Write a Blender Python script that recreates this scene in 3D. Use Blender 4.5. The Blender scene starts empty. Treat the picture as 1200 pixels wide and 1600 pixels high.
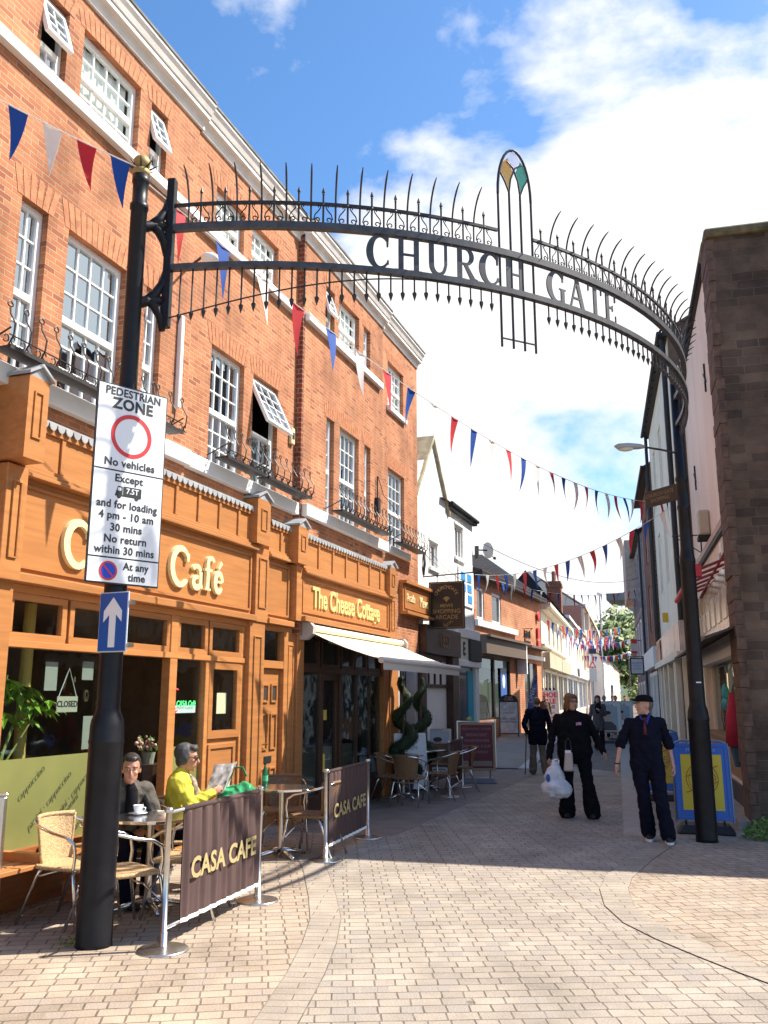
import bpy, bmesh, math, random
from mathutils import Vector, Matrix, noise
random.seed(7)
R = math.radians
C = bpy.context.scene.collection
SC = bpy.context.scene

# ---------------------------------------------------------------- camera
cam = bpy.data.cameras.new("camera"); camo = bpy.data.objects.new("camera", cam); C.objects.link(camo)
PITCH = math.atan(288 / 1385)
camo.location = (0, 0, 1.70); camo.rotation_euler = (math.pi / 2 + PITCH, 0, 0)
cam.sensor_fit = 'VERTICAL'; cam.sensor_height = 32; cam.lens = 1385 / 1600 * 32
cam.clip_start = 0.05; cam.clip_end = 3000
SC.camera = camo

# ---------------------------------------------------------------- sky and sun
SUN_EL, SUN_AZ = R(50), R(11)            # azimuth measured from +X towards +Y
w = bpy.data.worlds.new("World"); SC.world = w; w.use_nodes = True
nt = w.node_tree; nt.nodes.clear()
def nn(t, k, **kw):
    n = t.nodes.new(k)
    for a, v in kw.items():
        if hasattr(n, a) and a not in ('inputs',): setattr(n, a, v)
    return n
out = nn(nt, 'ShaderNodeOutputWorld'); bg = nn(nt, 'ShaderNodeBackground')
sky = nn(nt, 'ShaderNodeTexSky', sky_type='NISHITA', sun_disc=False)
sky.sun_elevation = SUN_EL; sky.sun_rotation = math.pi / 2 - SUN_AZ
sky.air_density = 1.0; sky.dust_density = 0.6; sky.ozone_density = 2.2
tc = nn(nt, 'ShaderNodeTexCoord')
mp = nn(nt, 'ShaderNodeMapping'); mp.inputs['Scale'].default_value = (1, 1, 1.7); mp.inputs['Location'].default_value = (1.7, 0.9, 0.1)
n1 = nn(nt, 'ShaderNodeTexNoise'); n1.inputs['Scale'].default_value = 2.9; n1.inputs['Detail'].default_value = 9; n1.inputs['Roughness'].default_value = 0.56; n1.inputs['Distortion'].default_value = 0.15
dot = nn(nt, 'ShaderNodeVectorMath', operation='DOT_PRODUCT'); dot.inputs[1].default_value = (0.7, 0.5, -0.8)
ma = nn(nt, 'ShaderNodeMath', operation='MULTIPLY_ADD'); ma.inputs[1].default_value = 0.9
con = nn(nt, 'ShaderNodeMath', operation='MULTIPLY_ADD'); con.inputs[1].default_value = 2.5; con.inputs[2].default_value = -0.70
rmp = nn(nt, 'ShaderNodeValToRGB'); rmp.color_ramp.elements[0].position = 0.46; rmp.color_ramp.elements[1].position = 0.74
mx = nn(nt, 'ShaderNodeMix', data_type='RGBA')
mx.inputs[7].default_value = (5.2, 5.2, 5.25, 1)
L = nt.links.new
L(tc.outputs['Generated'], mp.inputs['Vector']); L(mp.outputs['Vector'], n1.inputs['Vector'])
L(tc.outputs['Generated'], dot.inputs[0]); L(dot.outputs['Value'], ma.inputs[0]); L(n1.outputs['Fac'], con.inputs[0]); L(con.outputs[0], ma.inputs[2])
L(ma.outputs[0], rmp.inputs['Fac']); L(rmp.outputs['Color'], mx.inputs['Factor']); hs = nn(nt, 'ShaderNodeHueSaturation'); hs.inputs['Saturation'].default_value = 1.22; hs.inputs['Value'].default_value = 1.1
L(sky.outputs['Color'], hs.inputs['Color']); L(hs.outputs['Color'], mx.inputs[6])
L(mx.outputs[2], bg.inputs['Color']); bg.inputs['Strength'].default_value = 0.12
L(bg.outputs[0], out.inputs['Surface'])
sl = bpy.data.lights.new("sun", 'SUN'); sl.energy = 5.0; sl.angle = R(0.5); sl.color = (1.0, 0.94, 0.84)
so = bpy.data.objects.new("sun", sl); C.objects.link(so)
SUNV = Vector((math.cos(SUN_EL) * math.cos(SUN_AZ), math.cos(SUN_EL) * math.sin(SUN_AZ), math.sin(SUN_EL)))
so.rotation_euler = (-SUNV).to_track_quat('-Z', 'Y').to_euler()
SC.view_settings.view_transform = 'Standard'; SC.view_settings.look = 'None'
SC.view_settings.exposure = 0.93; SC.view_settings.gamma = 1.0
SC.cycles.max_bounces = 6; SC.cycles.transparent_max_bounces = 12
SC.cycles.use_denoising = True

# ---------------------------------------------------------------- materials
MATS = {}
def mat(name, col, rough=0.6, metal=0.0, spec=0.5, var=0.0, vscale=6.0, bump=0.0, bscale=40.0, emit=None, estr=1.0, coat=0.0, stretch=None, objvar=0.0, sheer=0.0):
    if name in MATS: return MATS[name]
    m = bpy.data.materials.new(name); m.use_nodes = True
    t = m.node_tree; b = t.nodes['Principled BSDF']
    b.inputs['Base Color'].default_value = (*col, 1); b.inputs['Roughness'].default_value = rough
    b.inputs['Metallic'].default_value = metal; b.inputs['Specular IOR Level'].default_value = spec
    if coat: b.inputs['Coat Weight'].default_value = coat; b.inputs['Coat Roughness'].default_value = 0.15
    if emit: b.inputs['Emission Color'].default_value = (*emit, 1); b.inputs['Emission Strength'].default_value = estr
    if var or bump:
        co = t.nodes.new('ShaderNodeTexCoord'); src = co.outputs['Object']
        if stretch:
            mpp = t.nodes.new('ShaderNodeMapping'); mpp.inputs['Scale'].default_value = stretch
            t.links.new(src, mpp.inputs['Vector']); src = mpp.outputs['Vector']
    if var:
        n = t.nodes.new('ShaderNodeTexNoise'); n.inputs['Scale'].default_value = vscale; n.inputs['Detail'].default_value = 6
        r = t.nodes.new('ShaderNodeValToRGB')
        lo = [max(0, c * (1 - var)) for c in col]; hi = [min(1, c * (1 + var)) for c in col]
        r.color_ramp.elements[0].color = (*lo, 1); r.color_ramp.elements[1].color = (*hi, 1)
        r.color_ramp.elements[0].position = 0.3; r.color_ramp.elements[1].position = 0.7
        t.links.new(n.outputs['Fac'], r.inputs['Fac']); last = r.outputs['Color']
        if objvar:   # every board its own tone and grain
            oi = t.nodes.new('ShaderNodeObjectInfo'); va = t.nodes.new('ShaderNodeVectorMath'); va.operation = 'ADD'; cb = t.nodes.new('ShaderNodeMath'); cb.operation = 'MULTIPLY'; cb.inputs[1].default_value = 37.0
            t.links.new(oi.outputs['Random'], cb.inputs[0]); t.links.new(src, va.inputs[0]); t.links.new(cb.outputs[0], va.inputs[1]); src = va.outputs[0]
            mr = t.nodes.new('ShaderNodeMapRange'); mr.inputs['To Min'].default_value = 1 - objvar; mr.inputs['To Max'].default_value = 1 + objvar; t.links.new(oi.outputs['Random'], mr.inputs['Value'])
            sv = t.nodes.new('ShaderNodeVectorMath'); sv.operation = 'SCALE'; t.links.new(last, sv.inputs[0]); t.links.new(mr.outputs[0], sv.inputs['Scale']); last = sv.outputs[0]
        t.links.new(src, n.inputs['Vector']); t.links.new(last, b.inputs['Base Color'])
    if bump:
        n2 = t.nodes.new('ShaderNodeTexNoise'); n2.inputs['Scale'].default_value = bscale; n2.inputs['Detail'].default_value = 4
        bp = t.nodes.new('ShaderNodeBump'); bp.inputs['Strength'].default_value = bump; bp.inputs['Distance'].default_value = 0.01
        t.links.new(src, n2.inputs['Vector']); t.links.new(n2.outputs['Fac'], bp.inputs['Height']); t.links.new(bp.outputs['Normal'], b.inputs['Normal'])
    if sheer:    # thin cloth lets some sun through
        tl = t.nodes.new('ShaderNodeBsdfTranslucent'); tl.inputs['Color'].default_value = (*col, 1); mi = t.nodes.new('ShaderNodeMixShader'); mi.inputs[0].default_value = sheer
        t.links.new(b.outputs[0], mi.inputs[1]); t.links.new(tl.outputs[0], mi.inputs[2]); t.links.new(mi.outputs[0], t.nodes['Material Output'].inputs[0])
    MATS[name] = m
    return m

def brick_mat(name, c1, c2, mortar, bw=0.225, bh=0.075, ms=0.010, offs=0.5, rough=0.85, stain=(0.35, 0.3), flat=False, bump=0.5, third=None, rot=0.0, squash=1.0, wob=0.0, gum=False, streak=0.0):
    """bricks laid in the thing's own coordinates: along the wall (x+y) and up (z); flat = laid on the ground (x, y)"""
    m = bpy.data.materials.new(name); m.use_nodes = True; t = m.node_tree; b = t.nodes['Principled BSDF']; l = t.links.new
    co = t.nodes.new('ShaderNodeTexCoord'); sx = t.nodes.new('ShaderNodeSeparateXYZ'); cx = t.nodes.new('ShaderNodeCombineXYZ')
    l(co.outputs['Object'], sx.inputs[0])
    if flat:
        mpp = t.nodes.new('ShaderNodeMapping'); mpp.inputs['Rotation'].default_value = (0, 0, rot)
        l(co.outputs['Object'], mpp.inputs['Vector']); vec = mpp.outputs['Vector']
    else:
        ad = t.nodes.new('ShaderNodeMath'); ad.operation = 'ADD'; l(sx.outputs['X'], ad.inputs[0]); l(sx.outputs['Y'], ad.inputs[1])
        l(ad.outputs[0], cx.inputs['X']); l(sx.outputs['Z'], cx.inputs['Y']); vec = cx.outputs[0]
    if wob:
        nz = t.nodes.new('ShaderNodeTexNoise'); nz.inputs['Scale'].default_value = 5.0; nz.inputs['Detail'].default_value = 3
        l(vec, nz.inputs['Vector'])
        vm = t.nodes.new('ShaderNodeVectorMath'); vm.operation = 'MULTIPLY_ADD'; vm.inputs[1].default_value = (wob, wob, 0)
        l(nz.outputs['Color'], vm.inputs[0]); l(vec, vm.inputs[2]); vec = vm.outputs[0]
    br = t.nodes.new('ShaderNodeTexBrick'); br.inputs['Scale'].default_value = 1.0
    br.inputs['Brick Width'].default_value = bw; br.inputs['Row Height'].default_value = bh; br.inputs['Mortar Size'].default_value = ms
    br.inputs['Mortar Smooth'].default_value = 0.25; br.inputs['Bias'].default_value = -0.15; br.offset = offs; br.squash = squash
    br.inputs['Color1'].default_value = (*c1, 1); br.inputs['Color2'].default_value = (*c2, 1); br.inputs['Mortar'].default_value = (*mortar, 1)
    l(vec, br.inputs['Vector'])
    n = t.nodes.new('ShaderNodeTexNoise'); n.inputs['Scale'].default_value = 1.3; n.inputs['Detail'].default_value = 7; n.inputs['Roughness'].default_value = 0.65
    l(vec, n.inputs['Vector'])
    mr = t.nodes.new('ShaderNodeMapRange'); mr.inputs['From Min'].default_value = 0.3; mr.inputs['From Max'].default_value = 0.7
    mr.inputs['To Min'].default_value = 1 - stain[0]; mr.inputs['To Max'].default_value = 1 + stain[1]
    l(n.outputs['Fac'], mr.inputs['Value'])
    mu = t.nodes.new('ShaderNodeVectorMath'); mu.operation = 'SCALE'; l(br.outputs['Color'], mu.inputs[0]); l(mr.outputs[0], mu.inputs['Scale'])
    last = mu.outputs[0]
    if third:   # scattered odd bricks: a second brick texture of the same bond picks a few cells
        b2 = t.nodes.new('ShaderNodeTexBrick'); b2.inputs['Scale'].default_value = 1.0
        for k in ('Brick Width', 'Row Height', 'Mortar Size'): b2.inputs[k].default_value = br.inputs[k].default_value
        b2.offset = offs; b2.squash = squash; b2.inputs['Color1'].default_value = (0, 0, 0, 1); b2.inputs['Color2'].default_value = (1, 1, 1, 1); b2.inputs['Mortar'].default_value = (0, 0, 0, 1)
        b2.inputs['Bias'].default_value = -0.1; b2.offset_frequency = 2
        v2 = t.nodes.new('ShaderNodeVectorMath'); v2.operation = 'ADD'; v2.inputs[1].default_value = (bw * 40, bh * 60, 0); l(vec, v2.inputs[0]); l(v2.outputs[0], b2.inputs['Vector'])
        rr = t.nodes.new('ShaderNodeValToRGB'); rr.color_ramp.elements[0].position = 0.72; rr.color_ramp.elements[1].position = 0.82
        l(b2.outputs['Color'], rr.inputs['Fac'])
        m3 = t.nodes.new('ShaderNodeMix'); m3.data_type = 'RGBA'; m3.inputs[7].default_value = (*third, 1)
        l(rr.outputs['Color'], m3.inputs['Factor']); l(last, m3.inputs[6]); last = m3.outputs[2]
    if streak:   # soot and water running down the wall
        ms_ = t.nodes.new('ShaderNodeMapping'); ms_.inputs['Scale'].default_value = (2.6, 0.22, 1); l(vec, ms_.inputs['Vector'])
        ns = t.nodes.new('ShaderNodeTexNoise'); ns.inputs['Scale'].default_value = 1.0; ns.inputs['Detail'].default_value = 5; l(ms_.outputs['Vector'], ns.inputs['Vector'])
        rs = t.nodes.new('ShaderNodeMapRange'); rs.inputs['From Min'].default_value = 0.35; rs.inputs['From Max'].default_value = 0.6; rs.inputs['To Min'].default_value = 1 - streak; rs.inputs['To Max'].default_value = 1.04; l(ns.outputs['Fac'], rs.inputs['Value'])
        vs = t.nodes.new('ShaderNodeVectorMath'); vs.operation = 'SCALE'; l(last, vs.inputs[0]); l(rs.outputs[0], vs.inputs['Scale']); last = vs.outputs[0]
    if flat:     # joints: some filled with pale sand, some open and dark
        nj = t.nodes.new('ShaderNodeTexNoise'); nj.inputs['Scale'].default_value = 7.0; nj.inputs['Detail'].default_value = 3; l(vec, nj.inputs['Vector'])
        rj = t.nodes.new('ShaderNodeValToRGB'); rj.color_ramp.elements[0].position = 0.40; rj.color_ramp.elements[1].position = 0.62
        rj.color_ramp.elements[0].color = (*[c * 0.75 for c in mortar], 1); rj.color_ramp.elements[1].color = (*[0.35 * c + 0.5 * d for c, d in zip(mortar, c2)], 1)
        l(nj.outputs['Fac'], rj.inputs['Fac']); l(rj.outputs['Color'], br.inputs['Mortar'])
    if gum:      # trodden gum and oil spots
        vo = t.nodes.new('ShaderNodeTexVoronoi'); vo.inputs['Scale'].default_value = 1.7; l(vec, vo.inputs['Vector'])
        rg = t.nodes.new('ShaderNodeMapRange'); rg.inputs['From Min'].default_value = 0.035; rg.inputs['From Max'].default_value = 0.06; rg.inputs['To Min'].default_value = 0.62; rg.inputs['To Max'].default_value = 1.0; l(vo.outputs['Distance'], rg.inputs['Value'])
        vg = t.nodes.new('ShaderNodeVectorMath'); vg.operation = 'SCALE'; l(last, vg.inputs[0]); l(rg.outputs[0], vg.inputs['Scale']); last = vg.outputs[0]
    l(last, b.inputs['Base Color'])
    b.inputs['Roughness'].default_value = rough; b.inputs['Specular IOR Level'].default_value = 0.25
    n3 = t.nodes.new('ShaderNodeTexNoise'); n3.inputs['Scale'].default_value = 60; l(vec, n3.inputs['Vector'])
    hm = t.nodes.new('ShaderNodeMath'); hm.operation = 'MULTIPLY_ADD'; hm.inputs[1].default_value = -1.0
    l(br.outputs['Fac'], hm.inputs[0])
    sc_ = t.nodes.new('ShaderNodeMath'); sc_.operation = 'MULTIPLY'; sc_.inputs[1].default_value = 0.5; l(n3.outputs['Fac'], sc_.inputs[0]); l(sc_.outputs[0], hm.inputs[2])
    bp = t.nodes.new('ShaderNodeBump'); bp.inputs['Strength'].default_value = bump; bp.inputs['Distance'].default_value = 0.012
    l(hm.outputs[0], bp.inputs['Height']); l(bp.outputs['Normal'], b.inputs['Normal'])
    MATS[name] = m
    return m

def glass_mat(name, tint=(0.9, 0.95, 0.93), refl=1.0, ior=1.5):
    m = bpy.data.materials.new(name); m.use_nodes = True; t = m.node_tree; t.nodes.clear(); l = t.links.new
    o = t.nodes.new('ShaderNodeOutputMaterial'); tr = t.nodes.new('ShaderNodeBsdfTransparent'); gl = t.nodes.new('ShaderNodeBsdfGlossy')
    fr = t.nodes.new('ShaderNodeFresnel'); fr.inputs['IOR'].default_value = ior
    ml = t.nodes.new('ShaderNodeMath'); ml.operation = 'MULTIPLY'; ml.inputs[1].default_value = refl; ml.use_clamp = True
    mi = t.nodes.new('ShaderNodeMixShader'); tr.inputs['Color'].default_value = (*tint, 1); gl.inputs['Roughness'].default_value = 0.01; gl.inputs['Color'].default_value = (0.80, 0.92, 1.0, 1)
    n = t.nodes.new('ShaderNodeTexNoise'); n.inputs['Scale'].default_value = 2.2; co = t.nodes.new('ShaderNodeTexCoord'); l(co.outputs['Object'], n.inputs['Vector'])
    bp = t.nodes.new('ShaderNodeBump'); bp.inputs['Strength'].default_value = 0.16; bp.inputs['Distance'].default_value = 0.05
    l(n.outputs['Fac'], bp.inputs['Height']); l(bp.outputs['Normal'], gl.inputs['Normal'])
    ge = t.nodes.new('ShaderNodeNewGeometry'); mm = t.nodes.new('ShaderNodeMix'); mm.data_type = 'FLOAT'; mm.inputs[2].default_value = ior; mm.inputs[3].default_value = 1 / ior
    l(ge.outputs['Backfacing'], mm.inputs['Factor']); l(mm.outputs[0], fr.inputs['IOR'])
    l(fr.outputs[0], ml.inputs[0]); l(ml.outputs[0], mi.inputs[0]); l(tr.outputs[0], mi.inputs[1]); l(gl.outputs[0], mi.inputs[2]); l(mi.outputs[0], o.inputs[0])
    MATS[name] = m
    return m

M_brick = brick_mat('orange_brick', (0.49, 0.195, 0.090), (0.40, 0.143, 0.066), (0.45, 0.28, 0.17), third=(0.31, 0.108, 0.055), bw=0.17, bh=0.056, ms=0.0065, streak=0.22)
M_brickdeep = brick_mat('deep_red_brick', (0.26, 0.07, 0.035), (0.18, 0.05, 0.028), (0.3, 0.22, 0.16))
M_brickpale = brick_mat('pale_orange_brick', (0.50, 0.19, 0.085), (0.42, 0.15, 0.065), (0.45, 0.30, 0.20))
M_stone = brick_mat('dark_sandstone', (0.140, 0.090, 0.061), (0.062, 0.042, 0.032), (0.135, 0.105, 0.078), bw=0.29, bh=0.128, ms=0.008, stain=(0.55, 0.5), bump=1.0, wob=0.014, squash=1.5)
M_pave = brick_mat('block_paving', (0.385, 0.325, 0.258), (0.32, 0.272, 0.222), (0.17, 0.14, 0.11), bw=0.128, bh=0.118, ms=0.0055, flat=True, stain=(0.34, 0.2), third=(0.31, 0.27, 0.23), rot=R(-3), bump=0.8, wob=0.022, squash=1.4, gum=True)
M_pave_pink = brick_mat('pink_block_paving', (0.42, 0.33, 0.245), (0.35, 0.275, 0.205), (0.20, 0.155, 0.115), bw=0.128, bh=0.118, ms=0.0065, flat=True, stain=(0.34, 0.2), rot=R(-8), bump=0.8, third=(0.34, 0.275, 0.22), wob=0.022, squash=1.4)
M_pavelane = brick_mat('lane_paving', (0.18, 0.147, 0.125), (0.15, 0.124, 0.106), (0.09, 0.077, 0.066), bw=0.235, bh=0.118, ms=0.004, flat=True, stain=(0.25, 0.2), rot=R(70), bump=0.3)
M_band = brick_mat('grey_band_setts', (0.375, 0.315, 0.25), (0.32, 0.272, 0.22), (0.18, 0.145, 0.11), bw=0.36, bh=0.105, ms=0.004, flat=True, stain=(0.3, 0.2), rot=R(4), bump=0.7, wob=0.02)
M_joint = mat('sanded_joint', (0.16, 0.13, 0.10), 0.95, var=0.5, vscale=7)
M_slab = mat('pale_slab', (0.36, 0.31, 0.26), 0.8, var=0.12, vscale=5)
M_wood = mat('oak_woodgrain', (0.43, 0.178, 0.056), 0.42, var=0.15, vscale=2.6, stretch=(0.55, 4, 9), bump=0.06, bscale=14, objvar=0.12)
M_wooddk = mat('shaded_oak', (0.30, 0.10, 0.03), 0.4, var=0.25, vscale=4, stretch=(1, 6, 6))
M_brown = mat('dark_brown_timber', (0.062, 0.028, 0.016), 0.4, var=0.25, vscale=5, stretch=(1, 1, 6))
M_white = mat('white_paint', (0.80, 0.79, 0.76), 0.55, var=0.05, vscale=3)
M_upvc = mat('white_upvc', (0.82, 0.82, 0.80), 0.3)
M_render = mat('white_render', (0.78, 0.77, 0.73), 0.85, var=0.05, vscale=2, bump=0.15)
M_cream = mat('cream_render', (0.88, 0.78, 0.61), 0.85, var=0.09, vscale=1.4, bump=0.2)
M_pink = mat('pink_render', (0.83, 0.66, 0.54), 0.9, var=0.12, vscale=1.1, bump=0.3, stretch=(1, 1, 0.35))
M_creamw = mat('cream_paint', (0.74, 0.67, 0.52), 0.7, var=0.06, vscale=2)
M_lilac = mat('lilac_board', (0.52, 0.46, 0.47), 0.8, var=0.15, vscale=2, stretch=(1, 1, 0.3))
M_stonew = mat('weathered_cornice', (0.74, 0.71, 0.66), 0.85, var=0.14, vscale=3.2, bump=0.25)
M_gutter = mat('mossy_lead', (0.16, 0.15, 0.13), 0.8, var=0.5, vscale=4, bump=0.4)
M_cope = mat('coping_stone', (0.36, 0.31, 0.20), 0.9, var=0.3, vscale=5, bump=0.4)
M_lead = mat('lead_sheet', (0.33, 0.34, 0.35), 0.55, var=0.2, vscale=6)
M_tile = brick_mat('roof_tile', (0.05, 0.045, 0.045), (0.035, 0.032, 0.033), (0.012, 0.012, 0.012), bw=0.2, bh=0.1, ms=0.01)
M_tilered = brick_mat('brown_roof_tile', (0.13, 0.075, 0.055), (0.10, 0.06, 0.045), (0.02, 0.015, 0.012), bw=0.2, bh=0.12, ms=0.012)
M_slate = mat('slate_roof', (0.12, 0.10, 0.095), 0.7, var=0.2, vscale=2)
M_iron = mat('black_gloss_iron', (0.010, 0.010, 0.013), 0.42, spec=0.25, var=0.3, vscale=8, bump=0.05, bscale=30)
M_rail = mat('weathered_black_paint', (0.055, 0.055, 0.06), 0.45, var=0.35, vscale=14)
M_ironr = mat('wrought_iron', (0.02, 0.017, 0.018), 0.5, var=0.3, vscale=30)
M_steel = mat('brushed_steel', (0.62, 0.60, 0.57), 0.32, metal=1.0, var=0.06, vscale=20)
M_alu = mat('polished_aluminium', (0.78, 0.78, 0.78), 0.2, metal=1.0)
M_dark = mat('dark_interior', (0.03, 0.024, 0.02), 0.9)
M_room = mat('brown_interior', (0.17, 0.10, 0.055), 0.9, var=0.2)
M_black = mat('matt_black', (0.012, 0.012, 0.013), 0.6)
M_signw = mat('sign_white', (0.78, 0.80, 0.82), 0.45)
M_signk = mat('sign_black', (0.02, 0.022, 0.025), 0.5)
M_red = mat('sign_red', (0.62, 0.03, 0.035), 0.45)
M_blue = mat('sign_blue', (0.010, 0.085, 0.36), 0.4)
M_gold = mat('gold_ball', (0.34, 0.25, 0.09), 0.6, metal=0.3, var=0.3, vscale=12)
M_cletter = mat('cream_lettering', (0.82, 0.68, 0.36), 0.5)
M_canvas = mat('brown_canvas', (0.080, 0.045, 0.040), 0.9, var=0.12, vscale=5, bump=0.2, bscale=200)
M_canvasl = mat('banner_gold_print', (0.42, 0.33, 0.15), 0.9)
M_rattan = mat('woven_rattan', (0.50, 0.33, 0.16), 0.6, var=0.35, vscale=70, bump=0.8, bscale=110)
M_rattand = mat('brown_woven_rattan', (0.22, 0.12, 0.055), 0.6, var=0.35, vscale=70, bump=0.8, bscale=110)
M_awn = mat('cream_awning_canvas', (0.78, 0.70, 0.54), 0.85, var=0.06, vscale=2)
M_glass = glass_mat('window_glass', refl=1.0, ior=1.55)
M_glassr = glass_mat('reflecting_glass', tint=(0.55, 0.6, 0.62), refl=1.5, ior=4.2)
M_farglass = mat('far_glass', (0.035, 0.042, 0.05), 0.08, spec=0.8)
M_net = mat('net_curtain', (0.80, 0.80, 0.77), 0.9)
M_blind = mat('window_blind', (0.45, 0.50, 0.44), 0.9)
M_film = mat('green_window_film', (0.19, 0.195, 0.066), 0.3, var=0.12, vscale=2)
M_flagr = mat('flag_red', (0.62, 0.03, 0.045), 0.7, sheer=0.35); M_flagb = mat('flag_blue', (0.012, 0.09, 0.42), 0.7, sheer=0.35); M_flagw = mat('flag_white', (0.80, 0.78, 0.76), 0.7, sheer=0.35)
M_skin = mat('skin', (0.50, 0.27, 0.19), 0.5, var=0.08, vscale=20)
M_leaf = mat('plant_leaf', (0.10, 0.19, 0.025), 0.45, var=0.4, vscale=8)
M_tree = mat('tree_leaf', (0.15, 0.20, 0.05), 0.6, var=0.55, vscale=0.8)
M_box = mat('box_leaf', (0.02, 0.042, 0.014), 0.7, var=0.5, vscale=14)
M_bark = mat('bark', (0.10, 0.07, 0.045), 0.9, var=0.3)
M_cream_col = mat('ochre_column', (0.58, 0.40, 0.10), 0.6)
def col(name, c, rough=0.7, var=0.0, **k): return mat(name, c, rough, var=var, **k)

# ---------------------------------------------------------------- things, parts
def tag(o, label=None, cat=None, group=None, kind=None):
    if label: o['label'] = label
    if cat: o['category'] = cat
    if group: o['group'] = group
    if kind: o['kind'] = kind
    return o
def thing(name, label, cat, loc=(0, 0, 0), rz=0.0, group=None):
    o = bpy.data.objects.new(name, None); C.objects.link(o); o.location = loc; o.rotation_euler = (0, 0, rz); o.empty_display_size = 0.1
    return tag(o, label, cat, group)
def copy_tree(o, parent=None):
    c = o.copy(); C.objects.link(c)
    if parent is not None: c.parent = parent
    for ch in list(o.children): copy_tree(ch, c)
    return c

class B:
    def __init__(s): s.bm = bmesh.new()
    def face(s, pts):
        vs = [s.bm.verts.new(p) for p in pts]
        try: return s.bm.faces.new(vs)
        except ValueError: return None
    def hexa(s, p):       # 8 points: bottom 4 then top 4
        v = [s.bm.verts.new(q) for q in p]
        for f in ((3, 2, 1, 0), (4, 5, 6, 7), (0, 1, 5, 4), (1, 2, 6, 5), (2, 3, 7, 6), (3, 0, 4, 7)): s.bm.faces.new([v[i] for i in f])
        return s
    def box(s, x0, x1, y0, y1, z0, z1):
        if x0 > x1: x0, x1 = x1, x0
        if y0 > y1: y0, y1 = y1, y0
        return s.hexa([(x0, y0, z0), (x1, y0, z0), (x1, y1, z0), (x0, y1, z0), (x0, y0, z1), (x1, y0, z1), (x1, y1, z1), (x0, y1, z1)])
    def tube(s, pts, r, n=8, cap=True, closed=False):
        pts = [Vector(p) for p in pts]; m = len(pts)
        rs = r if isinstance(r, (list, tuple)) else [r] * m
        rings = []; up = None
        for i, p in enumerate(pts):
            a = pts[(i - 1) % m] if (i or closed) else p; b_ = pts[(i + 1) % m] if (i < m - 1 or closed) else p
            t = (b_ - a)
            t = t.normalized() if t.length > 1e-9 else Vector((0, 0, 1))
            if up is None: up = Vector((0, 0, 1)) if abs(t.z) < 0.9 else Vector((1, 0, 0))
            u = up - t * up.dot(t); u = u.normalized() if u.length > 1e-6 else t.orthogonal().normalized()
            up = u; v = t.cross(u)
            rings.append([s.bm.verts.new(p + (u * math.cos(2 * math.pi * k / n) + v * math.sin(2 * math.pi * k / n)) * rs[i]) for k in range(n)])
        for i in range(m if closed else m - 1):
            a, b_ = rings[i], rings[(i + 1) % m]
            for k in range(n): s.bm.faces.new((a[k], a[(k + 1) % n], b_[(k + 1) % n], b_[k]))
        if cap and not closed:
            s.bm.faces.new(rings[0][::-1]); s.bm.faces.new(rings[-1])
        return s
    def lathe(s, prof, n=24, c=(0, 0, 0)):
        rings = []
        for r, z in prof:
            rings.append([s.bm.verts.new((c[0] + r * math.cos(2 * math.pi * k / n), c[1] + r * math.sin(2 * math.pi * k / n), c[2] + z)) for k in range(n)])
        for a, b_ in zip(rings, rings[1:]):
            for k in range(n): s.bm.faces.new((a[k], a[(k + 1) % n], b_[(k + 1) % n], b_[k]))
        s.bm.faces.new(rings[0][::-1]); s.bm.faces.new(rings[-1])
        return s
    def ell(s, c, r, n=12, m=8, rot=None):
        c = Vector(c); rows = []
        r = r if isinstance(r, (list, tuple)) else (r, r, r)
        rot = rot or Matrix.Identity(3)
        top = s.bm.verts.new(c + rot @ Vector((0, 0, r[2]))); bot = s.bm.verts.new(c - rot @ Vector((0, 0, r[2])))
        for i in range(1, m):
            a = math.pi * i / m
            rows.append([s.bm.verts.new(c + rot @ Vector((r[0] * math.sin(a) * math.cos(2 * math.pi * k / n), r[1] * math.sin(a) * math.sin(2 * math.pi * k / n), r[2] * math.cos(a)))) for k in range(n)])
        for k in range(n):
            s.bm.faces.new((top, rows[0][k], rows[0][(k + 1) % n])); s.bm.faces.new((bot, rows[-1][(k + 1) % n], rows[-1][k]))
        for a, b_ in zip(rows, rows[1:]):
            for k in range(n): s.bm.faces.new((a[k], b_[k], b_[(k + 1) % n], a[(k + 1) % n]))
        return s
    def cap(s, a, b_, ra, rb, n=10):     # tapered capsule
        a, b_ = Vector(a), Vector(b_); d = b_ - a; L_ = d.length; d = d.normalized() if L_ > 1e-6 else Vector((0, 0, 1))
        pts, rs = [], []
        for k in range(5):
            t = math.pi / 2 * (1 - k / 4); pts.append(a - d * ra * math.sin(t)); rs.append(max(ra * math.cos(t), 0.0008))
        for k in range(5):
            t = math.pi / 2 * k / 4; pts.append(b_ + d * rb * math.sin(t)); rs.append(max(rb * math.cos(t), 0.0008))
        return s.tube(pts, rs, n)
    def prism(s, poly, f0, f1):   # poly of 2D points; f0/f1 map (u,v)->3D for front and back
        a = [s.bm.verts.new(f0(u, v)) for u, v in poly]; b_ = [s.bm.verts.new(f1(u, v)) for u, v in poly]
        n = len(poly)
        s.bm.faces.new(a); s.bm.faces.new(b_[::-1])
        for i in range(n): s.bm.faces.new((a[(i + 1) % n], a[i], b_[i], b_[(i + 1) % n]))
        return s
    def grid(s, rows):
        V = [[s.bm.verts.new(p) for p in r] for r in rows]
        for a, b_ in zip(V, V[1:]):
            for k in range(len(a) - 1): s.bm.faces.new((a[k], a[k + 1], b_[k + 1], b_[k]))
        return s
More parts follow.
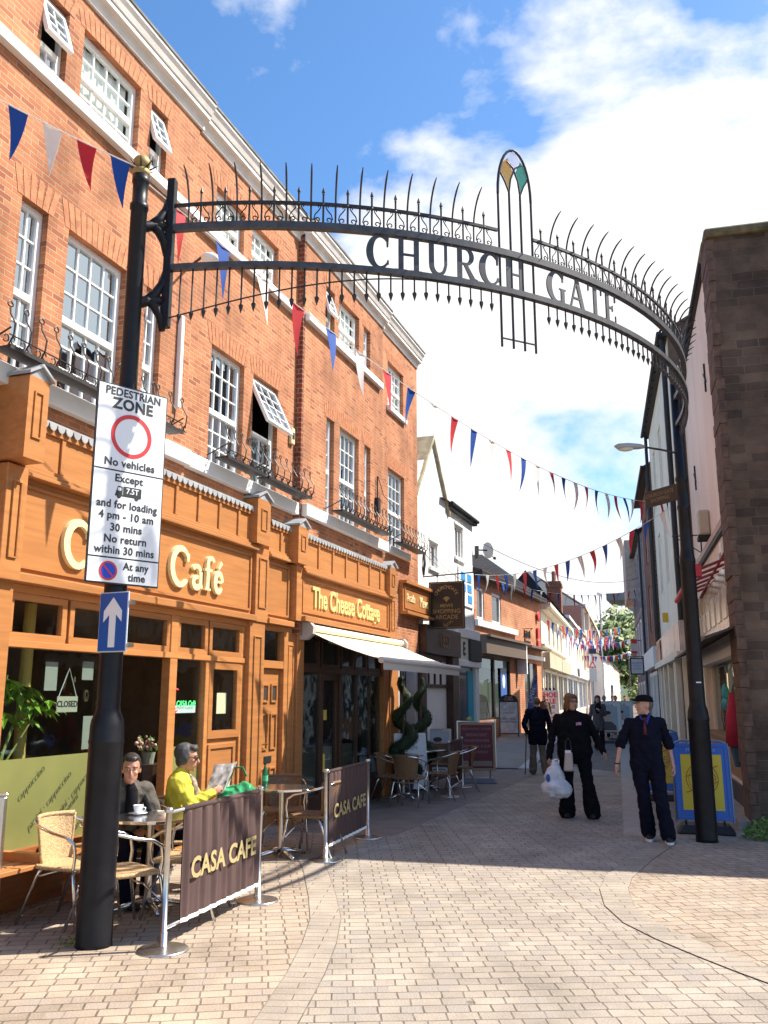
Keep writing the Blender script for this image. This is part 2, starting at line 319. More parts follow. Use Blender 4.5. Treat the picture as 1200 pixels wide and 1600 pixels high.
    def done(s, name, m, parent=None, smooth=False, recalc=True, bevel=0.0):
        if recalc: bmesh.ops.recalc_face_normals(s.bm, faces=s.bm.faces)
        if bevel:
            bmesh.ops.remove_doubles(s.bm, verts=s.bm.verts, dist=1e-5)
            es = [e for e in s.bm.edges if len(e.link_faces) == 2 and e.calc_face_angle(0) > 0.9]
            bmesh.ops.bevel(s.bm, geom=es, offset=bevel, segments=1, affect='EDGES', clamp_overlap=True)
        me = bpy.data.meshes.new(name); s.bm.to_mesh(me); s.bm.free()
        me.materials.append(m)
        if smooth:
            for p in me.polygons: p.use_smooth = True
        o = bpy.data.objects.new(name, me); C.objects.link(o)
        if parent is not None: o.parent = parent
        return o
def each(b, name, m, parent=None, smooth=False):
    """every loose piece in b becomes an object of its own with the same name"""
    bm = b.bm; seen = set(); groups = []
    for v in bm.verts:
        if v in seen: continue
        st = [v]; g = []
        seen.add(v)
        while st:
            q = st.pop(); g.append(q)
            for e in q.link_edges:
                o_ = e.other_vert(q)
                if o_ not in seen: seen.add(o_); st.append(o_)
        groups.append(g)
    out_ = []
    for g in groups:
        c = B(); mp_ = {v: c.bm.verts.new(v.co) for v in g}; fs = {f for v in g for f in v.link_faces}
        for f in fs: c.bm.faces.new([mp_[v] for v in f.verts])
        out_.append(c.done(name, m, parent, smooth))
    bm.free(); return out_
def evalmesh(o):
    dg = bpy.context.evaluated_depsgraph_get(); dg.update()
    e = o.evaluated_get(dg); me = bpy.data.meshes.new_from_object(e)
    return me
def text_mesh(s, size, extrude=0.001, offset=0.0, align='CENTER', space=1.0, shear=0.0, line=1.0):
    c = bpy.data.curves.new('t', 'FONT'); c.body = s; c.size = size; c.extrude = extrude; c.offset = offset; c.align_x = align; c.align_y = 'CENTER'
    c.space_character = space; c.shear = shear; c.space_line = line; c.resolution_u = 3
    o = bpy.data.objects.new('t', c); C.objects.link(o); me = evalmesh(o)
    bpy.data.objects.remove(o); bpy.data.curves.remove(c)
    return me
def lettering(items, m, parent, name='lettering'):
    """items: (text, size, matrix, kwargs) -> one mesh of lettering"""
    bm = bmesh.new()
    for s, size, M, kw in items:
        me = text_mesh(s, size, **kw); me.transform(M); bm.from_mesh(me); bpy.data.meshes.remove(me)
    me = bpy.data.meshes.new(name); bm.to_mesh(me); bm.free(); me.materials.append(m)
    o = bpy.data.objects.new(name, me); C.objects.link(o); o.parent = parent
    return o
def basis(o, ux, uy):
    """matrix taking text x,y to directions ux, uy at origin o"""
    ux, uy = Vector(ux), Vector(uy); uz = ux.cross(uy)
    return Matrix(((ux.x, uy.x, uz.x, o[0]), (ux.y, uy.y, uz.y, o[1]), (ux.z, uy.z, uz.z, o[2]), (0, 0, 0, 1)))
def squeeze(M, sx): return M @ Matrix.Diagonal((sx, 1, 1, 1))

class Frame:      # a building line: origin, direction along the street; o = which local y faces the street
    def __init__(s, org, d, left):
        s.org = org; s.a = math.atan2(d[1], d[0]); s.o = -1 if left else 1
        s.d = Vector((d[0], d[1], 0)).normalized(); s.n = Vector((s.d.y, -s.d.x, 0)) * (1 if left else -1)
    def root(s, name, label, cat, group=None): return thing(name, label, cat, (s.org[0], s.org[1], 0), s.a, group)
    def p(s, u, off, z): return (u, s.o * off, z)
    def bx(s, b, u0, u1, f0, f1, z0, z1): return b.box(u0, u1, s.o * f0, s.o * f1, z0, z1)
    def world(s, u, off, z=0.0):
        q = s.d * u + s.n * off; return (s.org[0] + q.x, s.org[1] + q.y, z)
    def tmat(s, u, off, z):      # text matrix: reads along the wall as seen from the street
        if s.o < 0: return basis((u, -off, z), (1, 0, 0), (0, 0, 1))
        return basis((u, off, z), (-1, 0, 0), (0, 0, 1))
    def wall(s, b, u0, u1, z0, z1, holes, off=0.0, depth=0.12):
        us = sorted({u0, u1, *[min(max(h[0], u0), u1) for h in holes], *[min(max(h[2], u0), u1) for h in holes]})
        zs = sorted({z0, z1, *[min(max(h[1], z0), z1) for h in holes], *[min(max(h[3], z0), z1) for h in holes]})
        inh = lambda u, z: any(h[0] < u < h[2] and h[1] < z < h[3] for h in holes)
        for a, c in zip(us, us[1:]):
            for e, g in zip(zs, zs[1:]):
                if not inh((a + c) / 2, (e + g) / 2):
                    b.face([s.p(a, off, e), s.p(c, off, e), s.p(c, off, g), s.p(a, off, g)])
        for h in holes:
            a, e, c, g = h[:4]
            for q in (((a, e), (a, g)), ((c, e), (c, g)), ((a, e), (c, e)), ((a, g), (c, g))):
                (x1, y1), (x2, y2) = q
                b.face([s.p(x1, off, y1), s.p(x2, off, y2), s.p(x2, off - depth, y2), s.p(x1, off - depth, y1)])
        return b
    def window(s, parent, u0, z0, u1, z1, off, cols=3, rows=2, sash=True, fr=0.06, m=None, glass=None, curtain=None, bars=0.018, name='window'):
        """window > frame mesh itself, pane, curtain"""
        b = B(); t = 0.05
        s.bx(b, u0, u1, off - t, off, z0, z0 + fr); s.bx(b, u0, u1, off - t, off, z1 - fr, z1)
        s.bx(b, u0, u0 + fr, off - t, off, z0 + fr, z1 - fr); s.bx(b, u1 - fr, u1, off - t, off, z0 + fr, z1 - fr)
        zm = z0 + (z1 - z0) * (0.46 if sash is True else float(sash)) if sash else None
        parts = [(z0 + fr, z1 - fr)]
        if zm:
            s.bx(b, u0 + fr, u1 - fr, off - t, off + 0.012, zm - fr * 0.55, zm + fr * 0.55); parts = [(z0 + fr, zm - fr * 0.55), (zm + fr * 0.55, z1 - fr)]
        a, c = u0 + fr, u1 - fr
        for e, g in parts:
            for k in range(1, cols): x = a + (c - a) * k / cols; s.bx(b, x - bars / 2, x + bars / 2, off - t + .006, off - 0.012, e, g)
            for k in range(1, rows): z = e + (g - e) * k / rows; s.bx(b, a, c, off - t + .004, off - 0.014, z - bars / 2, z + bars / 2)
        w_ = b.done(name, m or M_upvc, parent)
        b = B(); b.face([s.p(a, off - 0.03, z0 + fr), s.p(c, off - 0.03, z0 + fr), s.p(c, off - 0.03, z1 - fr), s.p(a, off - 0.03, z1 - fr)])
        b.done('pane', glass or M_glassr, w_)
        if curtain:
            b = B(); e, g = z0 + (z1 - z0) * curtain[0], z0 + (z1 - z0) * curtain[1]; n = 24; f = off - 0.10
            x0, x1 = a + (c - a) * curtain[3], a + (c - a) * curtain[4]
            b.grid([[s.p(x0 + (x1 - x0) * k / n, f + 0.012 * math.sin(k * 1.9), z) for k in range(n + 1)] for z in (e, g)])
            b.done('curtain', curtain[2], w_)
        return w_
# ================================================================ setting: ground
def sheet(name, pts, m, z=0.0, tri=False):
    b = B(); b.face([(x, y, z) for x, y in pts]); o = b.done(name, m, None); o['kind'] = 'structure'; return o
b = B(); b.face([(-160, -60, -0.004), (200, -60, -0.004), (200, 400, -0.004), (-160, 400, -0.004)])
tag(b.done('ground', M_pavelane), kind='structure')
sheet('paving', [(-16, -4), (22, -4), (22, 11.5), (8.5, 14.5), (4.0, 24.0), (-6, 24.0)], M_pave, 0.0)
def strip(name, path, width, m, z, side=0.0):
    b = B(); rows = [[], []]
    P = [Vector((x, y, 0)) for x, y in path]
    for i, p in enumerate(P):
        t = (P[min(i + 1, len(P) - 1)] - P[max(i - 1, 0)]).normalized(); n_ = Vector((t.y, -t.x, 0))
        rows[0].append(p - n_ * width / 2 + Vector((0, 0, z))); rows[1].append(p + n_ * width / 2 + Vector((0, 0, z)))
    b.grid(rows); return tag(b.done(name, m), kind='structure')
def arcpts(c, r, a0, a1, n=36): return [(c[0] + r * math.cos(R(a0 + (a1 - a0) * k / n)), c[1] + r * math.sin(R(a0 + (a1 - a0) * k / n))) for k in range(n + 1)]

# ================================================================ left: red brick block
DL = (0.3362, 0.9418)
FL = Frame((-2.98, 7.75), DL, True)
hall = FL.root('brick_building', 'tall orange brick block with white sash windows and a heavy white cornice above the cafe', 'building')
H2 = [(-0.65, 7.36, -0.30, 8.2), (-0.08, 7.36, 0.87, 8.22), (1.08, 7.36, 1.40, 8.2), (2.57, 7.36, 3.30, 8.05), (3.52, 7.36, 4.32, 8.05)]
H1 = [(-0.70, 4.42, -0.36, 6.03), (-0.08, 4.42, 0.82, 6.03), (1.18, 4.42, 1.48, 6.03), (2.60, 4.42, 3.43, 5.93), (3.68, 4.42, 4.42, 5.93)]
H2b = [(5.83, 7.36, 6.18, 8.17), (6.36, 7.36, 7.28, 8.2), (7.51, 7.36, 7.85, 8.17)]
H1b = [(5.91, 4.42, 6.22, 5.99), (6.45, 4.42, 7.30, 5.99), (7.57, 4.42, 7.87, 5.99)]
H2c = [(8.90, 7.12, 9.84, 8.04)]; H1c = [(8.90, 4.42, 9.88, 5.92)]
Z0, Z1 = 2.55, 8.60
b = B()
FL.wall(b, -6.0, 2.07, Z0, Z1, [h for h in H1 + H2 if h[0] < 2], 0.03, 0.13)
FL.wall(b, 2.07, 5.05, Z0, Z1, [h for h in H1 + H2 if h[0] > 2], 0.0, 0.13)
FL.wall(b, 5.05, 8.52, Z0, Z1, H1b + H2b, 0.10, 0.17)
FL.wall(b, 8.52, 10.75, Z0, Z1, H1c + H2c, 0.06, 0.15)
for u, f0, f1 in ((2.07, 0.0, 0.03), (8.52, 0.06, 0.10), (10.75, -7.5, 0.06), (-6.0, -7.5, 0.03)):
    b.face([FL.p(u, f0, Z0), FL.p(u, f1, Z0), FL.p(u, f1, Z1), FL.p(u, f0, Z1)])
b.face([FL.p(-6, -7.5, 0), FL.p(10.75, -7.5, 0), FL.p(10.75, -7.5, Z1), FL.p(-6, -7.5, Z1)])
b.face([FL.p(10.75, -7.5, 0), FL.p(10.75, -0.02, 0), FL.p(10.75, -0.02, Z0), FL.p(10.75, -7.5, Z0)])
b.done('wall', M_brick, hall, recalc=False)
b = B(); FL.bx(b, 4.99, 5.06, -0.05, 0.10, Z0, Z1 - 0.0); b.done('brick_return', M_brickdeep, hall)  # return face given darker brick to carry the shade on it
b = B(); FL.bx(b, -5.9, 10.6, -7.4, -0.75, 2.7, 8.5); b.done('dark_backing', M_dark, hall)  # solid dark block standing in for unlit rooms behind the panes
# flat arches of thin bricks over the first floor windows
M_archb = mat('arch_brick', (0.45, 0.175, 0.077), 0.85, var=0.3, vscale=14, bump=0.3)
for h in H1 + H1b + H1c + H2 + H2b + H2c:
    b = B()
    o_ = 0.03 if h[2] < 2.07 else 0.0 if h[2] < 5 else 0.10 if h[2] < 8.5 else 0.06
    n = max(3, int((h[2] - h[0] + 0.16) / 0.078)); u0 = h[0] - 0.06; wd = (h[2] - h[0] + 0.12) / n; hh = 0.26 if h[1] < 6 else 0.2
    for k in range(n):
        lean = ((k + 0.5) / n - 0.5) * 0.16
        p = [FL.p(u0 + k * wd + 0.004, o_ + .004, h[3]), FL.p(u0 + (k + 1) * wd - 0.004, o_ + .004, h[3]), FL.p(u0 + (k + 1) * wd - 0.004 + lean, o_ + .004, h[3] + hh), FL.p(u0 + k * wd + 0.004 + lean, o_ + .004, h[3] + hh)]
        b.face(p)
    b.done('flat_arch', M_archb, hall, recalc=False)
# stone bands and sills
b = B()
FL.bx(b, -6, 2.07, 0.03, 0.11, 7.24, 7.358); FL.bx(b, 2.07, 5.05, 0.0, 0.08, 7.24, 7.358); FL.bx(b, 5.05, 8.35, 0.10, 0.18, 7.24, 7.358)
FL.bx(b, 8.84, 9.90, 0.06, 0.13, 7.02, 7.118)
FL.bx(b, -6, 2.07, 0.03, 0.12, 4.24, 4.418); FL.bx(b, 2.07, 5.05, 0.0, 0.09, 4.24, 4.418); FL.bx(b, 5.05, 8.60, 0.10, 0.19, 4.24, 4.418); FL.bx(b, 8.8, 10.0, 0.06, 0.15, 4.28, 4.418)
b.done('stone_band', M_white, hall, bevel=0.006)
# cornice: stepped profile swept along each plane
def cornice(b, u0, u1, base, prof):
    q0 = [FL.p(u0, base + f, z) for f, z in prof]; q1 = [FL.p(u1, base + f, z) for f, z in prof]
    for i in range(len(prof) - 1): b.face([q0[i], q1[i], q1[i + 1], q0[i + 1]])
    b.face(q0[::-1]); b.face(q1)
prof = [(0, 8.52), (0.03, 8.52), (0.03, 8.60), (0.05, 8.625), (0.11, 8.635), (0.11, 8.69), (0.125, 8.70), (0.15, 8.76), (0.18, 8.80), (0.18, 8.84), (0.0, 8.86)]
SEG = ((-6, 2.13, 0.03), (2.13, 5.0, 0.0), (5.0, 8.56, 0.10), (8.56, 10.78, 0.06))
b = B()
for u0, u1, o_ in SEG: cornice(b, u0, u1, o_, prof)
b.done('cornice', M_stonew, hall)
b = B()
for u0, u1, o_ in SEG:
    FL.bx(b, u0, u1 + (0.02 if u1 > 10 else 0), o_ - 0.1, o_ + 0.195, 8.842, 8.872)
    FL.bx(b, u0, u1, o_ + 0.105, o_ + 0.114, 8.690, 8.697)
b.done('lead_capping', M_gutter, hall)
b = B(); b.face([FL.p(-6, 0.1, 8.875), FL.p(10.75, 0.1, 8.875), FL.p(10.75, -4, 10.4), FL.p(-6, -4, 10.4)]); b.face([FL.p(-6, -7.5, 8.87), FL.p(10.75, -7.5, 8.87), FL.p(10.75, -4, 10.4), FL.p(-6, -4, 10.4)])
b.face([FL.p(10.75, 0.1, 8.875), FL.p(10.75, -7.5, 8.87), FL.p(10.75, -4, 10.4)]); b.done('roof', M_slate, hall)
# windows
def casement_open(h, off, bottom):
    """top light hinged at its head and pushed out"""
    u0, z0, u1, z1 = h; ang = R(17) if z0 > 6 else R(25)
    zt = z1 - 0.05; zl = z0 + (z1 - z0) * bottom; ln = zt - zl
    w_ = FL.window(hall, u0, z0, u1, zl, off, cols=2, rows=2, sash=False, curtain=(0.0, 1.0, M_blind, 0, 1) if bottom > .4 else None)
    b = B(); FL.bx(b, u0, u1, off - .05, off, zl, z1 - .0); b2 = B()
    # surrounding frame
    b = B(); FL.bx(b, u0, u0 + .035, off - .05, off, zl, z1); FL.bx(b, u1 - .035, u1, off - .05, off, zl, z1); FL.bx(b, u0 + .035, u1 - .035, off - .05, off, z1 - .035, z1)
    b.done('casement_frame', M_upvc, w_)
    def q(u, t, d): return FL.p(u, off + math.sin(ang) * t + math.cos(ang) * d, zt - math.cos(ang) * t + math.sin(ang) * d)
    def bar(b, a, c, t0, t1, d0=-.02, d1=.025): b.hexa([q(a, t1, d0), q(c, t1, d0), q(c, t1, d1), q(a, t1, d1), q(a, t0, d0), q(c, t0, d0), q(c, t0, d1), q(a, t0, d1)])
    b = B(); f = .05; bar(b, u0, u1, 0, f); bar(b, u0, u1, ln - f, ln); bar(b, u0, u0 + f, f, ln - f); bar(b, u1 - f, u1, f, ln - f)
    nc, nr = (2, 3) if u1 - u0 < .5 else (3, 4)
    for k in range(1, nc): x = u0 + f + (u1 - u0 - 2 * f) * k / nc; bar(b, x - .008, x + .008, f, ln - f, -.012, .014)
    for k in range(1, nr): t = f + (ln - 2 * f) * k / nr; bar(b, u0 + f, u1 - f, t - .008, t + .008, -.011, .013)
    sh = b.done('open_casement', M_upvc, w_)
    b = B(); b.face([q(u0 + f, f, 0), q(u1 - f, f, 0), q(u1 - f, ln - f, 0), q(u0 + f, ln - f, 0)]); b.done('casement_pane', M_glassr, w_)
for hs, base in ((H2, None), (H2b, .10), (H2c, .06), (H1, None), (H1b, .10), (H1c, .06)):
    for h in hs:
        o_ = base if base is not None else (0.03 if h[2] < 2.07 else 0.0)
        up = h[1] > 6
        wide = h[2] - h[0]
        if up and h in (H2[0], H2[2], H2b[0]): casement_open(h, o_ - .07, 0.42); continue
        if h == H1[4]: casement_open(h, o_ - .07, 0.5); continue
        cols = 1 if wide < .4 and up else 2 if wide < .5 else 4 if wide > .8 else 3
        cur = None
        if up and wide > .5: cur = (0.02, 0.98, M_net, 0.0, 1.0)
        elif h == H1c[0]: cur = (0.4, 0.98, M_net, 0.0, 0.75)
        FL.window(hall, h[0], h[1], h[2], h[3], o_ - .07, cols=cols, rows=2 if up else 3, curtain=cur, glass=M_glass if cur and up else None)
# iron planter guards under the first floor windows
def guard(u0, u1, o_):
    b = B(); FL.bx(b, u0, u1, o_ + .13, o_ + .30, 4.45, 4.47); FL.bx(b, u0, u1, o_ + .28, o_ + .31, 4.44, 4.475)
    g = b.done('window_guard', M_ironr, hall)
    b = B(); n = int((u1 - u0) / .17)
    for f in (o_ + .29,):
        b.tube([FL.p(u0, f, 4.56), FL.p(u1, f, 4.56)], .007, 6)
    for k in range(n + 1):
        u = u0 + (u1 - u0) * k / n
        pts = [FL.p(u, o_ + .28, 4.46), FL.p(u, o_ + .33, 4.54), FL.p(u, o_ + .34, 4.64), FL.p(u, o_ + .28, 4.74), FL.p(u, o_ + .27, 4.80)]
        b.tube(pts, .0075, 6)
        for sg in (-1, 1):
            b.tube([FL.p(u + sg * .035 * math.sin(t) * (1 - t / 9), o_ + .27, 4.80 + .03 * (1 - math.cos(t)) * .8) for t in [i * .55 for i in range(9)]], .006, 5)
            c0 = u + sg * .085 * .5
            b.tube([FL.p(c0 + sg * (.012 + .006 * t) * math.cos(t * 1.0), o_ + .295, 4.52 + (.012 + .006 * t) * math.sin(t)) for t in [i * .6 for i in range(10)]], .006, 5)
    b.tube([FL.p(u0, o_ + .02, 4.5), FL.p(u0, o_ + .3, 4.62)], .008, 6); b.tube([FL.p(u1, o_ + .02, 4.5), FL.p(u1, o_ + .3, 4.62)], .008, 6)
    b.done('scrolled_rail', M_ironr, g)
for a in ((-1.0, 1.02, .03), (1.1, 1.55, .03), (2.56, 3.5, 0), (3.62, 4.95, 0), (5.85, 8.1, .10), (8.86, 10.3, .06)): guard(*a)
# drain pipe, vent, alarm, cable
b = B(); FL.bx(b, 1.80, 1.86, .03, .09, 4.85, 5.95); b.done('drain_pipe', M_white, hall, bevel=.008)
b = B(); FL.bx(b, 4.78, 4.90, 0.0, .05, 5.25, 5.50); v = b.done('bell_box', col('cream_plastic', (.62, .52, .30)), hall, bevel=.01)
b = B(); FL.bx(b, 4.81, 4.87, .05, .056, 5.33, 5.42); b.done('bell_face', M_black, v)
b = B(); b.tube([FL.p(8.15, .13, 5.55), FL.p(8.14, .13, 4.5)], .012, 6); b.tube([FL.p(8.15, .14, 5.55), FL.p(8.4, .16, 5.25), FL.p(9.0, .14, 5.15), FL.p(9.9, .12, 4.8), FL.p(10.7, .1, 4.6)], .006, 5); FL.bx(b, 8.09, 8.21, .10, .17, 4.88, 5.15)
b.done('wall_cable', M_black, hall)
# security lamp bracket behind the arch
b = B(); b.tube([FL.p(1.95, .05, 6.62), FL.p(1.75, .35, 6.60), FL.p(1.65, .55, 6.50)], .015, 6); lf = b.done('floodlight_arm', M_ironr, hall)
b = B(); b.ell(FL.p(1.58, .55, 6.46), (.10, .10, .05)); b.done('floodlight_head', M_signw, lf, smooth=True)

# ================================================================ shop fronts on the ground floor
def glyphs(strokes, M, parent, m, name='letters', depth=.04, n=10):
    """strokes: (list of (x, y, halfwidth)) -> raised letter ribbons"""
    b = B()
    for si, st in enumerate(strokes):
        P = [Vector((x, y, 0)) for x, y, w_ in st]; Lf, Rt = [], []
        for i, p in enumerate(P):
            t = (P[min(i + 1, len(P) - 1)] - P[max(i - 1, 0)]).normalized(); nrm = Vector((-t.y, t.x, 0)); wv = st[i][2]
            Lf.append(p + nrm * wv); Rt.append(p - nrm * wv)
        dz = depth + .0006 * (si % 5); e = .0004 * (si % 5)
        for i in range(len(P) - 1):
            lo = [M @ (q + Vector((0, 0, e))) for q in (Lf[i], Rt[i], Rt[i + 1], Lf[i + 1])]; hi = [M @ (q + Vector((0, 0, dz))) for q in (Lf[i], Rt[i], Rt[i + 1], Lf[i + 1])]
            b.face(hi); b.face([lo[0], lo[3], hi[3], hi[0]]); b.face([lo[1], hi[1], hi[2], lo[2]])
            if i == 0: b.face([lo[0], hi[0], hi[1], lo[1]])
            if i == len(P) - 2: b.face([lo[3], lo[2], hi[2], hi[3]])
    return b.done(name, m, parent, recalc=False)
def arcs(cx, cy, rx, ry, a0, a1, w0, w1, wm=None, n=18):
    r = []
    for k in range(n + 1):
        t = k / n; a = R(a0 + (a1 - a0) * t)
        wd = w0 + (w1 - w0) * t if wm is None else w0 + (wm - w0) * math.sin(math.pi * t) if t < .5 else w1 + (wm - w1) * math.sin(math.pi * t)
        r.append((cx + rx * math.cos(a), cy + ry * math.sin(a), wd))
    return r
def L_C(x): return [arcs(x + .20, .20, .17, .20, 40, 318, .022, .018, .042, 26), [(x + .335, .36, .028), (x + .335, .27, .022)]]
def L_a(x): return [arcs(x + .085, .185, .075, .062, 160, 10, .024, .026), [(x + .165, .19, .030), (x + .168, .06, .030), (x + .20, .005, .016)], arcs(x + .09, .065, .072, .060, 70, 380, .02, .02, .034)]
def L_s(x): return [arcs(x + .08, .185, .06, .055, 30, 250, .018, .026), arcs(x + .08, .065, .065, .06, 90, -160, .028, .018)]
def L_f(x): return [arcs(x + .13, .32, .065, .06, 20, 180, .022, .030), [(x + .065, .32, .032), (x + .065, 0, .032)], [(x + .0, .235, .016), (x + .155, .235, .016)], [(x + .005, .012, .013), (x + .13, .012, .013)]]
def L_e(x): return [arcs(x + .09, .115, .08, .11, 5, 330, .026, .02, .036, 24), [(x + .02, .125, .014), (x + .165, .125, .014)], [(x + .08, .275, .016), (x + .15, .36, .026)]]
def panelled(b, u0, u1, f, z0, z1, t=.03, fr=.045):     # raised moulding frame
    FL.bx(b, u0, u1, f, f + t, z0, z0 + fr); FL.bx(b, u0, u1, f, f + t, z1 - fr, z1); FL.bx(b, u0, u0 + fr, f, f + t, z0 + fr, z1 - fr); FL.bx(b, u1 - fr, u1, f, f + t, z0 + fr, z1 - fr)
def capital(parent, u0, u1, f, zb, zt, ml=M_lead, d=.0):
    """tall pilaster head with a little gabled lead cap"""
    b = B(); FL.bx(b, u0, u1, d, f, zb, zt); panelled(b, u0 + (u1 - u0) * .28, u1 - (u1 - u0) * .28, f, zb + .18, zt - .12, .014, .014)
    o_ = b.done('pilaster', M_wood, parent)
    b = B(); e = .03; uc = (u0 + u1) / 2; zz = zt + .10; t = .028
    for a, c in ((u0 - e, uc), (uc, u1 + e)):
        za, zc = (zt, zz) if c == uc else (zz, zt)
        b.hexa([FL.p(a, d - .02, za), FL.p(c, d - .02, zc), FL.p(c, f + e, zc), FL.p(a, f + e, za), FL.p(a, d - .02, za + t), FL.p(c, d - .02, zc + t), FL.p(c, f + e, zc + t), FL.p(a, f + e, za + t)])
    b.prism([(u0, zt), (u1, zt), (uc, zz - .002)], lambda u, v: FL.p(u, f, v), lambda u, v: FL.p(u, d, v))
    b.done('lead_cap', ml, o_)
def fascia(parent, u0, u1, zb, zt, zc, npan, f=.06):
    b = B(); FL.bx(b, u0, u1, -.02, f, zb, zt); panelled(b, u0 + .05, u1 - .05, f, zb + .05, zt - .05, .022, .03)
    o_ = b.done('fascia_board', M_wood, parent, bevel=.003)
    b = B(); FL.bx(b, u0, u1, -.02, f + .10, zt, zt + .035); FL.bx(b, u0, u1, -.02, f + .075, zt + .035, zt + .075); FL.bx(b, u0, u1, -.02, f + .09, zb - .075, zb)
    b.done('ledge_moulding', M_wood, parent, bevel=.006)
    b = B(); z0, z1 = zt + .075, zc; fb = f + .03
    FL.bx(b, u0, u1, -.02, fb, z0, z1)
    FL.bx(b, u0, u1, fb, fb + .03, z1 - .09, z1)
    FL.bx(b, u0, u1, fb, fb + .02, z0, z0 + .04)
    for k in range(npan + 1): u = u0 + (u1 - u0) * k / npan; FL.bx(b, max(u0, u - .025), min(u1, u + .025), fb, fb + .022, z0 + .04, z1 - .09)
    b.done('panelled_frieze', M_wood, parent, bevel=.003)
    b = B(); FL.bx(b, u0, u1, -.02, fb + .05, zc, zc + .02); n = int((u1 - u0) / .105)
    for k in range(n):
        uc = u0 + (u1 - u0) * (k + .5) / n; r = (u1 - u0) / n * .46
        b.prism([(uc + r * math.cos(R(a)), zc + .004 - .062 * math.sin(R(a)) * 1) for a in range(0, 181, 30)], lambda u, v: FL.p(u, fb + .052 + .004, v), lambda u, v: FL.p(u, fb + .044, v))
    b.done('scalloped_edging', M_lead, parent)
def frame_light(parent, u0, u1, z0, z1, f, name='window', fr=.055, glass=M_glass, mt=M_wood, bar=None):
    b = B(); FL.bx(b, u0, u1, f - .06, f, z0, z0 + fr); FL.bx(b, u0, u1, f - .06, f, z1 - fr, z1); FL.bx(b, u0, u0 + fr, f - .06, f, z0 + fr, z1 - fr); FL.bx(b, u1 - fr, u1, f - .06, f, z0 + fr, z1 - fr)
    if bar:
        for u in bar: FL.bx(b, u - .02, u + .02, f - .055, f - .005, z0 + fr, z1 - fr)
    w_ = b.done(name, mt, parent, bevel=.004)
    b = B(); b.face([FL.p(u0 + fr, f - .035, z0 + fr), FL.p(u1 - fr, f - .035, z0 + fr), FL.p(u1 - fr, f - .035, z1 - fr), FL.p(u0 + fr, f - .035, z1 - fr)]); b.done('pane', glass, w_)
    return w_

cafe = FL.root('cafe_shopfront', 'oak panelled cafe shopfront with big cream raised letters and an open doorway behind the tables', 'shopfront')
fascia(cafe, -0.48, 3.70, 2.70, 3.52, 4.05, 9)
capital(cafe, -0.76, -0.52, .34, 3.60, 4.30); capital(cafe, 3.54, 3.90, .20, 3.60, 4.18)
for u0, u1, f in ((-0.72, -0.48, .16), (3.70, 4.05, .12)):
    b = B(); FL.bx(b, u0, u1, -.02, f, 2.625, 3.58); panelled(b, u0 + .07, u1 - .07, f, 2.80, 3.45, .016, .016); b.done('pilaster', M_wood, cafe, bevel=.004)
b = B(); FL.bx(b, -0.95, -0.48, -.02, .10, 0.0, 2.6248); b.done('pilaster', M_wood, cafe)
b = B(); FL.bx(b, 3.62, 4.02, -.02, .10, 0, 2.6248); panelled(b, 3.72, 3.92, .10, .5, 2.45, .016, .016); b.done('pilaster', M_wood, cafe, bevel=.004)
LM = FL.tmat(0.10, .062, 2.86)
glyphs(sum([L_C(0), L_a(.43), L_s(.70), L_a(.92)], []), LM, cafe, M_cletter)
glyphs(sum([L_C(0), L_a(.44), L_f(.70), L_e(.92)], []), FL.tmat(1.80, .062, 2.89), cafe, M_cletter)
for u0, u1 in ((-0.44, .29), (.33, 1.08), (1.12, 1.96), (2.10, 2.74), (2.78, 3.55)): frame_light(cafe, u0, u1, 2.16, 2.56, .03, fr=.065)
b = B(); FL.bx(b, -.48, 3.62, -.06, .045, 2.56, 2.6245); FL.bx(b, -.48, 3.62, -.06, .05, 2.10, 2.16); FL.bx(b, .93, 1.0, -.06, .03, 0, 2.10); FL.bx(b, 1.96, 2.10, -.06, .045, 0, 2.10); FL.bx(b, 1.96, 2.10, -.06, .045, 2.16, 2.56); FL.bx(b, 2.72, 2.80, -.06, .03, .0, 2.10); FL.bx(b, 3.54, 3.62, -.06, .03, 0, 2.56)
b.done('timber_frame', M_wood, cafe, bevel=.004)
b = B(); FL.bx(b, -.48, .93, -.05, -.03, .47, 2.10); w_ = b.done('shop_window', M_glass, cafe)
b = B(); b.face([FL.p(-.48, -.025, .47), FL.p(.93, -.025, .47), FL.p(.93, -.025, 1.19), FL.p(-.48, -.025, 1.19)]); b.done('green_film', M_film, w_)
bits = []
for k, (tx, u, z) in enumerate((('cappuccino', .05, .98), ('panini · cappuccino', .30, .82), ('panini · cappuccino', .62, .86), ('fresh pasta · panini', .42, .62), ('pasta · panini', .80, .66))):
    bits.append((tx, .085, basis(FL.p(u, -.021, z), (.766, 0, .643), (-.643, 0, .766)), dict(extrude=.0005, shear=.25)))
lettering(bits, mat('film_lettering', (.10, .11, .04), .7), w_)
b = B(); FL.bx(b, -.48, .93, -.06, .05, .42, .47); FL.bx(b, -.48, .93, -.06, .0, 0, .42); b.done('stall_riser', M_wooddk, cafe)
b = B(); FL.bx(b, 2.10, 2.72, -.05, -.03, .30, 2.10); w_ = b.done('shop_window', M_glass, cafe)
b = B(); b.face([FL.p(2.10, -.025, .3), FL.p(2.72, -.025, .3), FL.p(2.72, -.025, 1.17), FL.p(2.10, -.025, 1.17)]); b.done('green_film', M_film, w_)
lettering([('CASA Café', .085, basis(FL.p(2.42, -.028, 1.62), (1, 0, 0), (0, 0, 1)), dict(extrude=.001, shear=.2))], mat('green_neon', (.05, .5, .12), emit=(.1, 1, .25), estr=.9), w_)
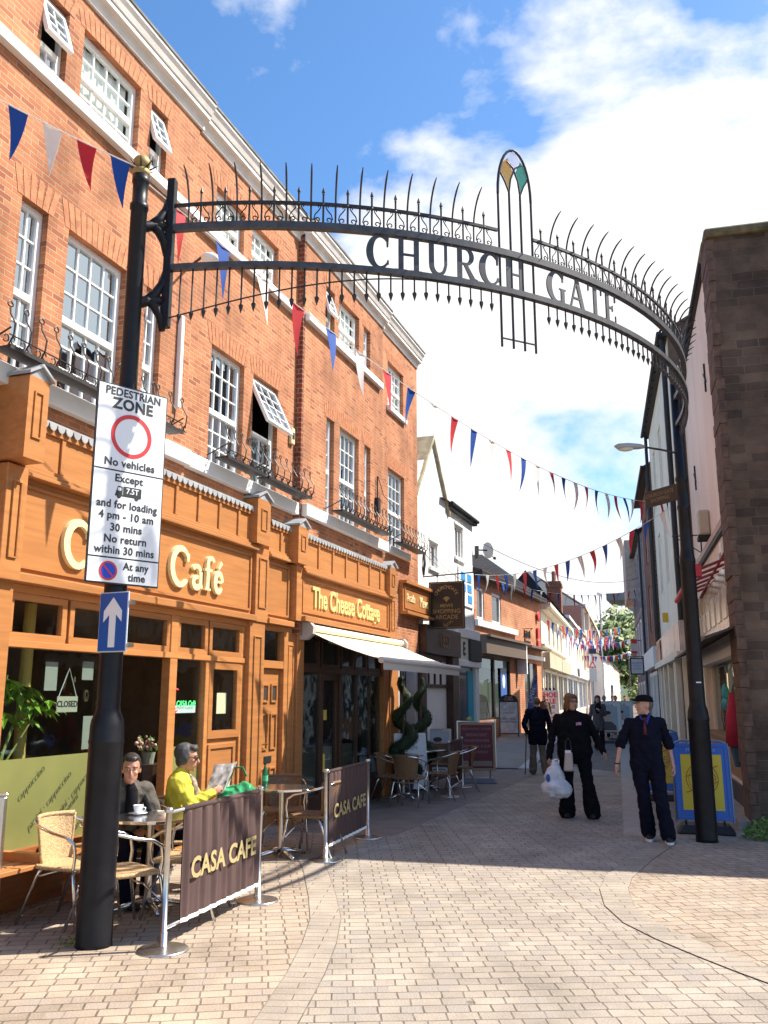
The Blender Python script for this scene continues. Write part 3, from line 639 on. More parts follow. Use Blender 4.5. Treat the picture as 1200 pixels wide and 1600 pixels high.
b = B(); b.tube([FL.p(2.25 + .09 * math.cos(R(a)), -.045, 1.66 + .12 * math.sin(R(a))) for a in range(70, 300, 20)], .008, 6); b.done('red_neon_swirl', mat('red_neon', (.6, .03, .03), emit=(1, .06, .05), estr=.9), w_)
b = B(); FL.bx(b, 2.14, 2.66, -.06, -.052, 1.52, 1.60); b.done('notice_strip', M_signw, w_)
w_ = frame_light(cafe, 2.80, 3.54, 1.22, 2.10, .035, fr=.09)
b = B(); FL.bx(b, 3.08, 3.30, -.03, -.024, 1.5, 1.74); b.done('posted_notice', col('cream_paper', (.72, .66, .42)), w_)
b = B(); FL.bx(b, 2.80, 3.54, -.06, .0, .12, 1.22); panelled(b, 2.86, 3.48, 0.0, .2, 1.16, .02, .05); FL.bx(b, 2.10, 3.54, -.06, .01, 0, .12); b.done('lower_panel', M_wood, cafe, bevel=.004)
# the room behind the glass
def room(parent, u0, u1, z1, depth, m, name='room_lining'):
    b = B(); q = lambda u, f, z: FL.p(u, f, z)
    b.face([q(u0, -depth, .02), q(u1, -depth, .02), q(u1, -depth, z1), q(u0, -depth, z1)])
    for u in (u0, u1): b.face([q(u, -.08, .02), q(u, -depth, .02), q(u, -depth, z1), q(u, -.08, z1)])
    b.face([q(u0, -.08, .02), q(u1, -.08, .02), q(u1, -depth, .02), q(u0, -depth, .02)]); b.face([q(u0, -.08, z1), q(u1, -.08, z1), q(u1, -depth, z1), q(u0, -depth, z1)])
    return b.done(name, m, parent)
room(cafe, -2.2, 3.6, 2.62, 3.2, M_room)
b = B(); b.lathe([(.055, .02), (.055, 2.55)], 14, FL.p(.42, -.5, 0)); b.done('ochre_column', M_cream_col, cafe, smooth=False)
b = B(); FL.bx(b, .1, 2.4, -1.75, -1.25, .02, 1.05); b.done('counter', M_brown, cafe)
bb = []
for u, z0, z1, m_ in ((.16, 1.75, 2.0, M_signw), (.66, 1.85, 2.02, M_signw)):
    b = B(); FL.bx(b, u, u + .16, -.062, -.056, z0, z1); b.done('window_poster', col('dim_paper', (.28, .28, .25)), cafe)
b = B(); FL.bx(b, .72, .86, -.062, -.056, 1.22, 1.52); b.done('window_poster', col('dim_paper', (.28, .28, .25)), cafe)
b = B(); FL.bx(b, .34, .62, -.062, -.055, 1.56, 1.70); cl = b.done('closed_sign', col('dim_white', (.38, .36, .28)), cafe)  # white greyed so the sign looks dim behind the glass
lettering([('CLOSED', .075, basis(FL.p(.48, -.054, 1.63), (1, 0, 0), (0, 0, 1)), dict(extrude=.0008, offset=.002))], M_signk, cl)
b = B(); b.tube([FL.p(.36, -.058, 1.70), FL.p(.48, -.058, 1.95), FL.p(.60, -.058, 1.70)], .004, 5); b.done('hanging_string', M_signw, cl)
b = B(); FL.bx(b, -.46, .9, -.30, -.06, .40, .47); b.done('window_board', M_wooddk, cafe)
# narrow panelled door bay
bay = FL.root('door_bay', 'narrow oak street door with two small lights and a brass handle left of the awning', 'shopfront')
fascia(bay, 4.05, 4.80, 2.70, 3.50, 3.98, 2)
b = B(); FL.bx(b, 4.02, 4.10, -.05, .05, 0, 2.6248); FL.bx(b, 4.70, 4.82, -.05, .05, 0, 2.6248); FL.bx(b, 4.10, 4.70, -.05, .045, 2.06, 2.16); FL.bx(b, 4.82, 5.10, -.05, .02, 0, 2.6248); FL.bx(b, 4.10, 4.70, -.05, .045, 2.55, 2.6248); panelled(b, 4.88, 5.04, .02, .4, 2.4, .012, .012); b.done('door_frame', M_wood, bay, bevel=.004)
b = B(); b.face([FL.p(4.1, -.02, 2.16), FL.p(4.7, -.02, 2.16), FL.p(4.7, -.02, 2.55), FL.p(4.1, -.02, 2.55)]); b.done('fanlight', M_glass, bay)
b = B(); FL.bx(b, 4.10, 4.70, -.06, -.015, .04, 2.06)
for u0, u1, z0, z1 in ((4.19, 4.36, 1.62, 1.86), (4.44, 4.61, 1.62, 1.86), (4.19, 4.36, 1.02, 1.48), (4.44, 4.61, 1.02, 1.48), (4.19, 4.36, .2, .80), (4.44, 4.61, .2, .80)): panelled(b, u0, u1, -.015, z0, z1, .022, .022)
dr = b.done('door', M_wood, bay, bevel=.003)
b = B()
for u0 in (4.225, 4.475): FL.bx(b, u0, u0 + .10, -.014, -.006, 1.665, 1.815)
each(b, 'door_light', M_dark, dr)
b = B(); b.tube([FL.p(4.16, -.015, 1.10), FL.p(4.16, .04, 1.10), FL.p(4.27, .045, 1.10)], .011, 8); b.done('door_handle', col('brass', (.6, .45, .2), .3, metal=1.0), dr)
b = B(); FL.bx(b, 4.30, 4.50, -.014, -.004, .86, .94); b.done('letter_box', M_black, dr)
room(bay, 4.05, 4.75, 2.6, 1.2, M_dark)
b = B(); FL.bx(b, 4.02, 4.80, -.05, .1, 0, .05); b.done('door_step', M_slab, bay)
# cheese shop
chz = FL.root('cheese_shopfront', 'oak fronted cheese shop with gold raised lettering above a cream awning', 'shopfront')
fascia(chz, 4.98, 8.70, 2.80, 3.40, 3.95, 7, f=.14)
capital(chz, 4.66, 4.98, .25, 3.50, 4.02); capital(chz, 8.46, 8.80, .26, 3.44, 3.96)
b = B(); FL.bx(b, 4.80, 4.98, -.02, .17, 2.72, 3.5); b.done('pilaster', M_wood, chz, bevel=.004)
b = B(); FL.bx(b, 8.70, 8.98, -.02, .18, 2.72, 3.44); panelled(b, 8.76, 8.92, .18, 2.85, 3.4, .012, .012); b.done('pilaster', M_wood, chz, bevel=.004)
for u0, u1, f in ((5.10, 5.32, .06), (8.72, 8.98, .05), (9.04, 9.5, .06)):
    b = B(); FL.bx(b, u0, u1, -.05, f, 0, 2.72); b.done('pilaster', M_wood, chz, bevel=.004)
lettering([('The Cheese Cottage', .42, squeeze(FL.tmat(6.78, .145, 3.09), .80), dict(extrude=.02, offset=.008))], mat('gold_raised_letter', (.72, .55, .22), .5), chz)
for u0, u1 in ((5.34, 6.02), (6.08, 6.80), (6.86, 7.40), (7.44, 8.0), (8.04, 8.70)): frame_light(chz, u0, u1, 2.12, 2.62, 0.0, mt=M_brown)
b = B(); FL.bx(b, 5.32, 8.72, -.05, .01, 2.62, 2.715); FL.bx(b, 5.32, 8.72, -.05, .015, 2.04, 2.12); FL.bx(b, 6.02, 6.12, -.05, .01, 0, 2.04); FL.bx(b, 6.80, 6.90, -.05, .01, 0, 2.04); FL.bx(b, 6.90, 8.72, -.05, .01, 0, .45); FL.bx(b, 5.32, 6.02, -.05, .01, 0, .3); b.done('timber_frame', M_brown, chz, bevel=.004)
b = B(); FL.bx(b, 5.32, 6.02, -.04, -.02, .3, 2.04); w_ = b.done('shop_window', M_glass, chz)
b = B(); FL.bx(b, 5.38, 5.96, -.3, -.28, .3, .95); b.done('window_blind', M_blind, w_)
w_ = frame_light(chz, 6.12, 6.80, .15, 2.04, -.02, name='door', fr=.10, mt=M_brown)
b = B(); FL.bx(b, 6.22, 6.32, -.035, -.028, .60, .86); FL.bx(b, 6.24, 6.36, -.035, -.028, 1.35, 1.5); b.done('door_sticker', col('cheese_yellow', (.7, .55, .1)), w_)
b = B(); FL.bx(b, 6.9, 8.72, -.04, -.02, .45, 2.04); w_ = b.done('shop_window', M_glass, chz)
b = B()
for u in (7.55, 8.15): FL.bx(b, u - .03, u + .03, -.05, .0, .45, 2.04)
b.done('mullion', M_brown, w_)
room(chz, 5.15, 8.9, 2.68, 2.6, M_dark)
b = B(); FL.bx(b, 5.3, 8.7, -1.9, -1.7, .02, 1.1); FL.bx(b, 7.0, 8.6, -.9, -.5, .02, .9); b.done('display_counter', col('pale_counter', (.25, .23, .2)), chz)
b = B()
for u in (5.6, 6.3): b.tube([FL.p(u, -1.2, 2.4), FL.p(u + .6, -1.2, 2.4)], .03, 8)
each(b, 'strip_light', mat('strip_light', (1, .9, .5), emit=(1, .85, .4), estr=.8), chz)
# awning
aw = FL.root('awning', 'cream canvas awning pulled out over the cheese shop tables', 'awning')
A0, A1 = 5.30, 9.3
b = B(); rows = []
for t in (0, .25, .5, .75, 1): rows.append([FL.p(A0 + (A1 - A0) * k / 12, .16 + 1.08 * t, 2.60 - .40 * t - .03 * math.sin(math.pi * t)) for k in range(13)])
b.grid(rows); rows2 = [[(x, y, z - .012) for x, y, z in r] for r in rows]; b.grid([r[::-1] for r in rows2]); b.done('canvas', M_awn, aw, recalc=False)
b = B(); b.tube([FL.p(A0 - .05, 1.25, 2.19), FL.p(A1 + .05, 1.25, 2.19)], .045, 10); FL.bx(b, A0, A1, 1.262, 1.27, 2.06, 2.17); b.done('front_bar', col('pale_alu', (.55, .52, .47), .5), aw)
b = B(); b.tube([FL.p(A0 - .02, .18, 2.655), FL.p(A1 + .02, .18, 2.655)], .05, 10); b.done('roller_tube', M_awn, aw)
b = B()
for u in (A0 - .14, A1 + .06):
    pr = [(.03, 2.48), (.16, 2.48), (.26, 2.56), (.27, 2.66), (.20, 2.74), (.03, 2.74)]
    va = [FL.p(u, f, z) for f, z in pr]; vb = [FL.p(u + .1, f, z) for f, z in pr]
    b.face(va); b.face(vb[::-1])
    for i in range(len(pr)): b.face([va[i], vb[i], vb[(i + 1) % 6], va[(i + 1) % 6]])
each(b, 'end_box', col('grey_plastic', (.48, .43, .38)), aw)
b = B()
for u in (6.0, 8.6): b.tube([FL.p(u, .15, 2.5), FL.p(u + .45, .62, 2.34), FL.p(u, 1.22, 2.17)], .018, 6)
each(b, 'folding_arm', col('pale_alu', (.55, .52, .47)), aw)
# passage with arch and the third, darker shop beyond
psg = FL.root('passage_front', 'pale arched passage entrance under an oak sign beside the cheese shop', 'shopfront')
b = B(); ap = [(9.62 + .48 + .46 * math.cos(R(a)), 2.38 + .46 * math.sin(R(a))) for a in range(180, -1, -15)]
poly = [(9.53, 0), (9.64, 0)] + ap + [(10.56, 0), (10.76, 0), (10.76, 3.22), (9.53, 3.22)]
b.prism(poly, lambda u, v: FL.p(u, .03, v), lambda u, v: FL.p(u, -.4, v)); b.done('arch_wall', col('grey_white_render', (.50, .49, .50), .85, .1), psg)
b = B(); FL.bx(b, 9.6, 10.6, -2.0, -1.98, 0, 3); FL.bx(b, 9.55, 9.62, -2.0, -.4, 0, 3); FL.bx(b, 10.58, 10.64, -2.0, -.4, 0, 3); FL.bx(b, 9.5, 10.7, -2, -.41, 3.0, 3.05); b.done('passage_lining', M_dark, psg)
b = B()
for k in range(7): b.tube([FL.p(9.66 + .148 * k, -.15, .05), FL.p(9.66 + .148 * k, -.15, 2.4)], .01, 6)
FL.bx(b, 9.64, 10.56, -.16, -.14, 1.0, 1.04); FL.bx(b, 9.64, 10.56, -.16, -.14, 2.0, 2.04); b.done('iron_gate', M_ironr, psg)
b = B(); FL.bx(b, 9.53, 11.25, .03, .14, 3.28, 3.80); panelled(b, 9.6, 11.18, .14, 3.33, 3.75, .02, .03); FL.bx(b, 9.53, 11.28, .0, .24, 3.22, 3.28); FL.bx(b, 9.53, 11.28, .0, .22, 3.80, 3.86); b.done('fascia_board', M_wood, psg, bevel=.004)
lettering([('Mews', .30, squeeze(FL.tmat(10.85, .145, 3.53), .8), dict(extrude=.012)), ('Arcade', .22, squeeze(FL.tmat(10.0, .145, 3.55), .8), dict(extrude=.012))], M_cletter, psg)
thr = FL.root('dark_shopfront', 'dark brown timber shopfront with small upper panes beyond the arched passage', 'shopfront')
b = B(); FL.bx(b, 10.78, 13.45, -.02, .22, 2.55, 3.12); FL.bx(b, 10.76, 11.1, -.02, .12, 0, 2.55); FL.bx(b, 12.95, 13.48, -.02, .16, 0, 2.55); FL.bx(b, 11.1, 12.95, -.04, .05, 2.45, 2.55); FL.bx(b, 11.1, 12.95, -.04, .05, 0, .55); FL.bx(b, 11.1, 12.95, -.04, .05, 1.88, 1.95)
for u in (11.55, 12.0, 12.45): FL.bx(b, u - .025, u + .025, -.04, .04, 1.95, 2.45)
b.done('timber_front', M_brown, thr, bevel=.006)
b = B(); FL.bx(b, 11.1, 12.95, -.03, -.01, .55, 2.45); b.done('shop_window', M_glass, thr)
b = B(); FL.bx(b, 11.3, 12.85, -.5, -.45, .5, 2.3); b.done('window_backdrop', col('stone_backdrop', (.10, .082, .06), .8, .4), thr)
lettering([('1852', .42, FL.tmat(12.1, .224, 2.84), dict(extrude=.012))], col('bronze_letter', (.25, .16, .09)), thr)
# ================================================================ left street beyond the brick block
def simple_window(fr, parent, u0, z0, u1, z1, off, cols=2, rows=2, m=None, f=.07, glass=None):
    b = B(); fr.bx(b, u0, u1, off - .03, off + .03, z0, z0 + f); fr.bx(b, u0, u1, off - .03, off + .03, z1 - f, z1); fr.bx(b, u0, u0 + f, off - .03, off + .03, z0 + f, z1 - f); fr.bx(b, u1 - f, u1, off - .03, off + .03, z0 + f, z1 - f)
    for k in range(1, cols): x = u0 + (u1 - u0) * k / cols; fr.bx(b, x - .025, x + .025, off - .03, off + .02, z0 + f, z1 - f)
    for k in range(1, rows): z = z0 + (z1 - z0) * k / rows; fr.bx(b, u0 + f, u1 - f, off - .03, off + .022, z - .025, z + .025)
    w_ = b.done('window', m or M_white, parent)
    b = B(); b.face([fr.p(u0 + f, off - .01, z0 + f), fr.p(u1 - f, off - .01, z0 + f), fr.p(u1 - f, off - .01, z1 - f), fr.p(u0 + f, off - .01, z1 - f)]); b.done('pane', glass or M_farglass, w_)
    return w_
def shell(fr, parent, u0, u1, z1, m, holes, off=0.0, depth=7.0, ret=.14, back=True):
    b = B(); fr.wall(b, u0, u1, 0, z1, holes, off, ret)
    b.face([fr.p(u0, off, 0), fr.p(u0, off - depth, 0), fr.p(u0, off - depth, z1), fr.p(u0, off, z1)]); b.face([fr.p(u1, off, 0), fr.p(u1, off - depth, 0), fr.p(u1, off - depth, z1), fr.p(u1, off, z1)])
    b.face([fr.p(u0, off - depth, 0), fr.p(u1, off - depth, 0), fr.p(u1, off - depth, z1), fr.p(u0, off - depth, z1)])
    o_ = b.done('wall', m, parent, recalc=False)
    b = B(); fr.bx(b, u0 + .05, u1 - .05, off - depth + .1, off - ret - .05, .05, z1 - .1); b.done('dark_backing', M_dark, parent)  # dark block behind the windows in place of unlit rooms
    return o_
def gable_roof(fr, parent, u0, u1, z, rise, m, off=0.0, depth=7.0, ov=.25, name='roof', ridge=.5):
    zr = z + rise; fm = off - depth * ridge; t = .10
    b = B()
    for a, za, c, zc in ((off + ov, z - ov * rise / (depth * ridge), fm, zr), (off - depth - ov, z - .1, fm, zr)):
        b.hexa([fr.p(u0, a, za), fr.p(u1, a, za), fr.p(u1, c, zc), fr.p(u0, c, zc), fr.p(u0, a, za + t), fr.p(u1, a, za + t), fr.p(u1, c, zc + t), fr.p(u0, c, zc + t)])
    o_ = b.done(name, m, parent)
    b = B(); b.prism([(off, z), (fm, zr), (off - depth, z)], lambda f, v: fr.p(u0 + .02, f, v), lambda f, v: fr.p(u0 + .05, f, v)); b2 = B(); b2.prism([(off, z), (fm, zr), (off - depth, z)], lambda f, v: fr.p(u1 - .05, f, v), lambda f, v: fr.p(u1 - .02, f, v))
    class _E:
        def done(s, nm, m_, par): b.done(nm, m_, par); return b2.done(nm, m_, par)
    return o_, _E()
gh = FL.root('gabled_house', 'white rendered house with a steep stone coped gable next to the brick block', 'house')
hol = [(11.75, 4.42, 12.4, 5.0), (13.85, 4.95, 14.65, 5.75)]
shell(FL, gh, 10.80, 15.62, 6.05, M_render, hol, 0.0)
b = B(); b.prism([(10.80, 6.05), (13.15, 6.05), (12.02, 7.30)], lambda u, v: FL.p(u, 0.0, v), lambda u, v: FL.p(u, -.3, v)); b.done('gable', M_render, gh)
b = B()
for a, za, c, zc in ((10.72, 5.72, 12.02, 7.30), (13.30, 5.78, 12.02, 7.30)):
    b.hexa([FL.p(a, .07, za), FL.p(c, .07, zc), FL.p(c, -.48, zc), FL.p(a, -.48, za), FL.p(a, .07, za + .11), FL.p(c, .07, zc + .11), FL.p(c, -.48, zc + .11), FL.p(a, -.48, za + .11)])
b.done('gable_coping', M_cope, gh, bevel=.01)
b = B()
for a, za, c, zc in ((10.75, 5.9, 12.02, 7.05), (13.2, 5.9, 12.02, 7.05)):
    b.face([FL.p(a, -.45, za), FL.p(c, -.45, zc), FL.p(c, -6, zc), FL.p(a, -6, za)])
b.face([FL.p(12.6, .12, 6.11), FL.p(15.7, .12, 6.11), FL.p(15.7, -3.5, 6.6), FL.p(12.6, -3.5, 6.6)]); b.done('roof', M_slate, gh)
b = B(); FL.bx(b, 13.12, 15.70, .0, .12, 6.0, 6.10); b.tube([FL.p(13.15, .14, 6.10), FL.p(15.70, .14, 6.10)], .045, 8); b.done('gutter', M_black, gh)
for h in hol:
    simple_window(FL, gh, *h, -.08, cols=2 if h[0] < 13 else 3, rows=1)
    b = B(); FL.bx(b, h[0] - .06, h[2] + .06, 0, .06, h[1] - .07, h[1] - .002); FL.bx(b, h[0] - .04, h[2] + .04, 0, .03, h[3] + .002, h[3] + .06); b.done('window_sill', M_render, gh)
b = B(); FL.bx(b, 13.5, 15.66, 0, .14, 3.05, 3.28); FL.bx(b, 13.5, 15.66, 0, .16, 2.38, 2.52); FL.bx(b, 13.5, 13.72, 0, .10, 0, 2.38); FL.bx(b, 15.3, 15.62, 0, .10, 0, 2.38); b.done('shop_surround', M_white, gh, bevel=.01)
b = B(); FL.bx(b, 13.52, 14.55, 0, .11, 2.52, 3.05); f_ = b.done('sign_fascia', col('grey_cream_sign', (.62, .62, .50)), gh)
lettering([('E', .42, FL.tmat(14.15, .112, 2.78), dict(extrude=.01, offset=.012))], M_signk, f_)
b = B(); FL.bx(b, 14.56, 15.62, 0, .18, 2.53, 3.04); b.done('sign_fascia', col('charcoal_sign', (.05, .045, .045)), gh)
b = B(); FL.bx(b, 13.72, 15.3, 0, .02, 0, 2.38); b.done('shop_window', M_farglass, gh)
b = B(); FL.bx(b, 14.75, 15.25, .02, .04, .1, 2.3); b.done('turquoise_door', col('turquoise_paint', (.03, .36, .50), .5), gh)
b = B()
for k in range(14): b.ell(FL.p(14.1 + random.random() * .5, .1 + random.random() * .1, .75 + random.random() * .45), (.06, .06, .05), 8, 5)
b.done('flower_display', col('yellow_flowers', (.55, .50, .12), .8, .4), gh)
b = B(); FL.bx(b, 14.05, 15.5, 0.0, .04, 3.85, 4.75); so_ = b.done('blue_dot_sign', M_signw, gh)
b = B()
for i, (u, z) in enumerate(((14.45, 4.55), (15.05, 4.56), (14.45, 4.28), (15.05, 4.30), (15.08, 4.04))):
    FL.bx(b, u - .2, u + .2, .042, .05, z - .10, z + .10)
b.done('blue_patch', col('print_blue', (.03, .25, .55)), so_, bevel=.0035)
dish = thing('satellite_dish', 'grey satellite dish on the corner of the white house above the bunting', 'satellite dish', FL.world(15.66, .10, 5.28), FL.a)
b = B(); M_ = Matrix.Rotation(R(-34), 3, 'Z') @ Matrix.Rotation(R(80), 3, 'Y') @ Matrix.Rotation(R(10), 3, 'X')
ring = []
rows = []
for k in range(5): rr = .23 * k / 4 + .002; rows.append([M_ @ Vector((rr * .9 * math.cos(a * math.pi / 10), rr * math.sin(a * math.pi / 10), .25 * rr * rr / .36)) + Vector((.3, -.2, .12)) for a in range(21)])
b.grid(rows); b.grid([[p - M_ @ Vector((0, 0, .012)) for p in r][::-1] for r in rows]); b.done('reflector', col('dish_grey', (.42, .42, .43), .5), dish, smooth=True)
b = B(); b.tube([(.3, -.2, .12), (.62, -.25, .02), (.95, -.25, .0)], .012, 6); b.box(.9, 1.02, -.28, -.22, -.02, .04); b.tube([(0, 0, .1), (.3, -.2, .12)], .02, 6); b.box(-.02, .03, -.05, .05, -.12, .2); b.done('feed_arm', col('dark_grey', (.06, .06, .06)), dish)

dO = Vector((.379, .925)); FO = Frame((3.69 - .379 * 15.64 * 1.47, 36 - .925 * 15.64 * 1.47), dO, True)
ob = FO.root('brick_shop', 'orange brick shop with two white framed upstairs windows and a dark brown fascia', 'shop'); ob.scale = (1.47, 1.47, 1.36)
hol = [(15.90, 3.53, 16.62, 4.52), (17.45, 3.53, 18.50, 4.52)]
shell(FO, ob, 15.64, 23.9, 4.86, M_brickpale, hol + [(15.9, .55, 19.4, 2.45), (21.3, .1, 23.2, 2.45)], -.02)
for h in hol: simple_window(FO, ob, *h, -.08, cols=1, rows=1, f=.09)
b = B(); FO.bx(b, 15.66, 20.2, -.02, .08, 3.32, 3.50); FO.bx(b, 21.0, 24.0, -.02, .1, 2.58, 2.72); b.done('white_band', M_white, ob)
b = B(); FO.bx(b, 15.62, 24.0, -.02, .25, 4.82, 4.95); b.done('gutter', M_black, ob)
g_, bb_ = gable_roof(FO, ob, 15.6, 24.0, 4.95, 1.0, M_tilered, 0.0, 7, .25); bb_.done('gable', M_brickpale, ob)
b = B(); FO.bx(b, 15.66, 20.3, -.02, .30, 2.50, 2.98); FO.bx(b, 15.66, 20.4, -.02, .42, 2.98, 3.05); FO.bx(b, 20.9, 24.0, -.02, .35, 2.95, 3.03); b.done('fascia_board', col('brown_fascia', (.12, .085, .06), .6), ob)
b = B(); FO.bx(b, 20.30, 20.42, -.02, .3, 2.0, 3.0); b.done('white_post', M_white, ob)
for u0, u1 in ((15.9, 17.6), (17.65, 19.4)): simple_window(FO, ob, u0, .55, u1, 2.45, -.08, 1, 1, M_black, .06, glass=M_glass)
b = B(); FO.bx(b, 15.95, 19.35, -.85, -.15, .56, .6); FO.bx(b, 15.95, 19.35, -.12, -.10, 2.12, 2.42); b.done('window_blind', col('mint_blind', (.22, .42, .33)), ob)
b = B()
for k in range(16):
    u = 16.0 + 3.2 * random.random(); z = .6; h_ = .3 + .9 * random.random(); FO.bx(b, u, u + .12 + .1 * random.random(), -.5, -.35, z, z + h_)
b.done('window_display', col('display_pinks', (.45, .22, .25), .8, .9, vscale=3), ob)
b = B(); FO.bx(b, 18.35, 19.05, -.055, -.045, 1.15, 2.15); po = b.done('blue_poster', M_blue, ob)
b = B(); b.ell(FO.p(18.7, -.044, 1.72), (.16, .01, .22), 16, 10); b.done('white_oval', M_signw, po)
b = B(); FO.bx(b, 21.3, 23.2, -.12, -.10, .1, 2.45); FO.bx(b, 22.2, 22.26, -.10, -.05, .1, 2.45); b.done('shop_door', M_farglass, ob)
lettering([('kids &\nhome', .36, FO.tmat(21.8, .0, 3.32), dict(extrude=.02, line=.8))], M_black, ob)
b = B(); FO.bx(b, 23.2, 23.5, 0, .06, 2.95, 3.32); FO.bx(b, 23.2, 23.5, 0, .06, 3.42, 3.8); b.ell(FO.p(23.35, .05, 4.25), (.16, .05, .2)); b.done('red_wall_sign', M_red, ob)
b = B(); b.tube([FO.p(20.9, .05, 3.6), FO.p(20.9, .4, 3.6)], .012, 6); b.tube([FO.p(20.9, .05, 3.3), FO.p(20.9, .38, 3.6)], .01, 6); b.done('sign_bracket', M_ironr, ob)

dC = (0.2626, 0.9649)
FC = Frame((8.30, 47.35), dC, True)
ct = FC.root('cream_terrace', 'cream fronted shop building with a row of tall narrow windows beyond the orange brick shop', 'shop'); ct.scale = (1.593, 1.593, 1.36)
W = [(2.9 + 2.0 * k, 3.35, 3.9 + 2.0 * k, 4.55) for k in range(4)]
shell(FC, ct, .3, 11.8, 4.9, M_creamw, W)
for h in W: simple_window(FC, ct, *h, -.09, 1, 2)
b = B(); FC.bx(b, .3, 11.9, 0, .35, 4.72, 4.9); FC.bx(b, .3, 11.9, 0, .22, 4.6, 4.72); FC.bx(b, .3, 11.8, 0, .12, 3.18, 3.3); b.done('cornice', M_creamw, ct, bevel=.02)
b = B(); FC.bx(b, .4, 6.0, 0, .25, 2.35, 2.95); FC.bx(b, 6.2, 11.7, 0, .25, 2.35, 2.95); b.done('fascia_board', col('stone_fascia', (.45, .40, .28)), ct)
for u0, u1 in ((.6, 3.0), (3.2, 5.8), (6.4, 9.0), (9.2, 11.6)): simple_window(FC, ct, u0, .5, u1, 2.3, .02, 2, 1, M_creamw, .1)
def hip(fr, parent, u0, u1, f0, f1, z, ur, fr_, zr, m):
    b = B(); A = [fr.p(u0, f0, z), fr.p(u1, f0, z), fr.p(u1, f1, z), fr.p(u0, f1, z)]; r0 = fr.p(ur, fr_, zr); r1 = fr.p(ur, f1, zr)
    b.face([A[0], A[1], r0]); b.face([A[1], A[2], r1, r0]); b.face([A[3], A[0], r0, r1]); b.face([A[2], A[3], r1]); return b.done('roof', m, parent)
hip(FC, ct, .2, 12, .3, -7, 4.92, 4.5, -2.6, 7.7, M_tile)
wt = FC.root('white_terrace', 'narrow white painted house with tall sash windows between the cream shop and the red gable', 'house'); wt.scale = (1.593, 1.593, 1.36)
W = [(12.6 + 1.9 * k, 3.4, 13.6 + 1.9 * k, 5.0) for k in range(4)]
shell(FC, wt, 11.85, 20.5, 5.5, M_render, W, 0, 3.4)
for h in W: simple_window(FC, wt, *h, -.09, 1, 2)
b = B(); FC.bx(b, 11.9, 20.5, 0, .25, 2.4, 2.95); FC.bx(b, 11.9, 20.5, 0, .25, 5.42, 5.58); b.done('fascia_board', M_white, wt)
b = B(); FC.bx(b, 16.6, 18.6, .25, .27, 2.45, 2.9); b.done('dark_sign_panel', M_black, wt)
for u0, u1 in ((12.2, 15.8), (16.2, 20.0)): simple_window(FC, wt, u0, .4, u1, 2.3, .02, 2, 1, M_white, .1)
g_, bb_ = gable_roof(FC, wt, 11.85, 20.5, 5.5, 2.5, col('black_slate', (.022, .022, .025), .75, .3, vscale=2), 0, 3.4); bb_.done('gable', col('shade_black_gable', (.016, .016, .018), .9), wt)  # gable wall coloured near black to stand in for its shade
b = B(); FC.bx(b, 15.0, 15.8, -1.0, -.3, 5.8, 7.9); FC.bx(b, 14.95, 15.85, -1.05, -.25, 7.55, 7.75)
ch = b.done('chimney', M_brickdeep, wt)
b = B()
for u in (15.2, 15.6): b.lathe([(.12, 7.9), (.10, 8.0), (.10, 8.5)], 10, FC.p(u, -.65, 0))
each(b, 'chimney_pot', col('terracotta', (.3, .12, .07)), ch)
rb = FC.root('red_gabled_building', 'tall red brick building with stone dressed windows and tiled roof far down the left', 'shop'); rb.scale = (1.593, 1.593, 1.36)
W = [(29.3 + 2.6 * k, z, 30.7 + 2.6 * k, z + 1.7) for k in range(11) for z in (3.5, 5.8)]
shell(FC, rb, 28.6, 58, 8.0, mat('salmon_brick', (.48, .18, .10), .9, .25, 3), W)
for h in W: simple_window(FC, rb, *h, -.1, 1, 2)
b = B()
FC.bx(b, 28.6, 58, 0, .15, 3.2, 3.4); FC.bx(b, 28.6, 58, 0, .2, 5.45, 5.6); FC.bx(b, 28.6, 58, 0, .3, 7.85, 8.1); FC.bx(b, 28.6, 58, 0, .3, 2.5, 3.1)
for k in range(6): u = 28.7 + 5.2 * k; FC.bx(b, u, u + .5, 0, .16, 0, 7.8)
b.done('stone_dressing', col('pale_dressing', (.66, .58, .48)), rb)
for k in range(5): simple_window(FC, rb, 29.5 + 5.2 * k, .4, 33.4 + 5.2 * k, 2.45, .02, 3, 1, M_white, .12)
g_, bb_ = gable_roof(FC, rb, 28.6, 58, 8.0, 2.0, M_tilered, 0, 5); bb_.done('gable', col('pale_dressing', (.66, .58, .48)), rb)
b = B(); b.prism([(.3, 6.5), (.3, 8.3), (-3.6, 11.4), (-4.0, 11.4), (-4.0, 6.5)], lambda f, v: FC.p(33, f, v), lambda f, v: FC.p(33.6, f, v)); b.done('parapet_gable', col('pale_dressing', (.66, .58, .48)), rb)
th = FC.root('tiled_house', 'cream house under a steep brown tiled roof before the red brick building', 'house'); th.scale = (1.593, 1.593, 1.36)
W = [(21.4 + 2.3 * k, z, 22.6 + 2.3 * k, z + 1.5) for k in range(3) for z in (3.5,)]
shell(FC, th, 20.6, 28.5, 5.7, M_creamw, W, .02, 5)
for h in W: simple_window(FC, th, *h, -.1, 1, 2)
b = B(); FC.bx(b, 20.6, 28.5, .02, .28, 2.4, 3.0); FC.bx(b, 20.6, 28.5, .02, .2, 5.6, 5.75); b.done('fascia_board', M_white, th)
for k in range(2): simple_window(FC, th, 21 + 3.8 * k, .4, 24.4 + 3.8 * k, 2.3, .04, 3, 1, M_white, .1)
gable_roof(FC, th, 20.6, 28.5, 5.72, 2.5, M_tilered, .02, 5)[1].done('gable', M_render, th)
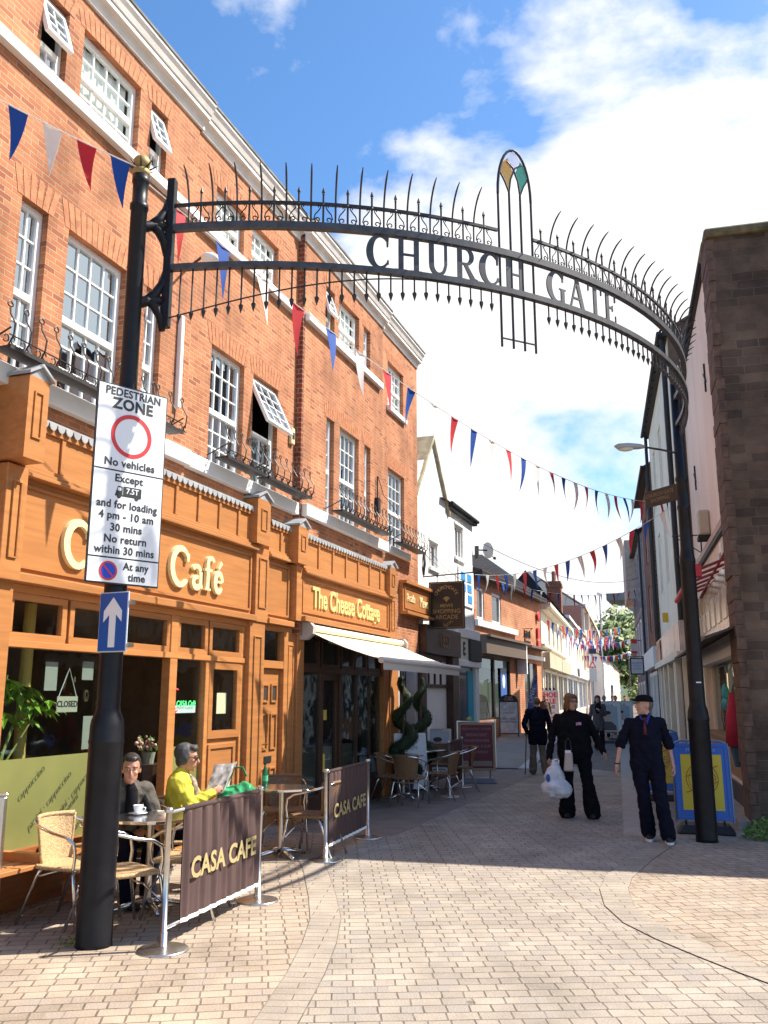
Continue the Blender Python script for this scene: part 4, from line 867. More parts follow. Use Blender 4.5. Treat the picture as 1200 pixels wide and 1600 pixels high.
# far end of the street
FD = Frame((24.6, 101.0), (0.282, 0.959), True)
specs = [('far_terrace', 'white far terraced house with small dark windows at the end of the street', 0, 16, 6.0, M_render), ('far_terrace', 'brick edged pale far house with a blue awning beyond the white terrace', 16, 30, 6.2, M_white), ('far_terrace', 'cream far house last in the row under the trees', 30, 60, 6.0, M_cream)]
for nm, lb, u0, u1, ev, m_ in specs:
    h_ = FD.root(nm, lb, 'house', 'far terraced houses')
    W = [(u0 + 1 + 2.8 * k, z, u0 + 2.4 + 2.8 * k, z + 1.5) for k in range(int((u1 - u0 - 1) / 2.8)) for z in (1.0, 3.8)]
    shell(FD, h_, u0, u1, ev, m_, W)
    for q in W: simple_window(FD, h_, *q, -.1, 1, 2)
    gable_roof(FD, h_, u0, u1, ev, 2.4, M_tilered, 0, 7)[1].done('gable', m_, h_)
    if u0 == 16:
        b = B(); b.face([FD.p(18, 0.02, 3.2), FD.p(27, .02, 3.2), FD.p(27, 1.3, 2.5), FD.p(18, 1.3, 2.5)]); FD.bx(b, 18, 27, 1.28, 1.3, 2.2, 2.5); b.done('blue_awning', col('navy_awning', (.05, .06, .25)), h_)
    b = B(); FD.bx(b, u0 + 3, u0 + 4.4, -4, -3, ev + 1, ev + 3.6); b.done('chimney', M_brickdeep, h_)
mb = thing('tower_block', 'grey flat roofed concrete block rising behind the far trees', 'building', (62, 215, 0), R(-20))
b = B(); b.box(-3, 16, -6, 6, 0, 24); b.done('wall', col('grey_concrete', (.27, .29, .30), .8, .1), mb)
b = B(); b.box(-7, 17, -8, 7, 24.0, 25.6); b.done('flat_roof', col('roof_grey', (.18, .18, .19)), mb)
b = B()
for z in range(3, 23, 4): b.box(-2, 15, -6.08, -6.02, z, z + 1.6)
b.done('window_strip', M_farglass, mb)
b = B(); b.tube([(1, 0, 25.6), (1, 0, 29)], .08, 6); b.tube([(-.5, 0, 28), (4, 0, 28.6)], .05, 5); b.done('roof_aerial', M_black, mb)

# ================================================================ trees at the end
def tree(label, x, y, h, rad, seed, leaf=.55, n=1500, trunk=.28):
    rnd = random.Random(seed); t = thing('tree', label, 'tree', (x, y, 0), 0, 'trees at the far end of the street')
    b = B(); b.tube([(0, 0, 0), (.1, 0, h * .3), (0, .1, h * .55), (.1, 0, h * .8)], [trunk, trunk * .8, trunk * .5, trunk * .15], 8)
    lobes = []
    for k in range(11):
        a = rnd.random() * 6.28; rr = rad * (.25 + .6 * rnd.random()); z = h * (.42 + .5 * rnd.random())
        c = Vector((rr * math.cos(a), rr * math.sin(a), z)); lobes.append((c, rad * (.32 + .25 * rnd.random())))
        b.tube([(0, 0, h * .35), c * .5 + Vector((0, 0, h * .22)), c], [trunk * .5, trunk * .3, .03], 5)
    b.done('trunk', M_bark, t)
    b = B()
    for k in range(n):
        c, r_ = lobes[rnd.randrange(len(lobes))]
        d = Vector((rnd.gauss(0, 1), rnd.gauss(0, 1), rnd.gauss(0, .8))).normalized() * r_ * (rnd.random() ** .4)
        p = c + d; s_ = leaf * (.5 + rnd.random()); u = Vector((rnd.gauss(0, 1), rnd.gauss(0, 1), rnd.gauss(0, .6))).normalized(); v = u.orthogonal().normalized() * s_ * .5; u = u * s_
        b.face([p - u * .5, p + v, p + u * .5, p - v])
    b.done('crown', M_tree, t, recalc=False); return t
for i, (x, y, h, r_) in enumerate(((39.5, 160, 14.5, 6.5), (43.5, 168, 18, 7.5), (47.5, 174, 16.5, 7), (51.5, 180, 18, 7.5), (57, 186, 17, 8), (42, 165, 11.5, 6))):
    tree(['broad bushy tree at the left of the far clump', 'tallest rounded tree in the middle of the far clump', 'pale green tree right of the tallest far tree', 'large domed tree in front of the tower block', 'dark spreading tree at the right of the far clump', 'lower bushy tree in front of the far clump'][i], x, y, h, r_, 40 + i, .9, 1700)
tree('small round street tree by the far cream house', 26.6, 92.5, 3.9, 1.5, 77, .3, 700, .09)
hb = B(); hb.grid([[(-200 + 40 * i, 230 + 30 * j, -1 + 9 * math.sin(math.pi * min(1, j / 3) / 2)) for i in range(16)] for j in range(5)])
tag(hb.done('hills', col('far_green', (.06, .09, .03), .9, .4)), kind='structure')

# ================================================================ right side of the street
FR = Frame((5.618, 14.802), (0.2530, 0.9675), False)
pk = FR.root('pink_house', 'pink rendered house with a glazed shop between the stone wall and cream house', 'building')
hol = [(-2.2, .45, 3.4, 2.30)]
shell(FR, pk, -2.25, 4.25, 8.6, M_pink, hol, 0, 6.5, .15)
b = B(); FR.bx(b, -2.2, 4.25, 0, .06, 8.56, 8.64); b.tube([FR.p(-2.2, .08, 8.62), FR.p(4.25, .08, 8.62)], .04, 8); b.done('gutter', M_black, pk)
g_, bb_ = gable_roof(FR, pk, -1.5, 4.25, 8.60, .05, M_tilered, 0, 6.5, .05); bb_.done('gable', M_brickdeep, pk)
b = B(); FR.bx(b, -2.95, 4.25, 0, .07, 4.27, 4.38); b.done('string_course', col('pink_stone', (.52, .38, .30), .8), pk)
b = B(); FR.bx(b, -2.95, 4.25, 0, .06, 4.20, 4.268); b.done('dark_cable', M_black, pk)
b = B(); FR.bx(b, -2.9, 4.2, .0, .10, 2.70, 3.60)
fs = b.done('shiny_fascia', None or mat('glossy_ochre_sign', (.50, .36, .18), .14, spec=.8, var=.45, vscale=1.6, bump=.5, bscale=3.0), pk)
b = B()
for k in range(9):
    u = -2.6 + k * .85; FR.bx(b, u, u + .5, .10, .115, 2.85, 3.1 + .25 * random.random())
b.done('sign_print', mat('cream_gloss', (.75, .66, .52), .15), fs)
b = B(); FR.bx(b, -2.9, 4.2, .02, .05, 2.42, 2.52); FR.bx(b, -2.6, 4.7, .0, .12, 2.28, 2.42); b.done('white_beam', M_white, pk)
b = B(); b.hexa([FR.p(-2.9, .0, 2.66), FR.p(4.2, .0, 2.66), FR.p(4.2, .55, 2.46), FR.p(-2.9, .55, 2.46), FR.p(-2.9, .0, 2.69), FR.p(4.2, .0, 2.69), FR.p(4.2, .55, 2.50), FR.p(-2.9, .55, 2.50)]); b.done('canopy', col('brown_canopy', (.07, .05, .042)), pk)
b = B(); b.face([FR.p(-2.4, -.1, 1.0), FR.p(3.4, -.1, 1.0), FR.p(3.4, -.1, 2.3), FR.p(-2.4, -.1, 2.3)]); b.done('shop_window', M_glass, pk)
b = B(); FR.bx(b, -2.4, 3.4, -.14, -.02, .45, 1.0); FR.bx(b, -2.4, 3.4, -.14, .06, 1.0, 1.06); b.done('timber_stall_riser', col('honey_timber', (.34, .19, .075), .5, .2), pk)
b = B()
for u in (-2.4, 3.32): FR.bx(b, u, u + .08, -.14, -.09, 1.06, 2.3)
FR.bx(b, 3.4, 4.2, 0, .04, 0, 2.3); b.done('white_post', M_cream, pk)
b = B(); FR.bx(b, -2.95, 4.25, 0, .04, 0, .40); b.done('plinth', col('dark_plinth', (.05, .045, .045)), pk)
b = B(); FR.bx(b, -2.95, 4.25, .04, .30, 0, .12); b.done('threshold_kerb', M_slab, pk)
b = B()
for z in (1.3, 1.62, 1.95): FR.bx(b, -2.3, 3.3, -.185, -.15, z, z + .02)
for u in (-1.5, -.2, 1.2, 2.4): FR.bx(b, u, u + .03, -.184, -.152, 1.06, 2.3)
b.done('shelving', col('warm_shelf', (.16, .10, .05), .7, .3), pk)
b = B(); FR.bx(b, -2.3, 3.3, -.195, -.186, 1.0, 2.3); b.done('shop_backdrop', col('dim_backdrop', (.065, .05, .035), .8, .6, vscale=3), pk)
b = B()
for k in range(4): b.box(-1.7 + k * .95, -1.66 + k * .95, -.15, -.14, 1.45, 2.1)
each(b, 'strip_lamp', mat('warm_lamp', (1, .8, .5), emit=(1, .75, .4), estr=1.2), pk)
b = B(); b.ell(FR.p(.5, -.02, 1.75), (.20, .06, .17)); b.ell(FR.p(.5, -.02, 1.58), (.26, .07, .12)); b.done('hanging_bag', col('turquoise_bag', (.03, .32, .36), .6), pk, smooth=True)
b = B(); b.tube([FR.p(-1.85, .10, 1.75), FR.p(-1.85, .12, 1.4), FR.p(-1.85, .12, 1.0)], [.08, .13, .15], 8); b.done('hanging_garment', col('red_garment', (.42, .02, .05), .8), pk, smooth=True)
b = B(); b.tube([FR.p(-1.85, .12, 1.0), FR.p(-1.84, .12, .72)], [.10, .05], 8); b.done('blue_garment', col('teal_cloth', (.05, .14, .2), .8), pk)
# red folded awning frame
ra = FR.root('red_awning_frame', 'bare red painted awning frame folded against the pink house', 'awning frame')
b = B(); b.tube([FR.p(-2.0, .55, 3.50), FR.p(2.2, .55, 3.50)], .05, 8); b.box(*sorted((-2.12, -1.9)), .45, .62, 3.42, 3.60); b.done('roller_bar', M_red, ra)
b = B()
for k in range(6): u = -1.9 + k * .8; b.tube([FR.p(u, .02, 3.72), FR.p(u, .55, 3.52)], .022, 6)
each(b, 'arm', col('dark_red', (.28, .03, .03), .5), ra)
b = B(); b.tube([FR.p(-2.1, .12, 3.75), FR.p(2.2, .12, 3.55)], .02, 6); b.done('diagonal_bar', col('dark_red', (.28, .03, .03)), ra)
# fittings on the pink wall
def fitting(name, label, cat, fn):
    t = FR.root(name, label, cat); fn(t); return t
def f1(t):
    b = B(); FR.bx(b, -1.75, -1.45, 0, .12, 3.72, 4.02); b.done('case', col('alarm_white', (.7, .68, .62), .4), t, bevel=.03)
    b = B(); FR.bx(b, -1.70, -1.50, .12, .13, 3.75, 3.82); b.done('label_strip', col('grey_strip', (.3, .3, .3)), t)
fitting('alarm_box', 'white alarm box low on the pink wall beside the stone corner', 'alarm box', f1)
def f2(t):
    b = B(); FR.bx(b, .6, .95, 0, .2, 4.5, 4.95); b.done('case', col('lamp_beige', (.50, .42, .30), .5), t, bevel=.03)
    b = B(); FR.bx(b, .62, .93, .0, .21, 4.42, 4.5); b.done('lens', M_dark, t)
fitting('wall_lamp', 'beige wall lamp high on the pink wall', 'lamp', f2)
def f3(t):
    b = B(); b.tube([FR.p(2.4, .02, 4.8), FR.p(2.4, .55, 4.8)], .012, 6); b.tube([FR.p(2.4, .02, 4.45), FR.p(2.4, .53, 4.8)], .010, 6); b.tube([FR.p(2.4, .015, 4.3), FR.p(2.4, .015, 4.85)], .014, 6); b.done('bracket_arm', M_ironr, t)
    b = B(); FR.bx(b, 2.36, 2.44, 0, .02, 4.28, 4.36); b.done('wall_plate', M_ironr, t)
fitting('sign_bracket', 'empty thin iron sign bracket on the pink wall beside the black column', 'bracket', f3)
def f4(t):
    for u, z in ((-.4, 7.05), (2.6, 6.0)):
        b = B(); FR.bx(b, u - .02, u + .02, 0, .03, z - .25, z + .25); b.tube([FR.p(u - .15, .02, z - .12), FR.p(u + .15, .02, z + .12)], .015, 6); b.done('tie_plate', M_ironr, t)
fitting('wall_tie', 'pair of rusty iron wall tie plates on the pink render', 'wall tie', f4)
FS = Frame((6.46, 19.0), (0.2334, 0.9724), False)
cr = FS.root('cream_house', 'tall cream rendered house with black downpipes on the right behind the lamp column', 'building')
W = [(1.3 + 2.4 * k, z, 2.2 + 2.4 * k, z + 1.7) for k in range(3) for z in (4.6, 7.1)]
shell(FS, cr, 0, 8.3, 9.8, M_cream, W, 0, 7)
for h in W: simple_window(FS, cr, *h, -.08, 1, 2)
b = B(); FS.bx(b, -.1, 8.4, 0, .12, 9.72, 9.82)
for k in range(14): FS.bx(b, -.05 + .6 * k, .45 + .6 * k, .12, .17, 9.74, 9.9)
b.tube([FS.p(-.1, .20, 9.8), FS.p(8.4, .20, 9.8)], .045, 8); b.tube([FS.p(.12, .10, 9.8), FS.p(.12, .10, 0)], .06, 8); b.tube([FS.p(8.2, .10, 9.8), FS.p(8.2, .10, 2.6)], .05, 8); b.done('downpipe', M_black, cr)
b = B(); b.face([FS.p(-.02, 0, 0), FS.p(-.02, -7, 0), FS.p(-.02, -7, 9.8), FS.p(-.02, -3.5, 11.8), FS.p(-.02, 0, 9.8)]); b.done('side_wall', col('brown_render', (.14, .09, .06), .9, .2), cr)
gable_roof(FS, cr, 0, 8.4, 9.84, 2.0, M_tilered, 0, 7, .1)[1].done('gable', M_brickdeep, cr)
b = B(); FS.bx(b, 0.02, 8.3, 0, .15, 2.65, 3.3); b.done('sign_fascia', mat('patchy_sign', (.60, .48, .42), .3, var=.5, vscale=1.2), cr)
b = B(); FS.bx(b, 6.2, 7.6, .15, .19, 2.6, 3.25); b.done('orange_sign', mat('orange_print', (.55, .22, .12), .4, var=.8, vscale=3), cr)
b = B(); FS.bx(b, 0, 8.3, 0, .24, 2.5, 2.65)
for u in (0, 1.9, 2.3, 4.2, 5.9, 7.2, 8.05): FS.bx(b, u, u + .24, 0, .14, 0, 2.5)
each(b, 'cream_pilaster', M_cream, cr)
b = B(); FS.bx(b, .1, 8.2, -.02, .03, .45, 2.5); b.done('shop_window', M_farglass, cr)
b = B(); FS.bx(b, .1, 8.2, 0, .09, 0, .45); b.done('stall_riser', col('grey_riser', (.3, .28, .25)), cr)
b = B(); FS.bx(b, 5.0, 5.15, 0, .14, 3.65, 3.9); b.done('yellow_box', col('yellow_case', (.65, .42, .04)), cr)
nb = FS.root('narrow_brick_house', 'narrow dark red brick house squeezed between cream and white fronts on the right', 'building')
W = [(u, z, u + 1.1, z + 1.6) for u in (9.3, 12.0) for z in (3.9, 6.3)]
shell(FS, nb, 8.42, 14.6, 8.85, M_brickdeep, W, .03, 7)
for h in W: simple_window(FS, nb, *h, -.05, 1, 2)
b = B(); b.tube([FS.p(8.6, .1, 8.8), FS.p(8.6, .1, 0)], .06, 6); FS.bx(b, 8.42, 14.6, .03, .3, 8.75, 8.87); b.done('downpipe', M_black, nb)
gable_roof(FS, nb, 8.42, 14.6, 8.87, 2.0, M_tilered, .03, 7)[1].done('gable', M_brickdeep, nb)
b = B(); FS.bx(b, 8.42, 14.6, .03, .25, 2.6, 3.2); b.done('sign_fascia', M_white, nb)
for k in range(3): simple_window(FS, nb, 8.7 + 2 * k, .5, 10.5 + 2 * k, 2.5, .05, 2, 1, M_white, .12)
tm = FS.root('white_timbered_house', 'whitewashed timber boarded house with a jettied corner far down the right', 'building')
shell(FS, tm, 14.7, 25.2, 7.9, M_lilac, [], .05, 8)
b = B()
for k in range(9): u = 14.8 + 1.2 * k; FS.bx(b, u, u + .2, .05, .12, 0, 7.9)
for z in (2.6, 5.0, 7.5): FS.bx(b, 14.7, 25.2, .05, .11, z, z + .25)
each(b, 'timber_post', col('grey_post', (.34, .30, .30), .8, .2), tm)
for k in range(4): simple_window(FS, tm, 15.3 + 2.4 * k, .4, 16.4 + 2.4 * k, 2.3, .1, 2, 1, M_white, .12)
for k in range(4): simple_window(FS, tm, 15.3 + 2.4 * k, 3.3, 16.4 + 2.4 * k, 4.8, .1, 2, 2, M_white, .1)
b = B(); FS.bx(b, 21.5, 25.4, .05, .50, 6.0, 8.7); b.done('jettied_storey', col('buff_render', (.52, .42, .33), .85, .15), tm)
b = B(); b.tube([FS.p(15.0, .15, 7.9), FS.p(15.0, .15, 0)], .06, 6); FS.bx(b, 14.7, 21.5, .05, .3, 7.85, 7.98); b.done('downpipe', M_black, tm)
gable_roof(FS, tm, 14.7, 25.2, 7.95, 2.0, M_tilered, .05, 8)[1].done('gable', M_lilac, tm)
# dark stone gateway wall: turned at right angles to the street, it runs off to the right and shades the lane
stn = FR.root('stone_gateway', 'dark weathered sandstone wall of the old gateway at the right edge of the street', 'building')
rnd = random.Random(3)
b = B(); z = 0.0; S0 = -3.03; k = 0
while z < 8.26:        # the ragged street corner, course by course
    hgt = .165; dd = rnd.uniform(-.008, .012); ds = rnd.uniform(-.006, .014)
    FR.bx(b, S0 - ds - .01, -2.3, .04, .15 + dd, z, min(z + hgt, 8.26) - .004); z += hgt; k += 1
b.done('ragged_quoin', mat('brown_quoin', (.125, .075, .052), .95, var=.4, vscale=7, bump=1.0, bscale=18), stn, bevel=.012)
b = B()
nx, nz = 60, 64
rows = []
for j in range(nz + 1):
    zz = 8.26 * j / nz
    rows.append([FR.p(S0 - .012 - .02 * noise.noise(Vector((i * .35, j * .4, 2))), .06 - 16 * (i / nx) ** 1.6, zz) for i in range(nx + 1)])
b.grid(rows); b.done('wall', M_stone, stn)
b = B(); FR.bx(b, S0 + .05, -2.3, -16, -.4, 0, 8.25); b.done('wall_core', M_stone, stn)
b = B(); FR.bx(b, S0 - .10, -2.2, -16, .17, 8.262, 8.39); b.done('mossy_coping', mat('mossy_stone', (.13, .11, .06), .95, var=.5, vscale=6, bump=1.0, bscale=20), stn, bevel=.03)
# ================================================================ the ironwork arch over the street
ARC, ARR = Vector((-1.05, 11.67, 0)), 4.92
def ap(phi, z, out=0.0):
    a = R(phi); return Vector((ARC.x + (ARR + out) * math.sin(a), ARC.y - (ARR + out) * math.cos(a), z))
def ad(phi): a = R(phi); return Vector((math.cos(a), math.sin(a), 0))
gate = thing('gateway_arch', 'black wrought iron archway on two columns with spikes, letters and a small stained glass lancet', 'archway', (0, 0, 0))
LP, RP = (-2.02, 6.65, 0), (3.86, 11.17, 0)
b = B(); b.lathe([(.128, 0), (.124, .03), (.122, 1.36), (.126, 1.37), (.126, 1.385), (.122, 1.40), (.121, 1.48), (.115, 1.53), (.088, 1.60), (.084, 1.63), (.084, 3.2), (.068, 4.2), (.066, 5.62), (.075, 5.63), (.075, 5.67), (.06, 5.68), (.062, 5.86), (.07, 5.87), (.07, 5.93)], 28, LP); pl = b.done('post', M_iron, gate, smooth=False)
for p in pl.data.polygons: p.use_smooth = abs(p.normal.z) < .9
b = B(); b.lathe([(.132, 0), (.127, .04), (.125, 1.40), (.130, 1.41), (.130, 1.44), (.125, 1.46), (.120, 1.52), (.098, 1.60), (.095, 1.64), (.093, 3.35), (.100, 3.36), (.100, 3.40), (.088, 3.45), (.075, 3.55), (.072, 4.05), (.082, 4.06), (.082, 4.10), (.072, 4.12), (.072, 4.42), (.082, 4.43), (.082, 4.47), (.07, 4.5), (.065, 5.75)], 28, RP); pr_ = b.done('post', M_iron, gate)
for p in pr_.data.polygons: p.use_smooth = abs(p.normal.z) < .9
b = B(); b.lathe([(.068, 5.93), (.075, 5.95), (.075, 5.98), (.05, 6.0)], 20, LP); b.ell((LP[0], LP[1], 6.055), (.072, .072, .068), 20, 12); b.done('ball_finial', M_gold, gate, smooth=True)
b = B()
for k in range(8): a = k * math.pi / 4 + .2; b.tube([(LP[0] + .05 * math.cos(a), LP[1] + .05 * math.sin(a), 5.99), (LP[0] + .08 * math.cos(a), LP[1] + .08 * math.sin(a), 6.01), (LP[0] + .13 * math.cos(a), LP[1] + .13 * math.sin(a), 6.045)], [.010, .008, .003], 6)
each(b, 'crown_spike', M_ironr, gate)
b = B(); b.box(RP[0] - .03, RP[0] + .03, RP[1] - .099, RP[1] - .097, 1.86, 1.875); b.done('number_sticker', M_signw, gate)
# bracket plates at the left end
def arcbox(b, p0, p1, z0, z1, o0, o1, step=1.0):
    n = max(1, int((p1 - p0) / step)); ring = []
    for k in range(n + 1):
        f = p0 + (p1 - p0) * k / n; ring.append([b.bm.verts.new(ap(f, z, o)) for z, o in ((z0, o0), (z0, o1), (z1, o1), (z1, o0))])
    for A, D in zip(ring, ring[1:]):
        for i in range(4): b.bm.faces.new((A[i], A[(i + 1) % 4], D[(i + 1) % 4], D[i]))
    b.bm.faces.new(ring[0]); b.bm.faces.new(ring[-1][::-1])
PE = -8.6
b = B(); arcbox(b, PE - .5, PE + .28, 4.66, 6.0, -.035, .035); b.done('end_plate', M_iron, gate, bevel=.004)
b = B()
lp = Vector((LP[0], LP[1], 0)); e = ap(PE - .4, 0)
for zc in (5.50, 4.83):
    d = e - lp; pts = []
    for sg in (1,):
        for t, zz, r_ in ((0.0, -.03, .05), (.25, .0, .050), (.5, .03, .042), (.72, .05, .040), (1.0, .06, .045)):
            pts.append((lp + d * t + Vector((0, 0, zc + zz)), r_))
    b.tube([p for p, r_ in pts], [r_ for p, r_ in pts], 8)
    for s_ in (1, -1):    # curved gusset
        pp = [e + Vector((0, 0, zc + .06 + s_ * .26)), e - d * .10 + Vector((0, 0, zc + .06 + s_ * .14)), e - d * .3 + Vector((0, 0, zc + .05 + s_ * .05)), e - d * .55 + Vector((0, 0, zc + .03))]
        b.tube(pp, [.026, .036, .042, .040], 8)
b.done('bracket', M_iron, gate, smooth=True)
# rails
b = B(); arcbox(b, PE, 85, 5.515, 5.575, -.028, .028); b.done('upper_rail', M_rail, gate)
b = B(); arcbox(b, PE, 85, 5.160, 5.210, -.028, .028); b.done('lower_rail', M_rail, gate)
b = B(); arcbox(b, PE, 24.7, 5.742, 5.768, -.012, .012); arcbox(b, 29.2, 85, 5.742, 5.768, -.012, .012); b.done('top_rail', M_ironr, gate)
# brace under the lower rail
b = B(); pts = []
for k in range(25):
    t = k / 24; pts.append(ap(PE + (20 - PE) * t, 4.74 + .42 * math.sin(math.pi / 2 * t) ** 1.1))
b.tube(pts, .007, 6); b.done('brace_rod', M_ironr, gate)
def linked(me, name, M, parent=gate):
    o = bpy.data.objects.new(name, me); C.objects.link(o); o.parent = parent; o.matrix_local = M; return o
def amat(phi, z):
    d = ad(phi); n_ = Vector((math.sin(R(phi)), -math.cos(R(phi)), 0)); p = ap(phi, z)
    return Matrix(((d.x, -n_.x, 0, p.x), (d.y, -n_.y, 0, p.y), (0, 0, 1, p.z), (0, 0, 0, 1)))
def proto(fn):
    b = B(); fn(b); bmesh.ops.recalc_face_normals(b.bm, faces=b.bm.faces); me = bpy.data.meshes.new('p'); b.bm.to_mesh(me); b.bm.free(); me.materials.append(M_ironr); return me
def spike(b):   # curved outwards, away from the centre (local -y)
    b.tube([(0, 0, 0), (0, 0, .12)] + [(0, -.24 * (1 - math.cos(a)), .125 + .335 * math.sin(a)) for a in [i * .16 for i in range(1, 9)]], [.0085] * 8 + [.007, .004], 6)
def baluster(b):
    b.tube([(0, 0, 0), (0, 0, .27)], .009, 6); b.ell((0, 0, .175), (.016, .016, .016), 8, 6); b.ell((0, 0, .275), (.011, .011, .009), 8, 6)
    b.tube([(0, 0, .275), (0, 0, .29), (0, 0, .305), (0, 0, .335)], [.006, .015, .012, .002], 6)
    for s_ in (-1, 1):
        pts = [(s_ * (.045 + .026 * (1 - t / 6.5) * math.cos(t)), 0, .035 + .026 * (1 - t / 6.5) * math.sin(t)) for t in [i * .6 - 1.2 for i in range(11)]][::-1]
        pts += [(s_ * .078, 0, .045), (s_ * .068, 0, .085), (s_ * .040, 0, .12), (s_ * .022, 0, .15), (s_ * .028, 0, .17), (s_ * .042, 0, .165), (s_ * .04, 0, .15)]
        b.tube(pts, .0055, 5)
def dropspear(ln):
    def f(b):
        b.tube([(0, 0, 0), (0, 0, -ln)], .0075, 6); b.tube([(0, 0, -ln), (0, 0, -ln - .012), (0, 0, -ln - .03), (0, 0, -ln - .085)], [.006, .020, .018, .001], 6)
    return f
me_s, me_b = proto(spike), proto(baluster)
phi = -6.9; k = 0
while phi < 83:
    if not 23.6 < phi < 30.2: linked(me_s, 'curved_spike', amat(phi, 5.575))
    q = phi + 1.2
    if not 23.9 < q < 30.0: linked(me_b, 'scroll_baluster', amat(q, 5.575))
    phi += 2.4
phi = -7.4; k = 0
while phi < 82.5:
    if not 23.8 < phi < 30.1:
        ln = .115 + max(0.0, .27 * (1 - (phi + 7.4) / 24)) ** 1.0
        linked(proto(dropspear(ln)), 'drop_spear', amat(phi, 5.16))
    phi += 1.2
# stained glass lancet
LPH0, LPH1 = 24.9, 29.1
W_ = LPH1 - LPH0
def lp_(f, z, out=0.0): return ap(LPH0 + W_ * f, z, out)
b = B()
for f in (0.0, 1 / 3, 2 / 3, 1.0):
    top = 6.12 if f in (0.0, 1.0) else 6.16
    b.tube([lp_(f, 4.66), lp_(f, top)], .011, 6)
for side in (0, 1):
    pts = [lp_(side, 6.12)]
    for k in range(1, 9):
        t = k / 8; f = 0.5 * (1 - math.cos(t * math.pi / 2)) * 1.0; z = 6.12 + .48 * math.sin(t * math.pi / 2) ** .95
        pts.append(lp_(f if side == 0 else 1 - f, z))
    b.tube(pts, .013, 6)
    # inner crossing bars
    b.tube([lp_(1 / 3 if side == 0 else 2 / 3, 6.16), lp_(.39 if side == 0 else .61, 6.30), lp_(.53 if side == 0 else .47, 6.42), lp_(.72 if side == 0 else .28, 6.47)], .009, 6)
    b.tube([lp_(1 / 3 if side == 0 else 2 / 3, 6.16), lp_(.22 if side == 0 else .78, 6.26), lp_(.09 if side == 0 else .91, 6.34)], .009, 6)
b.tube([lp_(0, 4.74), lp_(1, 4.74)], .009, 6)
lc = b.done('lancet_frame', M_ironr, gate)
def pane(pts, colr, nm):
    b = B(); F_ = [lp_(f, z, .004) for f, z in pts]; K_ = [lp_(f, z, -.004) for f, z in pts]
    b.face(F_); b.face(K_[::-1])
    for i in range(len(pts)): b.face([F_[i], F_[(i + 1) % len(pts)], K_[(i + 1) % len(pts)], K_[i]])
    m = mat(nm, colr, .12, spec=.7); m.node_tree.nodes['Principled BSDF'].inputs['Transmission Weight'].default_value = .55
    b.done('coloured_glass', m, lc)
pane([(1 / 3, 6.17), (.22, 6.26), (.09, 6.35), (.19, 6.46), (.30, 6.50), (.45, 6.38), (.39, 6.28)], (.62, .40, .08), 'amber_glass')
pane([(2 / 3, 6.17), (.78, 6.26), (.91, 6.35), (.81, 6.46), (.70, 6.50), (.55, 6.38), (.61, 6.28)], (.03, .36, .28), 'green_glass')
pane([(.5, 6.41), (.31, 6.50), (.5, 6.60), (.69, 6.50)], (.42, .30, .30), 'rose_glass')
